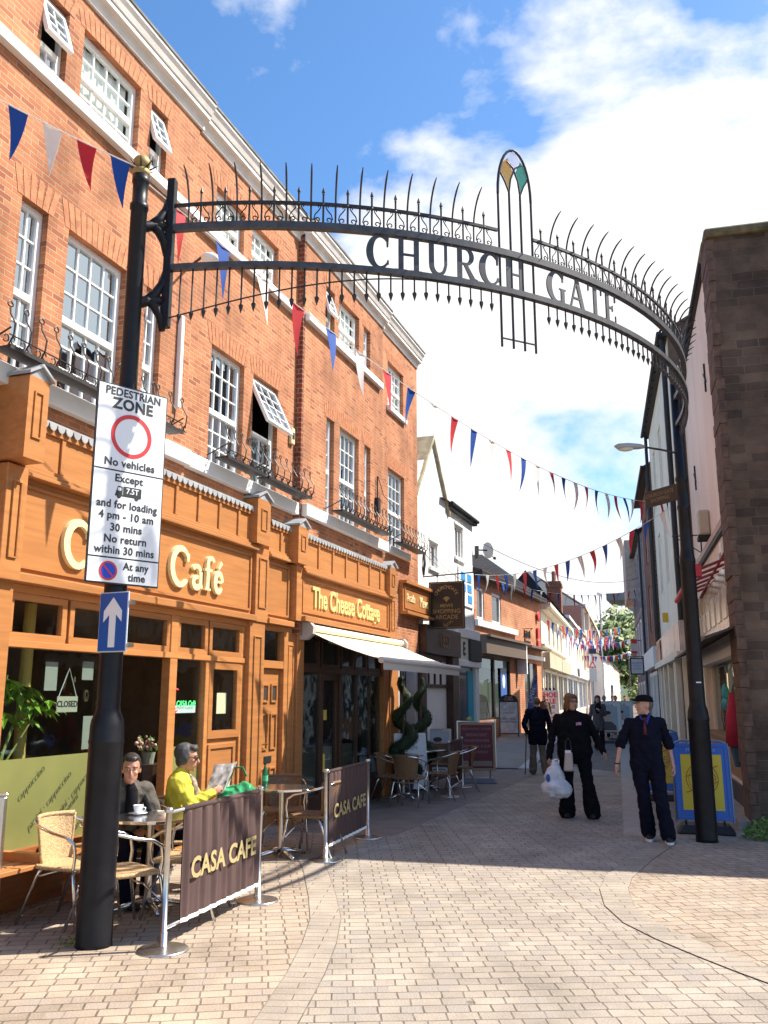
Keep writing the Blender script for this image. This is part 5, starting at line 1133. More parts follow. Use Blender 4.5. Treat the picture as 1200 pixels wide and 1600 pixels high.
# steel letters between the two rails
def V(st): return st
def letters(text, p0, p1):
    widths = dict(C=.20, H=.235, U=.225, R=.215, G=.215, A=.225, T=.20, E=.18); gap = .035
    tot = sum(widths[c] for c in text) + gap * (len(text) - 1); scale = (p1 - p0) / tot; x = 0.0; z0, Ht = 5.212, .302
    b = B(); cnt = 0
    def ribbon(st, wz):
        nonlocal cnt; cnt += 1; o0 = -.006 - .0005 * (cnt % 4); o1 = .006 + .0005 * (cnt % 4)
        P = [Vector((a, c, 0)) for a, c, w in st]
        Lf, Rt = [], []
        for i, p in enumerate(P):
            t = (P[min(i + 1, len(P) - 1)] - P[max(i - 1, 0)]).normalized(); n_ = Vector((-t.y, t.x, 0)); Lf.append(p + n_ * st[i][2]); Rt.append(p - n_ * st[i][2])
        q = lambda v, o: ap(p0 + (x + v.x) * scale, z0 + v.y * Ht, o)
        for i in range(len(P) - 1):
            b.hexa([q(Lf[i], o0), q(Rt[i], o0), q(Rt[i + 1], o0), q(Lf[i + 1], o0), q(Lf[i], o1), q(Rt[i], o1), q(Rt[i + 1], o1), q(Lf[i + 1], o1)])
    k = 3.3   # letter coordinates: x in metres-ish, y 0..1
    def rb(pts):      # pts (x, y, thickness in x units)
        st = [(a, c, w) for a, c, w in pts]
        P = st
        # work in an isotropic space: y scaled by Ht
        iso = [(a, c * .30, w) for a, c, w in P]
        nonlocal cnt; cnt += 1; o0 = -.006 - .0005 * (cnt % 4); o1 = .006 + .0005 * (cnt % 4)
        V_ = [Vector((a, c, 0)) for a, c, w in iso]; Lf, Rt = [], []
        for i, p in enumerate(V_):
            t = (V_[min(i + 1, len(V_) - 1)] - V_[max(i - 1, 0)]).normalized(); n_ = Vector((-t.y, t.x, 0)); Lf.append(p + n_ * iso[i][2]); Rt.append(p - n_ * iso[i][2])
        q = lambda v, o: ap(p0 + (x + v.x) * scale, z0 + min(max(v.y, -.002), .304) * Ht / .30, o)
        for i in range(len(V_) - 1):
            b.hexa([q(Lf[i], o0), q(Rt[i], o0), q(Rt[i + 1], o0), q(Lf[i + 1], o0), q(Lf[i], o1), q(Rt[i], o1), q(Rt[i + 1], o1), q(Lf[i + 1], o1)])
    T, N, S = .022, .009, .006
    def serif(cx, y, w=.052): rb([(cx - w, y + (.02 if y < .5 else -.02), S), (cx + w, y + (.02 if y < .5 else -.02), S)])
    for c in text:
        w = widths[c]
        if c in 'CG':
            pts = []
            for i in range(23):
                a = R(48 + (312 - 48) * i / 22); th = .010 + .020 * max(0, -math.cos(a)) ** 1.2
                pts.append((w * .52 + w * .44 * math.cos(a), .5 + .475 * math.sin(a), th))
            rb(pts); rb([(w * .84, .98, .012), (w * .84, .66, .007)]) if c == 'C' else rb([(w * .84, .98, .010), (w * .84, .70, .006)])
            if c == 'G': rb([(w * .82, .03, .020), (w * .82, .44, .020)]); serif(w * .82, .44, .04)
            else: rb([(w * .84, .14, .012), (w * .86, .26, .006)])
        elif c == 'H':
            for cx in (.05, w - .05): rb([(cx, 0, T), (cx, 1, T)]); serif(cx, 0); serif(cx, 1)
            rb([(.05, .5, N), (w - .05, .5, N)])
        elif c == 'U':
            rb([(.05, 1, T), (.05, .35, T)] + [(w / 2 - (w / 2 - .05) * math.cos(R(a)), .33 - .30 * math.sin(R(a)), T - (T - N - .003) * a / 180) for a in range(15, 180, 15)] + [(w - .045, .35, N + .003), (w - .045, 1, N + .003)]); serif(.05, 1); serif(w - .045, 1, .045)
        elif c == 'R':
            rb([(.05, 0, T), (.05, 1, T)]); serif(.05, 0); serif(.05, 1)
            rb([(.05, .97, N), (.11, .97, N)] + [(.11 + .055 * math.sin(R(a)), .735 + .235 * math.cos(R(a)), N + .012 * math.sin(R(a))) for a in range(15, 180, 15)] + [(.11, .5, N), (.05, .5, N)])
            rb([(.10, .5, .016), (.175, .04, .022), (w + .005, .02, .010)])
        elif c == 'A':
            rb([(.025, 0, N), (w * .5, 1, N)]); rb([(w * .48, 1, T), (w - .04, 0, T)]); rb([(.06, .33, N), (w - .07, .33, N)]); serif(.03, 0, .045); serif(w - .04, 0, .05)
        elif c == 'T':
            rb([(w / 2, 0, T), (w / 2, 1, T)]); serif(w / 2, 0); rb([(.0, .965, N), (w, .965, N)]); rb([(.008, 1, S), (.008, .76, S)]); rb([(w - .008, 1, S), (w - .008, .76, S)])
        elif c == 'E':
            rb([(.05, 0, T), (.05, 1, T)]); rb([(.0, .965, N), (w, .965, N)]); rb([(.0, .035, N), (w, .035, N)]); rb([(.05, .5, N), (w - .05, .5, N)]); rb([(w - .006, 1, S), (w - .006, .74, S)]); rb([(w - .003, 0, S), (w - .003, .28, S)]); rb([(w - .05, .40, S), (w - .05, .60, S)])
        x += w + gap
    b.done('lettering', M_rail, gate)
letters('CHURCH', 10.7, 28.1)
letters('GATE', 31.0, 42.0)

# ================================================================ signs and lamp carried by the columns
zs = thing('zone_sign', 'white pedestrian zone sign with a red ring on the left iron column', 'sign', (-1.955, 6.575, 0), R(45))
# local x runs along the sign to the right, local -y faces the viewer
HW, ZB, ZT = .30, 2.51, 4.045
b = B(); b.box(-HW, HW, -.012, 0, ZB, ZT); b.done('back_plate', M_signk, zs, bevel=.003)
b = B()
for z0, z1 in ((3.376, ZT - .012), (2.712, 3.364), (ZB + .012, 2.700)): b.box(-HW + .012, HW - .012, -.0165, -.0125, z0, z1)
b.done('white_panel', M_signw, zs)
def ztx(s, size, x, z, sx=1.0, **kw): return (s, size, squeeze(basis((x, -.0185, z), (1, 0, 0), (0, 0, 1)), sx), dict(extrude=.0008, **kw))
K = dict(offset=.0020, space=1.05)
lettering([ztx('PEDESTRIAN', .088, 0, 3.985, .92, **K), ztx('ZONE', .120, 0, 3.893, 1.0, offset=.004, space=1.06), ztx('No vehicles', .085, 0, 3.430, 1.0, **K),
           ztx('Except', .082, 0, 3.312, 1.0, **K), ztx('and for loading', .082, 0, 3.108, .96, **K), ztx('4 pm - 10 am', .082, 0, 3.022, .98, **K), ztx('30 mins', .082, 0, 2.932, .98, **K), ztx('No return', .082, 0, 2.845, .98, **K), ztx('within 30 mins', .082, 0, 2.762, .96, **K),
           ztx('At any', .080, .10, 2.648, .95, **K), ztx('time', .080, .11, 2.568, .95, **K)], M_signk, zs)
def ring(b, c, r0, r1, y0, y1, n=40):
    pts = [(math.cos(2 * math.pi * k / n), math.sin(2 * math.pi * k / n)) for k in range(n)]
    A = [[b.bm.verts.new((c[0] + r * x, y, c[1] + r * z)) for x, z in pts] for r, y in ((r0, y0), (r1, y0), (r1, y1), (r0, y1))]
    for i in range(4):
        for k in range(n): b.bm.faces.new((A[i][k], A[i][(k + 1) % n], A[(i + 1) % 4][(k + 1) % n], A[(i + 1) % 4][k]))
b = B(); ring(b, (0, 3.655), .140, .172, -.0165, -.0195); b.done('red_ring', M_red, zs)
DC = (-.125, 2.606)
b = B(); ring(b, DC, .058, .072, -.0165, -.0200)
b.hexa([(DC[0] + u * .7071 + v * .7071, y, DC[1] - u * .7071 + v * .7071) for y in (-.0185, -.0199) for u, v in ((-.062, -.0055), (.062, -.0055), (.062, .0055), (-.062, .0055))]); b.done('red_ring', M_red, zs)
b = B(); b.lathe([(.060, -.0005), (.060, .0005)], 30); bmesh.ops.rotate(b.bm, verts=b.bm.verts, cent=(0, 0, 0), matrix=Matrix.Rotation(R(90), 3, 'X')); bmesh.ops.translate(b.bm, verts=b.bm.verts, vec=(DC[0], -.0175, DC[1])); b.done('blue_disc', col('sign_bright_blue', (.02, .07, .50)), zs)
b = B(); TZ = 3.185      # lorry symbol
b.box(-.042, .11, -.0185, -.0168, TZ, TZ + .072); b.hexa([(x, y, TZ + z) for y in (-.0168, -.0185) for x, z in ((-.108, -.002), (-.048, -.002), (-.048, .068), (-.088, .068))]); b.box(-.108, .108, -.0180, -.0169, TZ - .008, TZ + .003); b.done('lorry_symbol', M_signk, zs)
b = B()
for cx in (-.075, .072): ring(b, (cx, TZ - .008), .004, .018, -.0169, -.0191, 20)
each(b, 'wheel_symbol', M_signk, zs)
b = B(); b.box(-.088, -.060, -.0196, -.0188, TZ + .034, TZ + .058); b.done('cab_window', M_signw, zs)
lettering([('7.5T', .058, basis((.034, -.0196, TZ + .037), (1, 0, 0), (0, 0, 1)), dict(extrude=.0006, offset=.001))], M_signw, zs)
b = B(); b.box(-.06, .06, .001, .06, 2.85, 2.89); b.box(-.06, .06, .001, .06, 3.7, 3.74); b.done('clamp', M_steel, zs)
ow = thing('arrow_sign', 'blue one way sign with a white upward arrow below the zone sign', 'sign', (-1.985, 6.545, 0), R(-26))
b = B(); b.box(-.137, .137, -.012, 0, 2.015, 2.455); b.done('plate', col('pale_rim', (.55, .62, .72)), ow, bevel=.003)
b = B(); b.box(-.128, .128, -.016, -.0125, 2.024, 2.446); b.done('blue_panel', M_blue, ow)
b = B(); b.prism([(-.031, 2.05), (.031, 2.05), (.031, 2.29), (.086, 2.235), (.086, 2.315), (0, 2.415), (-.086, 2.315), (-.086, 2.235), (-.031, 2.29)], lambda u, v: (u, -.0195, v), lambda u, v: (u, -.0165, v)); b.done('white_arrow', M_signw, ow)
b = B(); b.box(.10, .155, -.005, .05, 2.05, 2.08); b.box(.10, .155, -.005, .05, 2.36, 2.39); b.done('clamp', M_steel, ow)
npl = thing('name_plate', 'dark finger plate with faint lettering on the right iron column under the lamp', 'sign', (3.86, 11.17, 0), R(0))
b = B(); nd = Vector((-.43, .90, 0)).normalized(); A_ = nd * .085; E_ = nd * .68
for_ = lambda v, z, o: (v.x + nd.y * o, v.y - nd.x * o, z)
b.hexa([for_(A_, 4.20, -.012), for_(E_, 4.20, -.012), for_(E_, 4.20, .012), for_(A_, 4.20, .012), for_(A_, 4.42, -.012), for_(E_, 4.42, -.012), for_(E_, 4.42, .012), for_(A_, 4.42, .012)])
b.done('plate', col('plate_dark', (.018, .014, .012), .5), npl)
Mx = basis(for_(nd * .40, 4.31, -.014), (-nd.x, -nd.y, 0), (0, 0, 1))
lettering([('CHURCH GATE\nSHOPPING', .075, Mx, dict(extrude=.001, line=.95))], col('dull_gold', (.22, .16, .09)), npl)
lamp = thing('street_lamp', 'grey street lamp head on a thin arm from the right iron column', 'street lamp', (3.86, 11.17, 0))
b = B(); b.tube([(-.05, 0, 4.81), (-.25, -.06, 4.835), (-.52, -.12, 4.86)], .014, 8); b.done('lamp_arm', M_ironr, lamp)
b = B(); P = Matrix.Rotation(R(13), 3, 'Z')
b.tube([(-.50, -.115, 4.865), (-.56, -.13, 4.865), (-.72, -.17, 4.85), (-.85, -.20, 4.835), (-.90, -.21, 4.83)], [.035, .055, .07, .06, .02], 12); bmesh.ops.scale(b.bm, verts=b.bm.verts, vec=(1, 1, .62), space=Matrix.Translation((0, 0, -4.85)))
b.done('lamp_head', col('lamp_grey', (.36, .38, .40), .4), lamp, smooth=True)
b = B(); b.ell((-.76, -.18, 4.815), (.11, .05, .035)); b.done('lamp_bowl', col('lamp_diffuser', (.65, .62, .5), .3), lamp, smooth=True)
# ================================================================ bunting
def bunting(label, A, Bp, sag, n, start, size, seed, t0=0.0, t1=1.0, cat='bunting', wid=.38):
    rnd = random.Random(seed); A, Bp = Vector(A), Vector(Bp)
    t = thing('bunting_string', label, cat, A, 0, 'bunting strings across the street')
    P = lambda u: (Bp - A) * u - Vector((0, 0, 4 * sag * u * (1 - u)))
    b = B(); b.tube([P(k / 40) for k in range(41)], .006, 5); b.done('cord', M_flagw, t)
    hd = Vector(((Bp - A).x, (Bp - A).y, 0)).normalized(); sd = Vector((-hd.y, hd.x, 0))
    for k in range(n):
        u = t0 + (t1 - t0) * (k + .5) / n; p = P(u); tan = (P(min(1, u + .01)) - P(max(0, u - .01))).normalized(); w_ = size * wid
        ml = [M_flagr, M_flagb, M_flagw][(k + start) % 3]
        sw, fw, cu = rnd.uniform(-.10, .14), rnd.uniform(-.16, .16), rnd.uniform(-.05, .05); ln = size * rnd.uniform(.95, 1.05)
        b = B(); rows = []; tw = rnd.uniform(-.5, .5)
        for j in range(6):
            v = j / 5; hw = w_ / 2 * (1 - v) + .002; c = p - Vector((0, 0, ln * v)) + hd * sw * ln * v * v * 1.4 + sd * (fw * ln * v + cu * math.sin(v * 3))
            ax = (tan * (1 - v) + (tan * math.cos(tw) + sd * math.sin(tw)) * v).normalized()
            rows.append([c - ax * hw, c + sd * .012 * (1 - v), c + ax * hw])
        b.grid(rows); b.grid([[q + sd * .0015 for q in r][::-1] for r in rows]); b.done('flag', ml, t, recalc=False, smooth=True)
    return t
bunting('red, white and blue bunting from the top left edge to the ball topped column', (-3.32, 6.28, 6.52), (-2.0, 6.6, 5.97), .02, 4, 1, .44, 1, .17, .97)
bunting('longest bunting string, falling from the left column past the brick block to the cream house', (-2.02, 6.68, 5.93), (6.91, 20.9, 6.30), .78, 29, 0, .50, 2, .008, 1.0)
bunting('bunting rising to the right from the satellite dish corner to the lamp column', (2.24, 21.7, 4.64), (4.95, 15.0, 4.9), .38, 17, 1, .42, 3)
bunting('bunting strung low from the brick shop gutter to the white timbered house', (2.81, 23.4, 4.75), (10.9, 37.0, 6.2), .40, 20, 1, .42, 4, .03, .97)
bunting('short bunting slanting up to the timbered house below the cable', (10.9, 46, 5.8), (10.3, 36, 5.7), .15, 8, 0, .42, 5)
for i, (a, c, sg, n) in enumerate((((9.0, 49.5, 5.9), (14.6, 55, 5.9), .4, 14), ((11.0, 57, 5.9), (16, 62, 5.9), .4, 14), ((13.3, 65, 6.0), (18, 70, 6.4), .4, 14), ((15.6, 74, 6.1), (20.2, 78, 6.6), .4, 14), ((17.6, 82, 6.4), (22.8, 82, 6.9), .3, 18), ((19.6, 89, 5.7), (25, 89, 6.1), .3, 18))):
    bunting(['bunting in front of the cream shop\'s tall windows', 'bunting crossing before the narrow white house', 'bunting crossing the near end of the red gabled building', 'bunting crossing the middle of the red gabled building', 'higher of the two bunting rows in front of the far trees', 'lower bunting row in front of the far trees'][i], a, c, sg, n + 3, i, .62, 20 + i)
def cable(label, pts, r=.008):
    t = thing('overhead_cable', label, 'cable', pts[0]); b = B(); p0 = Vector(pts[0]); b.tube([Vector(p) - p0 for p in pts], r, 5); b.done('wire', M_black, t)
def sagpts(a, c, s): return [tuple(Vector(a).lerp(Vector(c), k / 20) - Vector((0, 0, 4 * s * (k / 20) * (1 - k / 20)))) for k in range(21)]
cable('thin cable sagging across the street below the satellite dish', sagpts((2.5, 22, 5.45), (10.1, 35, 6.3), .5))
cable('thin cable from the brick block to the white house wall', sagpts((.72, 17.95, 4.9), (2.1, 21.6, 4.4), .15), .006)

# ================================================================ hanging arcade sign
ar = thing('arcade_sign', 'black hanging arcade sign with gold lettering on an iron bar beyond the awning', 'sign', (FL.world(11.3, 0.0, 0)[0], FL.world(11.3, 0, 0)[1], .12), FL.a - math.pi / 2)
def arc_items():
    it = []; s = 'CHURCHGATE'
    for i, c in enumerate(s):
        a = R(155 - 130 * i / (len(s) - 1)); x, z = .50 + .235 * math.cos(a), 3.55 + .235 * math.sin(a)
        d = Vector((math.sin(a), 0, -math.cos(a))); n_ = Vector((math.cos(a), 0, math.sin(a)))
        it.append((c, .10, basis((x, -.022, z), d, n_), dict(extrude=.001, offset=.001)))
    for tx, z, sz in (('MEWS', 3.40, .10), ('SHOPPING', 3.285, .125), ('ARCADE', 3.165, .125)): it.append((tx, sz, basis((.50, -.022, z), (1, 0, 0), (0, 0, 1)), dict(extrude=.001, offset=.001)))
    return it
b = B(); b.box(.12, .88, -.018, .018, 2.93, 3.90); b.done('board', col('sign_near_black', (.016, .012, .012), .35), ar, bevel=.004)
M_sgold = col('sign_gold', (.33, .21, .075), .5)
lettering(arc_items(), M_sgold, ar)
b = B()
for x0, x1, z0, z1 in ((.15, .85, 2.955, 2.962), (.15, .85, 3.868, 3.875), (.15, .157, 2.955, 3.875), (.843, .85, 2.955, 3.875)): b.box(x0, x1, -.0205, -.019, z0, z1)
for k in range(9):
    a = R(20 + 140 * k / 8); b.ell((.5 + .05 * math.cos(a), -.021, 3.575 - .045 + .05 * math.sin(a) * .9), (.022, .003, .016), 8, 5)
b.ell((.5, -.021, 3.53), (.03, .003, .05), 10, 6)
for a, c in (((.60, 3.10), (.44, 2.99)), ((.44, 2.99), (.44, 3.06)), ((.44, 2.99), (.52, 2.985)), ((.64, 3.085), (.48, 2.98))):
    b.tube([(a[0], -.021, a[1]), (c[0], -.021, c[1])], .006, 5)
b.done('gold_device', M_sgold, ar)
b = B(); b.tube([(-.05, 0, 4.02), (1.15, 0, 4.07)], .014, 6); b.tube([(.3, 0, 4.03), (.3, 0, 3.9)], .008, 5); b.tube([(.7, 0, 4.05), (.7, 0, 3.9)], .008, 5); b.tube([(.02, 0, 4.5), (.05, -.05, 4.3), (.0, 0, 4.05)], .03, 6); b.tube([(0, 0, 4.55), (.5, 0, 4.05)], .006, 5); b.done('iron_bar', M_ironr, ar)

# ================================================================ cafe furniture
def table(label, x, y, r=.35, grp='round cafe tables'):
    t = thing('cafe_table', label, 'table', (x, y, 0), random.random(), grp)
    b = B(); b.lathe([(r - .012, .705), (r - .012, .722), (r - .02, .724)], 32); b.done('table_top', mat('table_wood', (.17, .065, .035), .3, var=.5, vscale=9, stretch=(1, 5, 1)), t)
    b = B(); b.lathe([(r - .011, .700), (r, .703), (r, .722), (r - .011, .726)], 32); b.done('metal_rim', M_alu, t)
    b = B(); b.lathe([(.028, .02), (.028, .70)], 14); b.lathe([(.12, .69), (.12, .70)], 14); b.done('pedestal', M_steel, t, smooth=False)
    for k in range(4):
        a = k * math.pi / 2 + .4; b = B(); c_, s_ = math.cos(a), math.sin(a)
        b.tube([(0.02 * c_, .02 * s_, .07), (.15 * c_, .15 * s_, .055), (.30 * c_, .30 * s_, .02)], [.03, .026, .016], 8); b.done('foot', M_alu, t, smooth=True)
    return t
def build_chair(label, rat):
    t = thing('bistro_chair', label, 'chair', (0, 0, 0), 0, 'woven bistro chairs on the cafe terrace')
    def mir(p): return [(-x, y, z) for x, y, z in p][::-1]
    half = [(.250, -.20, .40), (.252, -.215, .52), (.255, -.20, .61), (.258, -.13, .655), (.258, 0, .68), (.245, .13, .715), (.205, .225, .745), (.12, .275, .765), (0, .29, .77)]
    pts = []
    hv = [Vector(p) for p in half]
    for i in range(len(hv) - 1):      # smooth a little
        for k in range(3): pts.append(tuple(hv[i].lerp(hv[i + 1], k / 3)))
    pts.append(half[-1]); full = pts + mir(pts)[1:]
    b = B(); b.tube(full, .0125, 8); b.done('arm_rail', M_alu, t, smooth=True)
    for s_ in (-1, 1):
        b = B(); b.tube([(s_ * .205, -.19, .425), (s_ * .235, -.20, .41), (s_ * .25, -.205, .38), (s_ * .262, -.27, 0)], .0125, 8); b.done('leg', M_alu, t, smooth=True)
        b = B(); b.tube([(s_ * .19, .13, .43), (s_ * .205, .17, .36), (s_ * .235, .31, 0)], .0125, 8); b.done('leg', M_alu, t, smooth=True)
    b = B(); b.tube([(-.255, -.235, .2), (-.1, -.15, .33), (.1, -.15, .33), (.255, -.235, .2)], .008, 6); b.tube([(-.2, .15, .36), (.2, .15, .36)], .009, 6); b.done('stretcher', M_alu, t)
    b = B(); rows = []
    for j in range(9):
        v = j / 8; y = -.235 + .43 * v; hw = .215 + .012 * math.sin(math.pi * v) - (.03 if j in (0, 8) else 0); rows.append([((k / 4 - 1) * hw, y, .440 - .012 * math.sin(math.pi * k / 8) * math.sin(math.pi * v) - (.012 if j == 0 else 0)) for k in range(9)])
    b.grid(rows); b.grid([[(x, y, z - .03) for x, y, z in r][::-1] for r in rows])
    ed = rows[0] + [r[-1] for r in rows[1:]] + rows[-1][::-1][1:] + [r[0] for r in rows[::-1][1:-1]]
    b.tube([(x, y, z - .015) for x, y, z in ed], .017, 6, closed=True); b.done('seat', rat, t, recalc=False, smooth=True)
    b = B(); rows = []
    for j in range(8):
        v = j / 7; z = .44 + .335 * v; hw = .165 + .045 * v; yb = .195 + .085 * v
        rows.append([((k / 4 - 1) * hw, yb - .10 * (abs(k / 4 - 1) ** 2.2) * (.35 + .65 * v), z) for k in range(9)])
    b.grid(rows); b.grid([[(x, y + .016, z) for x, y, z in r][::-1] for r in rows])
    for e in ([r[0] for r in rows], [r[-1] for r in rows]): b.tube([(x, y + .008, z) for x, y, z in e], .012, 6)
    b.tube([(x * 1.0, y + .008, z) for x, y, z in rows[-1]], .018, 6); b.done('backrest', rat, t, recalc=False, smooth=True)
    return t
def face(dx, dy): return math.atan2(dx, -dy)      # rotation that turns local -y towards (dx, dy)
P0 = build_chair('pale woven chair by the green window film, left of the iron column', M_rattan); P0.location = (-2.42, 7.32, 0); P0.rotation_euler.z = face(.93, -.35)
P1 = build_chair('brown woven chair', M_rattand)
spots = [(P0, -1.97, 7.02, (.75, .66), 'pale woven chair half hidden behind the iron column'),
         (P0, -1.60, 7.62, (-.95, .1), 'pale woven chair between the cup table and the brown banner'),
         (P0, -2.22, 8.22, (.45, -.9), 'woven chair the dark haired man sits on'),
         (P0, -1.82, 8.55, (.80, .10), 'woven chair the woman in yellow sits on'),
         (P1, -1.16, 10.75, (.15, -1), 'woven chair behind the bottle table, its back to the cheese shop'),
         (P1, -.78, 10.25, (-.95, .3), 'woven chair right of the bottle table by the second banner'),
         (P1, .40, 14.75, (.3, .95), 'brown woven chair seen from behind, left of the far tables'),
         (P1, 1.0, 15.6, (-.9, .45), 'brown woven chair at the right front of the far tables'),
         (P1, .12, 15.06, (.9, -.3), 'brown woven chair against the shop window behind the far tables'),
         (P1, 1.10, 17.75, (-.2, -1), 'brown woven chair behind the farther of the two far tables'),
         (P1, 1.42, 17.0, (-1, 0), 'brown woven chair farthest along the terrace by the last banner')]
used = set()
for src, x, y, d, lb in spots:
    if src is P1 and P1 not in used: c = P1; used.add(P1)
    else: c = copy_tree(src)
    c.location = (x, y, 0); c.rotation_euler.z = face(*d); c['label'] = lb
table('round cafe table with a white cup beside the dark haired man', -1.93, 7.72)
table('round cafe table with a green bottle behind the first brown banner', -1.12, 10.15)
table('round table nearest the topiary, in front on the shaded terrace', .33, 15.75)
table('round table farther back beside the last banner on the shaded terrace', .80, 17.05)
cup = thing('coffee_cup', 'white coffee cup on its saucer on the nearest table', 'cup', (-2.06, 7.78, .726))
b = B(); b.lathe([(.03, .008), (.045, .012), (.075, .018), (.078, .02), (.03, .014)], 24); b.done('saucer', M_signw, cup, smooth=True)
b = B(); b.lathe([(.022, .015), (.030, .025), (.040, .075), (.043, .082), (.039, .08), (.028, .03)], 20); b.tube([(.038, 0, .065), (.062, 0, .06), (.06, 0, .04), (.034, 0, .035)], .005, 6); b.done('cup_body', M_signw, cup, smooth=True)
ash = thing('glass_ashtray', 'small glass ashtray on the nearest table beside the cup', 'ashtray', (-1.86, 7.80, .726))
b = B(); b.lathe([(.035, 0), (.045, .03), (.040, .03), (.032, .008)], 18); b.done('bowl', col('amber_ash_glass', (.55, .42, .3), .1), ash)
b = B(); b.tube([(-.045, 0, .034), (.01, .01, .03)], .004, 6); b.done('cigarette', M_signw, ash)
bot = thing('green_bottle', 'green drink bottle standing on the second table', 'bottle', (-1.33, 10.30, .726))
b = B(); b.lathe([(.03, 0), (.034, .01), (.034, .13), (.03, .16), (.013, .20), (.012, .225)], 16); b.done('body', col('bottle_green', (.01, .10, .035), .1, coat=.5), bot, smooth=True)
b = B(); b.lathe([(.015, .225), (.015, .245)], 12); b.done('cap', M_black, bot)
b = B(); b.lathe([(.0345, .05), (.0345, .11)], 16); b.done('paper_band', col('green_label', (.05, .35, .15)), bot)

def barrier(label, A, D, t0, t1, text, zb=.13, zt=.885, m=M_canvas, fold=.010):
    A, D = Vector((*A, 0)), Vector((*D, 0)); t = thing('cafe_barrier', label, 'barrier', A, 0, 'cafe barriers between steel posts')
    d = D - A; L_ = d.length; u = d.normalized(); n_ = Vector((u.y, -u.x, 0))
    for q in (Vector((0, 0, 0)), d):
        b = B(); b.lathe([(.175, 0), (.178, .008), (.170, .016), (.06, .024), (.028, .03), (.028, .12), (.0215, .122), (.0215, .90), (.030, .902), (.030, .925), (.02, .935)], 28, q); o_ = b.done('steel_post', M_steel, t)
        for p in o_.data.polygons: p.use_smooth = abs(p.normal.z) < .8
    for z in (.90, .14):
        b = B(); b.tube([Vector((0, 0, z)), d + Vector((0, 0, z))], .013, 8); b.done('cross_rail', M_steel, t, smooth=True)
    N = 220; rows = []; X = lambda k: t0 * L_ + (t1 - t0) * L_ * k / N
    w_ = lambda s: fold * (math.sin(s * 46 + 1.2 * math.sin(s * 5)) + .5 * math.sin(s * 71 + 1))
    for z in (zt, zt - .015, .6, .35, zb + .03, zb): rows.append([u * X(k) + n_ * (.014 + (w_(X(k)) if z < zt - .01 else 0) * (1 if zb + .04 < z else .6)) + Vector((0, 0, z)) for k in range(N + 1)])
    b = B(); b.grid(rows); b.grid([[q - n_ * .006 for q in r][::-1] for r in rows]); bn = b.done('banner', m, t, recalc=False, smooth=True)
    b = B(); b.tube([u * t0 * L_ + Vector((0, 0, .90)), u * t1 * L_ + Vector((0, 0, .90))], .021, 10); b.done('banner_sleeve', m, bn, smooth=True)
    b = B(); b.grid([[u * X(k) + n_ * (.0185 + w_(X(k)) * .6) + Vector((0, 0, z)) for k in range(N + 1)] for z in (zb + .03, zb + .0)]); b.done('hem_tape', M_net, bn, recalc=False)
    if text:
        me = text_mesh(text, .20, extrude=0, offset=.006, space=1.02); bm = bmesh.new(); bm.from_mesh(me); bpy.data.meshes.remove(me)
        mxw = max(v.co.x for v in bm.verts) * 2
        for k in range(-70, 71): bmesh.ops.bisect_plane(bm, geom=bm.verts[:] + bm.edges[:] + bm.faces[:], plane_co=(mxw / 140 * k, 0, 0), plane_no=(1, 0, 0)); sc_ = (t1 - t0) * L_ * .86 / mxw
        for v in bm.verts:
            s = (t0 + t1) / 2 * L_ + v.co.x * sc_; q = u * s + n_ * .034 + Vector((0, 0, .47 + v.co.y * 1.0)); v.co = q
        me = bpy.data.meshes.new('lettering'); bm.to_mesh(me); bm.free(); me.materials.append(M_canvasl); o_ = bpy.data.objects.new('lettering', me); C.objects.link(o_); o_.parent = bn
    return t
barrier('sunlit brown canvas barrier with gold lettering in front of the nearest table', (-1.51, 6.53), (-1.07, 8.02), .13, .97, 'CASA CAFE')
barrier('shaded brown canvas barrier with gold lettering in the middle of the terrace', (-.62, 9.90), (-.20, 11.45), .05, .93, 'CASA CAFE')
barrier('narrow dark canvas barrier at the far end of the terrace by the red board', (1.13, 16.0), (1.50, 17.65), .06, .9, '')
ep = thing('end_post', 'flat grey steel screen post cut off by the left edge of the photo', 'post', (-2.93, 7.02, 0), R(10))
b = B(); b.box(-.10, .07, -.03, .03, 0, .96); b.done('panel', M_steel, ep, bevel=.012)
b = B(); b.box(-.11, .08, -.035, .035, .96, .985); b.done('top_cap', M_alu, ep, bevel=.01)
bench = thing('window_bench', 'low timber bench on brick piers under the green film window', 'bench', (FL.org[0], FL.org[1], 0), FL.a)
b = B()
for i in range(3): FL.bx(b, -.9, .85, .10 + .13 * i, .215 + .13 * i, .40, .435)
b.done('slatted_seat', M_wood, bench, bevel=.004)
b = B(); FL.bx(b, .1, .16, .06, .45, .435, .47); FL.bx(b, -.35, -.28, .06, .45, .435, .50); each(b, 'rail_block', M_wood, bench)
for u in (-.95, .36):
    b = B(); FL.bx(b, u, u + .23, .12, .42, 0, .40); b.done('brick_pier', M_brickpale, bench)
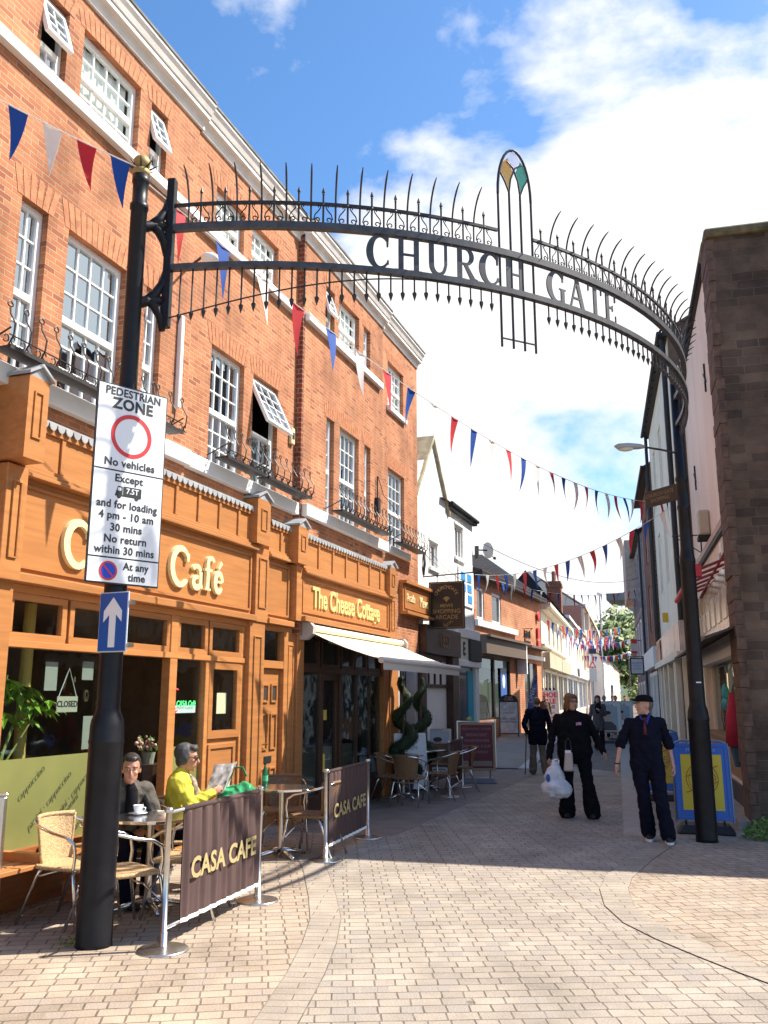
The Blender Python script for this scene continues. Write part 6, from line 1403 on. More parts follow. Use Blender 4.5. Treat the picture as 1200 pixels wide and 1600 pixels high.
# plant inside the window
ph = thing('house_plant', 'bright green umbrella plant in the cafe window in front of the ochre column', 'plant', FL.world(-.05, -.30, .42), FL.a)
b = B(); stems = [((-.1, 0, 0), (.02, 0, .75), (.25, .02, 1.28)), ((-.1, 0, 0), (.10, .03, .7), (.48, .02, 1.18)), ((-.15, 0, 0), (-.05, .05, .9), (.06, .03, 1.46)), ((-.1, 0, 0), (.05, 0, .8), (.36, .05, 1.40)), ((-.1, .05, 0), (.0, .06, .8), (-.05, 0, 1.2))]
for s_ in stems: b.tube(s_, [.012, .010, .006], 6)
b.done('stem', col('plant_stem', (.22, .26, .06)), ph)
b = B(); rnd = random.Random(5)
for s_ in stems:
    c = Vector(s_[-1])
    for w2 in range(3):
        cc = c + Vector((rnd.uniform(-.1, .1), rnd.uniform(-.05, .05), rnd.uniform(-.1, .08)))
        for k in range(8):
            a = k * math.pi / 4 + rnd.random(); d = Vector((math.cos(a), math.sin(a) * .8, -.35 + rnd.uniform(-.2, .15))); L_ = rnd.uniform(.15, .23); s2 = Vector((-d.y, d.x, 0)).normalized() * .034
            b.face([cc, cc + d * L_ * .5 + s2, cc + d * L_ + Vector((0, 0, -.05)), cc + d * L_ * .5 - s2])
b.done('leaf_cluster', mat('umbrella_leaf', (.19, .34, .03), .4, var=.4, vscale=9), ph, recalc=False)
b = B(); b.lathe([(.12, .0), (.16, .16), (.15, .16)], 16, (-.12, 0, -.12)); b.done('pot', col('plant_pot', (.2, .1, .06)), ph)
fl = thing('flower_vase', 'small vase of pale roses on the dark counter inside the cafe doorway', 'flowers', FL.world(2.30, -.40, .0), 0)
b = B(); b.lathe([(.2, 0), (.2, .98)], 12); b.done('plinth', M_brown, fl)
b = B(); b.lathe([(.06, .98), (.08, 1.10), (.07, 1.10)], 12); b.done('vase', col('vase_glass', (.4, .4, .3), .1), fl)
b = B(); rnd = random.Random(9)
for k in range(26): b.ell((rnd.uniform(-.12, .12), rnd.uniform(-.09, .09), 1.13 + rnd.uniform(0, .13)), rnd.uniform(.014, .026), 7, 5)
b.done('rose', col('rose_cream', (.60, .36, .28), .8, .7, vscale=22), fl)
b = B()
for k in range(40):
    p = Vector((rnd.uniform(-.14, .14), rnd.uniform(-.1, .1), 1.10 + rnd.uniform(0, .16))); d = Vector((rnd.gauss(0, 1), rnd.gauss(0, 1), rnd.gauss(.3, 1))).normalized() * .05; w2 = d.orthogonal().normalized() * .014
    b.face([p, p + d * .5 + w2, p + d, p + d * .5 - w2])
b.done('leaf', M_leaf, fl, recalc=False)

# ================================================================ boards, topiary and other street things
def aframe(name, label, x, y, d, w_, h, fm, pm, items, base='legs', pm2=None, grp=None, z0=.1, fr=.04):
    """pavement sign facing direction d"""
    t = thing(name, label, 'sign board', (x, y, 0), face(*d), grp); hw = w_ / 2; lean = .16
    def q(u, v, o): return (u, o + lean * (v - z0) / (h - z0) - lean, v)
    b = B()
    for a, c, e, g in ((-hw, hw, h - fr, h), (-hw, hw, z0, z0 + fr), (-hw, -hw + fr, z0 + fr, h - fr), (hw - fr, hw, z0 + fr, h - fr)):
        b.hexa([q(a, e, -.02), q(c, e, -.02), q(c, e, .02), q(a, e, .02), q(a, g, -.02), q(c, g, -.02), q(c, g, .02), q(a, g, .02)])
    b.done('frame', fm, t, bevel=.004)
    b = B(); b.hexa([q(-hw + fr, z0 + fr, -.012), q(hw - fr, z0 + fr, -.012), q(hw - fr, z0 + fr, .012), q(-hw + fr, z0 + fr, .012), q(-hw + fr, h - fr, -.012), q(hw - fr, h - fr, -.012), q(hw - fr, h - fr, .012), q(-hw + fr, h - fr, .012)]); pn = b.done('panel', pm, t)
    up = Vector((0, lean / (h - z0), 1)).normalized()
    for m_, rows in items:
        its = [(s, sz, basis(q(u, v, -.0145), (1, 0, 0), up), dict(extrude=.001, **kw)) for s, sz, u, v, kw in rows]
        lettering(its, m_, pn)
    if base == 'legs':
        for s_ in (-1, 1):
            b = B(); b.tube([q(s_ * (hw - .02), z0, 0), q(s_ * (hw - .02), 0, 0)], .014, 6); b.tube([(s_ * (hw - .02), 0.0, h - .05), (s_ * (hw - .02), .45, 0)], .014, 6); b.done('leg', fm, t)
    else:
        b = B(); b.hexa([(-hw - .04, -.32, 0), (hw + .04, -.32, 0), (hw + .04, .28, 0), (-hw - .04, .28, 0), (-hw + .04, -.2, .10), (hw - .04, -.2, .10), (hw - .04, .16, .10), (-hw + .04, .16, .10)]); b.done('base', M_black if base == 'black' else col('grey_base', (.10, .11, .13), .5), t, bevel=.03)
        for s_ in (-1, 1):
            b = B(); b.tube([q(s_ * hw * .7, z0 + .01, 0), (s_ * hw * .7, -.08, .06)], .016, 6); b.done('spring', M_steel, t)
    return t, pn, q
M_bblue = col('board_blue', (.03, .12, .46), .4); M_byel = col('board_yellow', (.62, .46, .02), .4); M_bred = col('chalk_red', (.13, .018, .022), .6, .25); M_frw = col('board_frame_wood', (.33, .2, .11), .5)
def roundel(pn, q, cz, r):
    b = B()
    for rr, wd in ((r, .012), (r * .84, .006)):
        N = 40; A = [[q(rad * math.cos(2 * math.pi * k / N), cz + rad * math.sin(2 * math.pi * k / N), -.015) for k in range(N)] for rad in (rr - wd, rr)]
        for k in range(N): b.face([A[0][k], A[0][(k + 1) % N], A[1][(k + 1) % N], A[1][k]])
    b.face([q(u, cz + v, -.0155) for u, v in ((-r * 1.05, -.13), (r * 1.02, .10), (r * 1.05, .0), (-r * 1.0, -.22))]) if False else None
    for s_ in (.095, -.095): b.face([q(u, cz + v + s_, -.0156) for u, v in ((-r, -.08), (r, .06), (r, .075), (-r, -.065))])
    b.done('roundel', col('roundel_brown', (.36, .14, .02)), pn, recalc=False)
for i, (x, y, lb) in enumerate(((4.12, 11.95, 'blue framed yellow pavement board with a brown roundel standing behind the right iron column'), (4.65, 15.6, 'second blue and yellow pavement board, farther back behind the man in the cap'))):
    t, pn, q = aframe('pavement_board', lb, x, y, (-.30, -.95), .66, 1.10, M_bblue, M_bblue, [(col('pale_blue_print', (.35, .45, .7)), [('STREET STORIES', .05, 0, 1.015, {})])], 'black', grp='blue and yellow pavement boards', z0=.16)
    b = B(); b.hexa([q(a, v, o) for v in (.28, .96) for a, o in ((-.25, -.0125), (.25, -.0125), (.25, -.0145), (-.25, -.0145))]); b.done('yellow_poster', M_byel, pn)
    roundel(pn, q, .66, .20)
    lettering([('STUDIO', .10, basis(q(0, .655, -.0165), Vector((1, 0, .16)).normalized(), (-.16, .16, 1)), dict(extrude=.001)), ('DESIGN', .045, basis(q(.06, .53, -.0165), Vector((1, 0, .3)).normalized(), (-.3, .16, 1)), dict(extrude=.001))], col('roundel_brown', (.36, .14, .02)), pn)
    b = B(); b.tube([(-.345, -.14, .12), (-.345, 0, 1.0), (-.33, .01, 1.09), (-.24, .012, 1.13), (.24, .012, 1.13), (.33, .01, 1.09), (.345, 0, 1.0), (.345, -.14, .12)], .016, 8); b.done('tube_frame', col('blue_grey_tube', (.16, .2, .3), .3), t)
t, pn, q = aframe('chalk_board', 'red chalkboard in a wooden frame on a rubber foot beside the last terrace barrier', 1.88, 18.6, (-.05, -1), .74, 1.18, M_frw, M_bred, [(col('chalk_pink', (.36, .20, .20)), [('FRESH ROAST COFFEE', .06, 0, 1.05, {}), ('BREAKFAST', .085, 0, .93, {}), ('SANDWICHES', .08, 0, .82, {}), ('PANINI & SOUP', .08, 0, .71, {}), ('HOT DRINKS', .075, 0, .60, {})])], 'grey', z0=.24, fr=.05)
b = B(); b.hexa([q(a, v, o) for v, a0, a1 in ((.33, -.30, .30), (.43, -.30, .30)) for a, o in ((a0, -.013), (a1, -.013), (a1, -.015), (a0, -.015))]); b.done('paper_strip', col('buff_strip', (.25, .2, .15)), pn)
b = B(); b.tube([(-.385, -.03, .3), (-.385, 0, 1.2), (.385, 0, 1.2), (.385, -.03, .3)], .018, 6); b.done('rail', M_steel, t)
def portrait(pn, q, cx, cz, s, skin, hair, coat, bgc):
    b = B(); b.hexa([q(cx + a, cz + v, o) for v in (-.55 * s, .55 * s) for a, o in ((-.42 * s, -.0125), (.42 * s, -.0125), (.42 * s, -.0140), (-.42 * s, -.0140))]); b.done('poster_print', bgc, pn)
    def blob(pts, m_, o, nm): b = B(); b.face([q(cx + u * s, cz + v * s, o) for u, v in pts]); b.done(nm, m_, pn, recalc=False)
    el = lambda x, z, rx, rz: [(x + rx * math.cos(k * math.pi / 12), z + rz * math.sin(k * math.pi / 12)) for k in range(24)]
    blob([(-.40, -.54), (.36, -.54), (.34, -.25), (.15, -.08), (-.12, -.08), (-.33, -.22)], coat, -.0143, 'printed_coat')
    blob(el(0, .12, .14, .20), skin, -.0146, 'printed_face'); blob(el(.0, .285, .150, .075), hair, -.0149, 'printed_hair')
t, pn, q = aframe('poster_board', 'white pavement board with a printed face beside the second topiary', 1.05, 18.75, (-.25, -1), .66, 1.05, M_steel, M_signw, [(M_red, [('SALE', .14, -.18, .60, {})])], 'legs', z0=.12)
portrait(pn, q, .06, .66, .62, col('print_skin', (.40, .28, .22)), col('print_hair', (.05, .04, .04)), col('print_neck', (.38, .26, .21)), col('print_grey', (.45, .46, .48)))
t, pn, q = aframe('poster_board', 'pale board with small print between the shop window and the first topiary', .46, 16.45, (.35, -1), .6, 1.05, M_signw, M_signw, [(col('teal_print', (.1, .3, .3)), [('OPEN', .10, 0, .8, {}), ('TODAY', .07, 0, .62, {})])], 'legs', z0=.1)
t, pn, q = aframe('poster_board', 'black topped board with white notices outside the brick shop window', 5.3, 38.6, (-.1, -1), .82, 1.5, M_black, col('notice_grey', (.42, .43, .44), .6, .3), [(M_signk, [('EVERY DAY', .10, 0, 1.0, {}), ('NEW MENU\nHOME MADE', .12, 0, .7, {})])], 'legs', z0=.15)
b = B(); b.prism([(.40 * math.cos(R(a)), 1.50 + .28 * math.sin(R(a))) for a in range(0, 181, 15)], lambda u, v: (u, -.02, v), lambda u, v: (u, .02, v)); hd_ = b.done('arched_head', M_black, t)
lettering([('Fresh\nCoffee', .14, basis((0, -.022, 1.62), (1, 0, 0), (0, 0, 1)), dict(extrude=.001, line=.7, shear=.2))], col('pinkish', (.5, .3, .3)), hd_)
t, pn, q = aframe('sale_board', 'tall white shoe sale board with red capitals behind the man with the stick', 8.60, 47.3, (-.15, -1), .98, 2.02, M_steel, M_signw, [(M_red, [('SHOE', .34, 0, 1.76, dict(offset=.012)), ('SALE', .34, 0, 1.44, dict(offset=.012))]), (M_signk, [('VANS', .24, 0, 1.16, dict(offset=.006)), ('adidas  DC', .13, 0, .86, {}), ('CONVERSE', .12, 0, .62, {})])], 'legs', z0=.3)
b = B()
for k in range(4): b.ell((-.3 + .2 * k, .05, 2.08), (.07, .05, .08))
each(b, 'spring_clip', M_black, t)
for i, (x, y, lb) in enumerate(((8.35, 34.0, 'grey salon board with a printed portrait in the middle of the lane'), (9.35, 36.0, 'salon board with a pale poster just behind the portrait board'))):
    t, pn, q = aframe('salon_board', lb, x, y, (-.2, -1), 1.0, 1.52, col('board_grey', (.42, .43, .42)), col('board_palegrey', (.52, .53, .52)), [(M_signk, [('AVEDA', .16, -.08, 1.37, dict(space=1.3))])], 'black', grp='grey salon boards in the lane', z0=.42)
    portrait(pn, q, 0, .85, .88, col('print_skin', (.40, .28, .22)), M_black, col('print_coat', (.08, .06, .06)) if i == 0 else col('print_white', (.6, .6, .6)), col('print_bluegrey', (.30, .34, .36)))
tp_spots = ((*FL.world(9.2, .25)[:2], 'spiral clipped box tree left of the passage arch', 1.0), (*FL.world(10.15, .28)[:2], 'spiral clipped box tree right of the passage arch', 1.0))
for i, (x, y, lb, s_) in enumerate(tp_spots):
    t = thing('topiary', lb, 'topiary', (x, y, 0), .9 * i, 'spiral topiaries by the passage')
    b = B(); b.lathe([(.16, 0), (.20, .30), (.22, .32), (.19, .32)], 20); b.done('pot', col('lead_pot', (.06, .06, .065)), t)
    b = B(); b.tube([(0, 0, .3), (0, 0, 1.9)], .02, 6); b.done('stem', M_bark, t)
    rnd = random.Random(60 + i); b = B(); H_ = 1.62
    for k in range(5200):
        v = rnd.random() ** 1.15; a = v * 2 * math.pi * 2.6 + i * 2.5; rr = .17 * (1 - v) + .05; tr = .155 * (1 - v * .70)
        c = Vector((rr * math.cos(a), rr * math.sin(a), .40 + H_ * v)); d = Vector((rnd.gauss(0, 1), rnd.gauss(0, 1), rnd.gauss(0, 1))).normalized()
        p = c + d * tr * rnd.uniform(.78, 1.12); u = d.orthogonal().normalized() * .022; w2 = d.cross(u).normalized() * .014
        b.face([p - u, p + w2, p + u + d * .008, p - w2])
    b.done('foliage', M_box, t, recalc=False)
    b = B(); pts = []; rs = []
    for k in range(60): v = k / 59; a = v * 2 * math.pi * 2.6 + i * 2.5; rr = .17 * (1 - v) + .05; pts.append((rr * math.cos(a), rr * math.sin(a), .40 + H_ * v)); rs.append(.125 * (1 - v * .70))
    b.tube(pts, rs, 10); b.done('inner_foliage', M_box, t)
ff = thing('feather_flag', 'blue and white feather flag leaning out beside the old man\'s shoulder', 'flag', (6.3, 40.0, 0))
b = B(); b.tube([(0, 0, 0), (.05, 0, 1.2), (.32, 0, 2.5), (.5, 0, 2.62)], .015, 6); b.done('pole', M_black, ff)
b = B(); rows = []
for j in range(12): v = j / 11; z = .75 + 1.85 * v; x0 = .03 + .42 * v * v; rows.append([(x0 - .02, 0, z), (x0 + .22 * (1 - v * .7), .03, z - .05), (x0 + .42 * (1 - v) ** .7 + .03, 0, z - .10)])
b.grid(rows); b.grid([[(x, y + .004, z) for x, y, z in r][::-1] for r in rows]); fc_ = b.done('cloth', mat('flag_print', (.16, .18, .42), .8, var=.5, vscale=4), ff, recalc=False)
lettering([('OPEN', .26, basis((.24, -.03, 1.75), Vector((.28, 0, 1)).normalized(), Vector((-1, 0, .28)).normalized()), dict(extrude=.002))], M_signw, fc_)
pj = FS.root('projecting_sign', 'white framed projecting board hanging over the lane from the timbered house', 'sign')
b = B(); FS.bx(b, 17.5, 17.58, .12, .66, 2.55, 3.22); b.done('frame', M_black, pj)
b = B(); FS.bx(b, 17.485, 17.499, .17, .61, 2.60, 3.17); pp_ = b.done('notice', col('pale_notice', (.55, .55, .58)), pj)
lettering([('BARBER\nSHOP\nupstairs', .11, basis((17.48, .39, 2.9), (0, -1, 0), (0, 0, 1)), dict(extrude=.002))], col('grey_print', (.25, .25, .28)), pp_)
b = B(); b.tube([FS.p(17.54, .02, 3.27), FS.p(17.54, .7, 3.27)], .015, 6); b.done('iron_arm', M_ironr, pj)
pj2 = FS.root('red_projecting_sign', 'narrow red and white projecting sign above the framed board', 'sign')
b = B(); FS.bx(b, 19.5, 19.56, .25, .52, 3.45, 4.1); b.done('panel', col('pinkish_white', (.6, .5, .5)), pj2)
b = B(); FS.bx(b, 19.485, 19.499, .27, .50, 3.9, 4.08); FS.bx(b, 19.485, 19.499, .27, .50, 3.47, 3.58); b.done('red_print', M_red, pj2)
b = B(); b.tube([FS.p(19.53, .05, 4.02), FS.p(19.53, .25, 4.02)], .02, 6); b.done('arm', M_ironr, pj2)
ts = thing('traffic_sign', 'grey backed traffic sign with a triangle above it in the lane in the lane', 'road sign', (16.0, 69, 0))
b = B(); b.tube([(0, 0, 0), (0, 0, 5.3)], .05, 8); b.done('post', col('post_grey', (.25, .25, .26)), ts)
b = B(); b.box(-.28, .28, -.05, -.01, 2.8, 3.8); b.done('plate', col('sign_back_grey', (.5, .5, .5), .5), ts)
b = B(); b.prism([(-.3, 3.85), (.3, 3.85), (0, 4.38)], lambda u, v: (u, -.05, v), lambda u, v: (u, -.02, v)); b.done('triangle', M_red, ts)
b = B(); b.prism([(-.17, 3.93), (.17, 3.93), (0, 4.22)], lambda u, v: (u, -.056, v), lambda u, v: (u, -.051, v)); b.done('triangle_face', M_signw, ts)
b = B(); b.box(-.25, .3, -.2, .1, 4.9, 5.3); b.done('sign_lamp', col('dark_navy', (.03, .03, .08)), ts)
for i, (x, y, h) in enumerate(((27.0, 99, 6.2), (22.4, 92, 12))):
    lc_ = thing('lamp_column', ['short dark lamp column at the far end of the street', 'tall slim grey pole rising in front of the far trees'][i], 'lamp post', (x, y, 0))
    b = B(); b.tube([(0, 0, 0), (0, 0, h)], .07, 8); b.done('column', col('column_grey', (.10, .10, .11)) if i == 0 else col('pole_pale', (.4, .42, .45)), lc_)
    b = B(); b.ell((0, 0, h + .15), (.3, .3, .2)); b.done('lantern', M_signw, lc_)
for i, (x, y, s_) in enumerate(((4.62, 11.35, .22), (-2.18, 6.66, .07), (-2.93, 6.98, .08))):
    t = thing('weeds', ['leafy green weed clump at the foot of the stone wall', 'small tuft of grass at the left column foot', 'small tuft of grass under the steel end post'][i], 'weeds', (x, y, 0))
    b = B(); rnd = random.Random(i)
    for k in range(260 if i == 0 else 60):
        a = rnd.random() * 6.28; r_ = s_ * rnd.random() ** .5; p = Vector((r_ * math.cos(a), r_ * math.sin(a), s_ * 1.2 * rnd.random() * (1 - r_ / s_ * .6))); d = Vector((rnd.gauss(0, 1), rnd.gauss(0, 1), rnd.uniform(.2, 1))).normalized() * s_ * .28; w2 = d.orthogonal().normalized() * s_ * .09
        b.face([p, p + d * .5 + w2, p + d, p + d * .5 - w2])
    b.done('leaf', M_leaf, t, recalc=False)
# paving details
bandpath = [(-.95, 2.2), (-.84, 3.2), (-.68, 4.2), (-.57, 5.2), (-.49, 6.0), (-.455, 6.7), (-.455, 7.4), (-.535, 8.2), (-.70, 9.5), (-.86, 10.3)]
strip('paving_joint', bandpath, .247, M_joint, .004); strip('paving_band', bandpath, .235, M_band, .007)
arcpath = [(3.35, 11.1), (2.77, 10.07), (2.25, 9.03), (2.06, 8.47), (1.95, 7.84), (1.955, 7.29), (2.06, 6.85), (2.20, 6.44), (2.33, 6.1), (2.55, 5.6), (2.95, 4.9), (3.6, 4.1)]
strip('paving_joint', arcpath, .253, M_joint, .004); strip('paving_band', arcpath, .245, M_band, .007)
b = B(); b.face([(*q_, .002) for q_ in bandpath] + [(-3.2, 10.4, .002), (-6, 2.2, .002)]); tag(b.done('terrace_paving', M_pave_pink), kind='structure')
b = B(); b.face([(*q_, .002) for q_ in arcpath] + [(9, 4.0, .002), (9, 11, .002)]); tag(b.done('doorstep_paving', M_pave_pink), kind='structure')
b = B(); q = [(2.98, 11.6, .003), (3.38, 11.6, .003), (9.0, 33.0, .003), (8.5, 33.0, .003)]; b.face(q); tag(b.done('slab_strip', M_slab), kind='structure')
kq = FL.world(5, 1.75), FL.world(12.2, 1.75)
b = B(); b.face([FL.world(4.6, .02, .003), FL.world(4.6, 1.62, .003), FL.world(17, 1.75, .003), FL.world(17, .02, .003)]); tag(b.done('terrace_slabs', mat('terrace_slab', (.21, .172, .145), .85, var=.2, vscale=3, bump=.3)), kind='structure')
b = B(); A_ = Vector(FL.world(15.4, 1.35)); D_ = Vector((8.6, 43.0, 0)); d_ = (D_ - A_).normalized(); n_ = Vector((-d_.y, d_.x, 0)); b.hexa([tuple(v + Vector((0, 0, z))) for z in (-.01, .03) for v in (A_, D_, D_ + n_ * .3, A_ + n_ * .3)]); tag(b.done('kerb', mat('kerb_stone', (.42, .39, .36), .8, var=.15, vscale=2), bevel=.02), kind='structure')
b = B(); b.face([tuple(v + Vector((0, 0, .022))) for v in (A_ + n_ * .29, D_ + n_ * .29, D_ + n_ * 3, A_ + n_ * 1.2)]); tag(b.done('pavement', mat('worn_flags', (.20, .165, .14), .85, var=.2, vscale=1.5)), kind='structure')
# ================================================================ people
def remeshed(b, name, m, parent, vox, it=3, fac=.5, folds=0.0):
    o = b.done('tmp', m, None, recalc=True)
    r = o.modifiers.new('r', 'REMESH'); r.mode = 'VOXEL'; r.voxel_size = vox
    s = o.modifiers.new('s', 'SMOOTH'); s.factor = fac; s.iterations = it
    me = evalmesh(o); bpy.data.objects.remove(o); me.name = name
    for p in me.polygons: p.use_smooth = True
    if folds:
        mv = [v.co.copy() for v in me.vertices]; nv = [v.normal.copy() for v in me.vertices]
        for v, c, q in zip(me.vertices, mv, nv):
            f = noise.noise(Vector((c.x * 9 + c.z * 5, c.y * 9 - c.z * 4, c.z * 11))); g = noise.noise(Vector((c.x * 22, c.y * 22, c.z * 8 + 3)))
            v.co = c + q * folds * (1 - 2.2 * abs(f) + .35 * g)
    me.materials.clear(); me.materials.append(m)
    n = bpy.data.objects.new(name, me); C.objects.link(n); n.parent = parent; return n
def rotm(x, y, z): return Matrix(((x.x, y.x, z.x), (x.y, y.y, z.y), (x.z, y.z, z.z)))
def person(label, loc, rz, J, look=(0, -1, 0), up=(0, 0, 1), hair=None, hairm=None, skin=None, top=None, sleeves='long', trousers=None, shoes=None, fat=1.0, wide=1.0, leg=1.0, vox=.009, hip_long=.0, cuff=1.0, boxy=0.0, grip=(.5, .5), flare=0.0, glasses=None, collar=True, face_=True):
    t = thing('person', label, 'person', loc, rz)
    V = {k: Vector(v) for k, v in J.items()}; skin = skin or M_skin
    U = (V['neck'] - V['pelvis']).normalized(); Rt = (V['shR'] - V['shL']).normalized(); Rt = (Rt - U * Rt.dot(U)).normalized(); Fw = U.cross(Rt).normalized() * 1.0
    if Fw.dot(Vector((0, -1, 0))) < 0 and False: Fw = -Fw
    TM = rotm(Rt, Fw, U)
    ps, nk = V['pelvis'], V['neck']; at = lambda f, fw=0.0: ps.lerp(nk, f) + Fw * fw
    def torso(b, e, lo=0.0):
        b.ell(at(.04), (.150 * wide + e, .105 * fat + e, .12 + e), 14, 10, TM)
        b.ell(at(.30, .012 * fat), (.149 * wide + e, .106 * fat + e, .16 + e), 14, 10, TM)
        b.ell(at(.56, .008), (.150 * wide + e, .105 * fat + e, .16 + e), 14, 10, TM)
        b.ell(at(.76, -.004), (.158 * wide + e, .100 + e, .13 + e), 14, 10, TM)
        b.cap(V['shL'] - Rt * -.015, V['shR'] - Rt * .015, .058 + e, .058 + e, 12)
        b.cap(at(.86), nk, .09 + e, .055 + e * .6, 12)
    def leg_(b, s, e, fl=0.0):
        b.cap(V['hip' + s], V['knee' + s], .082 * leg + e, .056 * leg + e, 12); b.cap(V['knee' + s], V['ank' + s], .056 * leg + e, .040 * leg + e + fl, 12)
    def arm_(b, s, e, fore=True):
        b.cap(V['sh' + s], V['el' + s], .050 + e, .039 + e, 10)
        if fore: b.cap(V['el' + s], V['wr' + s], .039 + e, .029 + e * cuff, 10)
    # head
    hf = Vector(look).normalized(); hu = Vector(up); hr = hf.cross(hu).normalized() * -1.0; hu = hr.cross(hf).normalized() * -1
    if hu.z < 0: hu = -hu
    hr = hu.cross(hf).normalized() * -1 if False else hf.cross(hu).normalized()
    HM = rotm(hr, hf, hu); hc = V['head']; h = lambda x, y, z: hc + HM @ Vector((x, y, z))
    b = B()
    torso(b, -.012); b.cap(nk - U * .03, h(0, -.025, -.06), .054, .050, 12)
    b.ell(h(0, -.012, .028), (.076, .095, .098), 18, 12, HM); b.ell(h(0, .028, -.045), (.058, .062, .070), 14, 10, HM); b.ell(h(0, .062, -.092), (.027, .024, .022), 10, 8, HM)
    b.cap(h(0, .086, .018), h(0, .108, -.024), .008, .0145, 8)
    for s in (-1, 1): b.ell(h(s * .077, -.012, -.008), (.010, .020, .031), 8, 6, HM); b.ell(h(s * .036, .058, -.018), (.026, .026, .022), 8, 6, HM); b.ell(h(s * .030, .076, .035), (.024, .014, .008), 8, 6, HM)
    b.ell(h(0, .082, -.050), (.022, .013, .013), 8, 6, HM)
    for s in 'LR':
        arm_(b, s, -.006); leg_(b, s, -.012)
        d = (V['wr' + s] - V['el' + s]).normalized(); pn_ = V.get('palm' + s, Vector((1 if s == 'L' else -1, 0, 0)) * 1.0); pn_ = (pn_ - d * pn_.dot(d)).normalized(); wd = d.cross(pn_).normalized()
        if wd.dot(Vector((0, -1, 0))) < 0: wd = -wd
        w0 = V['wr' + s]; b.ell(w0 + d * .05, (.017, .040, .052), 10, 8, rotm(pn_, wd, d)); b.cap(w0 - d * .02, w0 + d * .02, .026, .026, 8)
        g = grip[0 if s == 'L' else 1]
        for k, (off, ln) in enumerate(((.030, .070), (.011, .080), (-.009, .075), (-.028, .058))):
            p0 = w0 + d * .088 + wd * off; a1, a2 = g * .9, g * 2.0
            d1 = d * math.cos(a1) + pn_ * math.sin(a1); d2 = d * math.cos(a2) + pn_ * math.sin(a2); p1 = p0 + d1 * ln * .5; p2 = p1 + d2 * ln * .5
            b.cap(p0, p1, .0095, .009, 7); b.cap(p1, p2, .009, .0075, 7)
        q0 = w0 + d * .03 + wd * .032; q1 = q0 + (d * .7 + wd * .6 + pn_ * .35).normalized() * .035; q2 = q1 + (d * .9 + pn_ * .5).normalized() * .03; b.cap(q0, q1, .012, .010, 7); b.cap(q1, q2, .010, .008, 7)
    body = remeshed(b, 'body', skin, t, vox)
    if face_:
        b = B()
        for s in (-1, 1): b.ell(h(s * .031, .0815, .014), (.0105, .007, .0045), 10, 8, HM)
        each(b, 'eye', col('eye_white', (.45, .42, .40), .4), body, smooth=True)
        b = B()
        for s in (-1, 1): b.ell(h(s * .031, .0875, .014), (.0062, .0035, .0050), 8, 6, HM)
        each(b, 'iris', M_black, body)
        b = B(); b.ell(h(0, .0945, -.052), (.022, .005, .0055), 10, 6, HM); b.done('mouth', col('lip', (.36, .12, .10), .5), body, smooth=True)
        b = B()
        for s in (-1, 1): b.tube([h(s * .014, .094, .034), h(s * .034, .092, .039), h(s * .052, .078, .034)], .0038, 5)
        each(b, 'eyebrow', hairm or M_black, body)
    if glasses:
        b = B()
        for s in (-1, 1):
            if glasses == 'sun': b.ell(h(s * .034, .094, .012), (.028, .006, .019), 12, 8, HM)
            else: b.tube([h(s * .033 + .024 * math.cos(a * .524), .097, .010 + .016 * math.sin(a * .524)) for a in range(12)], .0022, 5, closed=True)
            b.tube([h(s * .058, .088, .018), h(s * .080, -.01, .012)], .0035, 5)
        b.tube([h(-.01, .103, .016), h(.01, .103, .016)], .003, 5); b.done('glasses', M_black, body)
    if hair:
        b = B()
        if hair in ('short', 'bob', 'long', 'grey'):
            b.ell(h(0, -.032, .055), (.083, .086, .088), 16, 10, HM); b.ell(h(0, -.062, -.015), (.070, .048, .072), 12, 8, HM)
            b.ell(h(0, .030, .100), (.060, .052, .030), 12, 8, HM)
            for s in (-1, 1): b.ell(h(s * .066, -.022, .03), (.020, .048, .05), 10, 8, HM)
        if hair == 'bob':
            for s in (-1, 1): b.ell(h(s * .074, -.008, -.035), (.024, .050, .095), 10, 8, HM); b.ell(h(s * .066, .035, .05), (.02, .035, .06), 10, 8, HM)
            b.ell(h(0, -.065, -.05), (.085, .045, .10), 12, 8, HM); b.ell(h(0, .066, .085), (.066, .028, .030), 12, 8, HM)
        if hair == 'long':
            for s in (-1, 1): b.ell(h(s * .078, -.005, -.09), (.032, .05, .16), 10, 8, HM)
            b.ell(h(0, -.065, -.09), (.095, .05, .17), 12, 8, HM); b.ell(h(0, -.02, .07), (.098, .09, .085), 12, 8, HM)
        if hair == 'grey':
            b.ell(h(0, -.045, .05), (.092, .090, .090), 12, 8, HM); b.ell(h(0, .05, .095), (.066, .040, .034), 12, 8, HM)
            for s in (-1, 1): b.ell(h(s * .072, -.03, .0), (.022, .05, .06), 10, 8, HM)
        if hair == 'thin':
            b.ell(h(0, -.055, .02), (.080, .062, .085), 14, 10, HM)
        remeshed(b, 'hair', hairm, body, max(vox, .008), 1)
    if top:
        b = B(); torso(b, .010)
        for s in 'LR':
            if sleeves == 'rolled': b.cap(V['sh' + s], V['el' + s].lerp(V['wr' + s], .05), .062, .056, 10)
            else: arm_(b, s, .013)
        if boxy:
            for k_ in (-1, 0, 1): b.cap(at(.66) + Rt * .07 * wide * k_, at(-.14) + Rt * .078 * wide * k_, .100 * fat, boxy * fat, 12)
        if hip_long:
            for s in 'LR': b.cap(V['hip' + s] + (V['neck'] - V['pelvis']) * .1, V['hip' + s].lerp(V['knee' + s], hip_long), .095 * (fat + wide) / 2, .092 * (fat + wide) / 2, 12)
            b.ell(ps.lerp((V['kneeL'] + V['kneeR']) / 2, hip_long * .6), (.150 * wide, .112 * fat, .14), 14, 10)
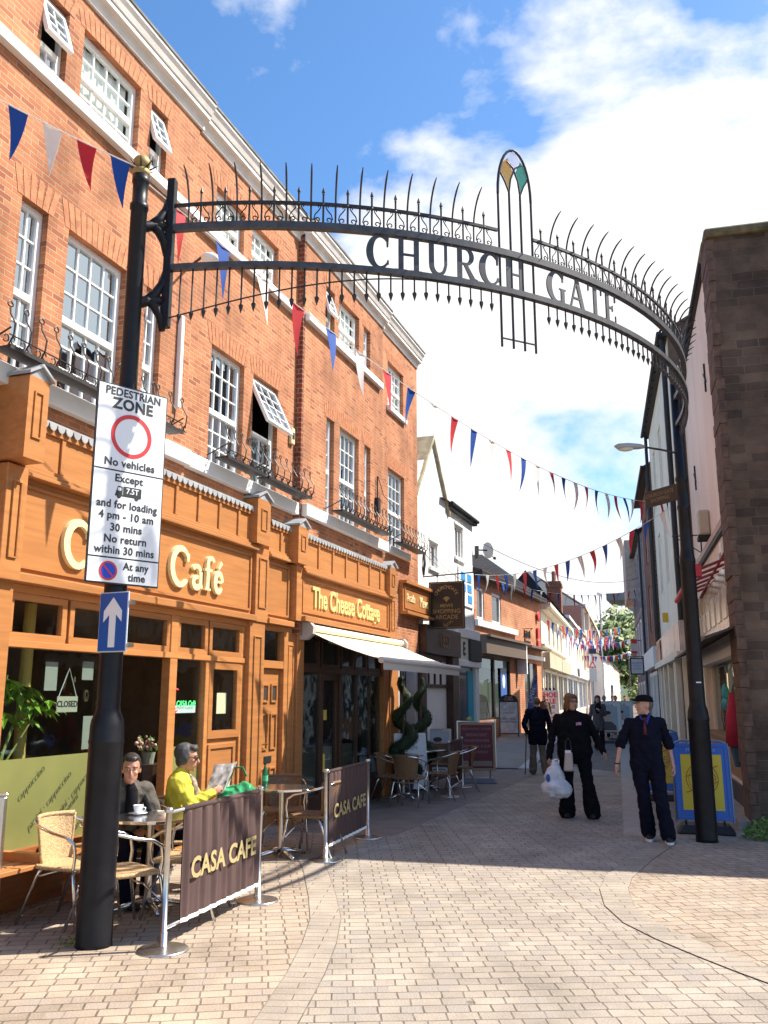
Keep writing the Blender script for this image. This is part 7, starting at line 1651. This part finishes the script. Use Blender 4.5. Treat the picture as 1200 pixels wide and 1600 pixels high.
        if collar: b.tube([nk - U * .005 + Rt * .066 * math.cos(a * .524) + Fw * (.058 * math.sin(a * .524)) - U * (.028 * max(0, math.sin(a * .524))) for a in range(12)], .016, 6, closed=True)
        remeshed(b, 'jacket' if sleeves == 'long' else 'shirt', top, t, vox, 2, folds=.013)
    if trousers:
        b = B(); b.ell(at(.0), (.152 * wide, .108 * fat, .10), 14, 10, TM)
        for s in 'LR': leg_(b, s, .014, .012 + flare)
        remeshed(b, 'trousers', trousers, t, vox, 2, folds=.012)
    if shoes:
        for s in 'LR':
            a = V['ank' + s]; td = V.get('toe' + s, Vector((0, -1, 0))).normalized(); sd = Vector((-td.y, td.x, 0))
            b = B(); M3 = rotm(sd, td, Vector((0, 0, 1)))
            zf = a.z - .075 if a.z > .09 else 0.0
            b.ell(Vector((a.x, a.y, zf + .045)) + td * .02, (.042, .075, .045), 12, 8, M3); b.ell(Vector((a.x, a.y, zf + .038)) + td * .12, (.046, .085, .036), 12, 8, M3); b.cap(a + Vector((0, 0, .02)), Vector((a.x, a.y, zf + .06)), .045, .045, 10)
            sh = remeshed(b, 'shoe', shoes[0], t, max(.007, vox * .8), 1)
            if len(shoes) > 1:
                b = B(); c = Vector((a.x, a.y, 0)) + td * .075; b.prism([(.052 * math.cos(k * .3142), .155 * math.sin(k * .3142)) for k in range(20)], lambda u, v: c + sd * u + td * v + Vector((0, 0, zf + .0)), lambda u, v: c + sd * u + td * v + Vector((0, 0, zf + .028))); b.done('sole', shoes[1], sh)
    return t, V, h, HM
def stand(h=1.72, sw=.19, hipw=.09, **k):
    s = h / 1.72
    J = dict(pelvis=(0, 0, .97 * s), neck=(0, .01, 1.47 * s), head=(0, -.01, 1.605 * s), shL=(sw, .01, 1.405 * s), shR=(-sw, .01, 1.405 * s), hipL=(hipw, 0, .92 * s), hipR=(-hipw, 0, .92 * s),
             kneeL=(hipw + .01, -.02, .49 * s), kneeR=(-hipw - .01, -.02, .49 * s), ankL=(hipw + .02, .02, .085), ankR=(-hipw - .02, .02, .085),
             elL=(sw + .07, .03, 1.11 * s), elR=(-sw - .07, .03, 1.11 * s), wrL=(sw + .10, -.03, .86 * s), wrR=(-sw - .10, -.03, .86 * s))
    J.update(k); return J
# local +x is the person's left, local -y is forward; seen from the front their left is on the picture's right
M_navy = col('navy_cloth', (.007, .008, .018), .9, .2, vscale=10, bump=.3, bscale=60, spec=.12); M_blk = col('black_cloth', (.007, .007, .009), .9, .2, vscale=10, bump=.3, bscale=60, spec=.12); M_khaki = col('khaki_cloth', (.16, .13, .095), .9, .15)
t, V, h, HM = person('man in a black flat cap and dark shirt with a red tie, looking left', (3.22, 11.25, 0), -.22,
    stand(1.70, .180, .095, shL=(.185, .02, 1.375), shR=(-.185, .02, 1.375), ankL=(.19, -.12, .085), kneeL=(.13, -.08, .49), ankR=(-.02, .10, .085), kneeR=(-.06, .0, .49), elL=(.275, .05, 1.12), wrL=(.305, .0, .87), elR=(-.30, .03, 1.12), wrR=(-.36, -.10, .88), palmL=(-1, .2, 0), palmR=(1, .2, 0)),
    look=(-.93, -.36, .05), hair='thin', hairm=col('grey_stubble', (.12, .09, .07)), top=M_navy, sleeves='rolled', trousers=M_navy, shoes=(M_black, M_signw), wide=1.12, fat=1.08, leg=1.10, hip_long=0, boxy=.100, flare=.012, grip=(.8, .45), vox=.008)
b = B(); b.ell(h(0, -.005, .085), (.090, .110, .052), 16, 10, HM); b.ell(h(0, .10, .065), (.07, .075, .012), 14, 8, HM); b.tube([h(.088 * math.cos(a * .393), -.005 + .108 * math.sin(a * .393), .058) for a in range(16)], .012, 6, closed=True); remeshed(b, 'flat_cap', M_blk, t, .007, 1)
def flat_on_chest(t, V, pts, m, name, w0):
    b = B(); b.tube(pts, w0, 8); bmesh.ops.scale(b.bm, verts=b.bm.verts, vec=(1, .35, 1), space=Matrix.Translation((0, -pts[0][1] if not isinstance(pts[0], Vector) else -pts[0].y, 0))); b.done(name, m, t, smooth=True)
b = B(); b.ell((-.005, -.075, 1.425), (.024, .016, .022)); b.tube([(-.005, -.085, 1.41), (-.008, -.118, 1.33), (-.008, -.136, 1.24)], [.012, .020, .024], 8); b.done('red_tie', col('wine_tie', (.075, .006, .014), .7), t, smooth=True)
b = B(); b.tube([(.06, -.02, 1.49), (.045, -.075, 1.455), (.02, -.095, 1.40), (.025, -.108, 1.36)], [.014, .018, .018, .006], 8); b.tube([(-.06, -.02, 1.48), (-.05, -.07, 1.45), (-.03, -.09, 1.41)], [.012, .014, .008], 8); b.done('blue_collar', col('blue_shirt', (.02, .03, .22), .8), t, smooth=True)
wR = V['wrR'] - (V['wrR'] - V['elR']).normalized() * .02; b = B(); b.tube([wR + Vector((.032 * math.cos(a * .524), .032 * math.sin(a * .524), 0)) for a in range(12)], .009, 6, closed=True); b.done('wristwatch', M_black, t)
t, V, h, HM = person('woman in a black jacket and flared trousers carrying a white carrier bag', (2.74, 13.3, 0), -.2,
    stand(1.74, .19, .11, shL=(.20, .02, 1.385), shR=(-.20, .02, 1.385), head=(.0, -.02, 1.61), pelvis=(.03, 0, .97), ankL=(.24, -.04, .085), kneeL=(.19, -.05, .49), ankR=(-.115, .02, .085), kneeR=(-.10, -.02, .49), hipL=(.14, 0, .92), hipR=(-.09, 0, .92), elL=(.33, .02, 1.14), wrL=(.43, -.06, .93), elR=(-.29, .02, 1.12), wrR=(-.34, -.08, .84), palmL=(-1, .3, -.2), palmR=(1, .2, 0)),
    look=(.62, -.78, .0), hair='bob', hairm=col('auburn_hair', (.16, .065, .025), .6, .3, vscale=20), top=M_blk, trousers=M_blk, shoes=(M_black,), wide=1.22, fat=1.35, leg=1.15, hip_long=0, boxy=.112, flare=.045, grip=(.4, 1.2), glasses='thin', vox=.009)
b = B(); b.box(.085, .135, -.170, -.160, 1.295, 1.335); b.box(.06, .08, -.170, -.160, 1.29, 1.33); b.done('chest_badge', col('pink_badge', (.5, .25, .4)), t)
bag = thing('carrier_bag', 'full white plastic carrier bag hanging from the woman\'s hand', 'bag', (2.44, 13.13, .28), .1)
b = B()
for c, r_ in (((0, 0, .15), (.215, .12, .15)), ((.08, .0, .12), (.16, .12, .12)), ((-.01, 0, .29), (.15, .09, .17)), ((0, 0, .42), (.07, .045, .10))): b.ell(c, r_)
sk = remeshed(b, 'plastic_sack', mat('carrier_plastic', (.66, .64, .66), .35, var=.25, vscale=9, bump=.8, bscale=16), bag, .012, 3)
for v in sk.data.vertices:
    k_ = noise.noise(v.co * 14) * .016 + abs(noise.noise(v.co * Vector((9, 9, 26)))) * .014; v.co += v.normal * k_
b = B(); b.tube([(-.03, 0, .46), (-.03, 0, .52), (.02, 0, .54), (.06, 0, .52), (.05, 0, .46)], .012, 6); b.done('handle', M_signw, bag)
b = B(); b.ell((-.13, -.085, .29), (.03, .008, .055)); b.done('blue_print', M_blue, bag)
hbg = thing('handbag', 'small cream handbag at the hip of the woman in black', 'handbag', (2.60, 13.06, .66), -.2)
b = B(); b.hexa([(-.05, -.05, 0), (.09, -.05, 0), (.09, .05, 0), (-.05, .05, 0), (-.02, -.04, .27), (.08, -.04, .27), (.08, .04, .27), (-.02, .04, .27)]); b.done('bag_body', col('cream_leather', (.50, .42, .36), .5), hbg, bevel=.02)
b = B(); b.tube([(-.01, 0, .26), (-.01, .02, .40), (.03, .04, .46), (.06, .02, .40), (.07, 0, .26)], .010, 6); b.done('strap', M_black, hbg); b = B(); b.box(-.02, .06, -.055, -.05, .25, .29); b.done('clasp', M_signw, hbg)
t, V, h, HM = person('old man in a navy coat and khaki trousers walking away with a stick', (3.45, 20.5, 0), math.pi - .2,
    stand(1.66, .20, .085, head=(0, -.07, 1.56), neck=(0, -.03, 1.43), elR=(-.27, .0, 1.10), wrR=(-.28, -.12, .86), elL=(.30, .04, 1.08), wrL=(.24, -.10, .90), ankL=(.13, -.05, .085), kneeL=(.11, -.03, .47), ankR=(-.16, .05, .085)), look=(.1, -.95, -.2), hair='thin', hairm=col('brown_grey_hair', (.14, .085, .05)), top=M_navy, trousers=M_khaki, shoes=(M_brown,), wide=1.2, fat=1.3, hip_long=.40, flare=.02, vox=.012)
st = thing('walking_stick', 'brown walking stick in the old man\'s hand', 'walking stick', (3.13, 20.42, 0))
b = B(); b.tube([(.0, 0, 0), (.05, 0, .82)], .012, 6); b.done('shaft', M_bark, st); b = B(); b.tube([(.05, 0, .82), (.05, .03, .87), (.04, .08, .87), (.04, .10, .84)], .013, 6); b.done('crook', M_bark, st)
t, V, h, HM = person('long haired woman in a grey coat walking behind the woman in black', (6.95, 29.5, 0), -.2, stand(1.70, .18, .08, elL=(.20, -.05, 1.12), wrL=(.05, -.20, 1.25), palmL=(-1, 0, 0)), look=(-.1, -1, -.1), hair='long', hairm=col('dark_hair', (.02, .014, .012), .5), top=col('grey_coat', (.07, .065, .07), .9), trousers=M_blk, shoes=(M_black,), hip_long=.55, wide=1.15, fat=1.1, vox=.014)
b = B(); b.ell((0, -.10, 1.30), (.10, .06, .20)); b.done('dark_scarf', M_blk, t, smooth=True)
for i, (x, y, lb, tm_, hm) in enumerate(((9.35, 38.5, 'distant person in black seen from behind, left of the salon boards', M_blk, col('grey_hair_far', (.25, .24, .23))), (11.6, 46, 'distant person in pale blue above the salon board', col('pale_blue_top', (.28, .33, .42)), M_black), (8.7, 42.5, 'distant dark haired person beside the sale board', M_blk, M_black), (12.9, 48.5, 'distant person in red behind the salon boards', col('dull_red_top', (.22, .03, .03)), M_black), (10.6, 41.5, 'distant person in dark grey just left of the pale blue one', col('dark_grey_top', (.05, .05, .055)), col('light_brown_far', (.16, .10, .05))), (12.3, 52, 'farthest person in cream, between the pale blue and red figures', col('cream_top', (.5, .45, .36)), M_black), (8.0, 45.0, 'distant brown haired person close to the sale board legs', col('brown_top', (.12, .07, .045)), col('light_brown_far', (.16, .10, .05))))):
    person(lb, (x, y, 0), math.pi if i == 0 else .1, stand(1.72), look=(0, -1, -.05), hair='short', hairm=hm, top=tm_, trousers=M_navy, shoes=(M_black,), wide=1.15, fat=1.1, hip_long=.15, vox=.02, face_=False)
# seated: local frame of the chair, hips on the seat
def sit(lean=.05, **k):
    J = dict(pelvis=(0, .10, .54), neck=(0, .10 - lean, 1.03), head=(0, .07 - lean, 1.165), shL=(.185, .10 - lean, .965), shR=(-.185, .10 - lean, .965), hipL=(.085, .06, .53), hipR=(-.085, .06, .53), kneeL=(.11, -.36, .52), kneeR=(-.11, -.36, .52), ankL=(.11, -.34, .085), ankR=(-.11, -.40, .085),
             elL=(.25, -.02, .72), elR=(-.25, -.02, .72), wrL=(.10, -.22, .66), wrR=(-.10, -.22, .66)); J.update(k); return J
t, V, h, HM = person('dark haired man in a grey brown jacket sitting at the cup table', (-2.29, 8.12, 0), face(.66, -.75),
    sit(.16, head=(0, -.13, 1.075), neck=(0, -.08, .955), shL=(.185, -.06, .89), shR=(-.185, -.06, .89), elL=(.24, -.16, .68), elR=(-.24, -.14, .68), wrL=(.05, -.33, .60), wrR=(-.06, -.30, .60), palmL=(-.3, .2, -1), palmR=(.3, .2, -1)), look=(-.42, -.9, -.12), hair='short', hairm=col('black_brown_hair', (.018, .013, .010), .5, .3, vscale=30), top=mat('grey_brown_jacket', (.085, .072, .056), .9, var=.35, vscale=14, bump=.4, bscale=50), trousers=M_navy, shoes=(M_black,), wide=1.08, vox=.008, grip=(.9, .9), skin=mat('tanned_skin', (.44, .21, .13), .5, var=.1, vscale=20))
b = B(); b.tube([h(0, .02, -.13), (0, -.165, .90), (0, -.175, .78), (0, -.155, .66)], [.04, .052, .055, .05], 8); b.done('dark_shirt_front', M_blk, t, smooth=True)
t, V, h, HM = person('woman in a yellow cardigan and sunglasses reading on the terrace', (-1.80, 8.55, 0), face(.92, .05),
    sit(.0, head=(0, .03, 1.135), neck=(0, .08, 1.0), shL=(.175, .08, .935), shR=(-.175, .08, .935), elL=(.23, -.05, .74), elR=(-.23, -.04, .74), wrL=(.08, -.23, .84), wrR=(-.09, -.21, .83), palmL=(-.9, .2, .3), palmR=(.9, .2, .3)), look=(.05, -1, -.10), hair='grey', hairm=col('salt_grey_hair', (.05, .046, .046), .6, .4, vscale=25), top=mat('yellow_cardigan', (.62, .52, .045), .9, var=.15, vscale=9, bump=.4, bscale=60), trousers=M_blk, shoes=(M_black,), wide=1.08, fat=1.15, vox=.008, grip=(1.0, 1.0), glasses='sun', skin=mat('warm_skin', (.52, .25, .16), .5, var=.1, vscale=20))
b = B(); b.tube([(-.03, .04, .99), (0, -.028, .93), (.0, -.056, .82), (0, -.076, .70)], [.03, .036, .04, .04], 8); b.done('patterned_blouse', mat('print_blouse', (.30, .23, .18), .8, var=.8, vscale=30), t, smooth=True)
mg = thing('magazine', 'open magazine held up by the woman in yellow', 'magazine', (-1.50, 8.60, .82), face(.86, -.35))
b = B()
for s_, a in ((-1, .35), (1, .35)):
    b.hexa([(0, 0, 0), (s_ * .20 * math.cos(a), s_ * 0 - .20 * math.sin(a) * -1, .0), (s_ * .20 * math.cos(a), .20 * math.sin(a) + .006, 0), (0, .006, 0), (0, -.10, .27), (s_ * .20 * math.cos(a), .20 * math.sin(a) - .10, .27), (s_ * .20 * math.cos(a), .20 * math.sin(a) - .094, .27), (0, -.094, .27)])
pgm = mat('printed_page', (.60, .48, .46), .5, var=.9, vscale=14); b.done('page', pgm, mg)
gb = thing('green_bag', 'shiny green shopping bag beside the woman in yellow', 'bag', (-1.40, 8.72, .62))
b = B()
for c, r_ in (((0, 0, .10), (.19, .11, .11)), ((.08, .02, .17), (.10, .07, .10)), ((-.06, 0, .15), (.11, .08, .09))): b.ell(c, r_)
remeshed(b, 'sack', mat('green_plastic', (.03, .28, .10), .25, var=.5, vscale=8, bump=.9, bscale=12), gb, .012, 2, folds=.03)
b = B(); b.tube([(-.05, 0, .32), (-.02, 0, .42), (.06, 0, .42), (.1, 0, .34)], .010, 6); b.done('handle', col('dark_green', (.01, .15, .06)), gb)
# red shirted waiter inside the doorway
person('person in a red shirt inside the cafe doorway', (FL.world(3.2, -1.7)[0], FL.world(3.2, -1.7)[1], .02), face(.9, -.3), stand(1.55, head=(0, -.01, 1.47)), look=(0, -1, 0), hair='short', hairm=M_black, top=col('red_polo', (.25, .012, .02), .8), sleeves='rolled', trousers=M_blk, shoes=(M_black,), vox=.014, face_=False)
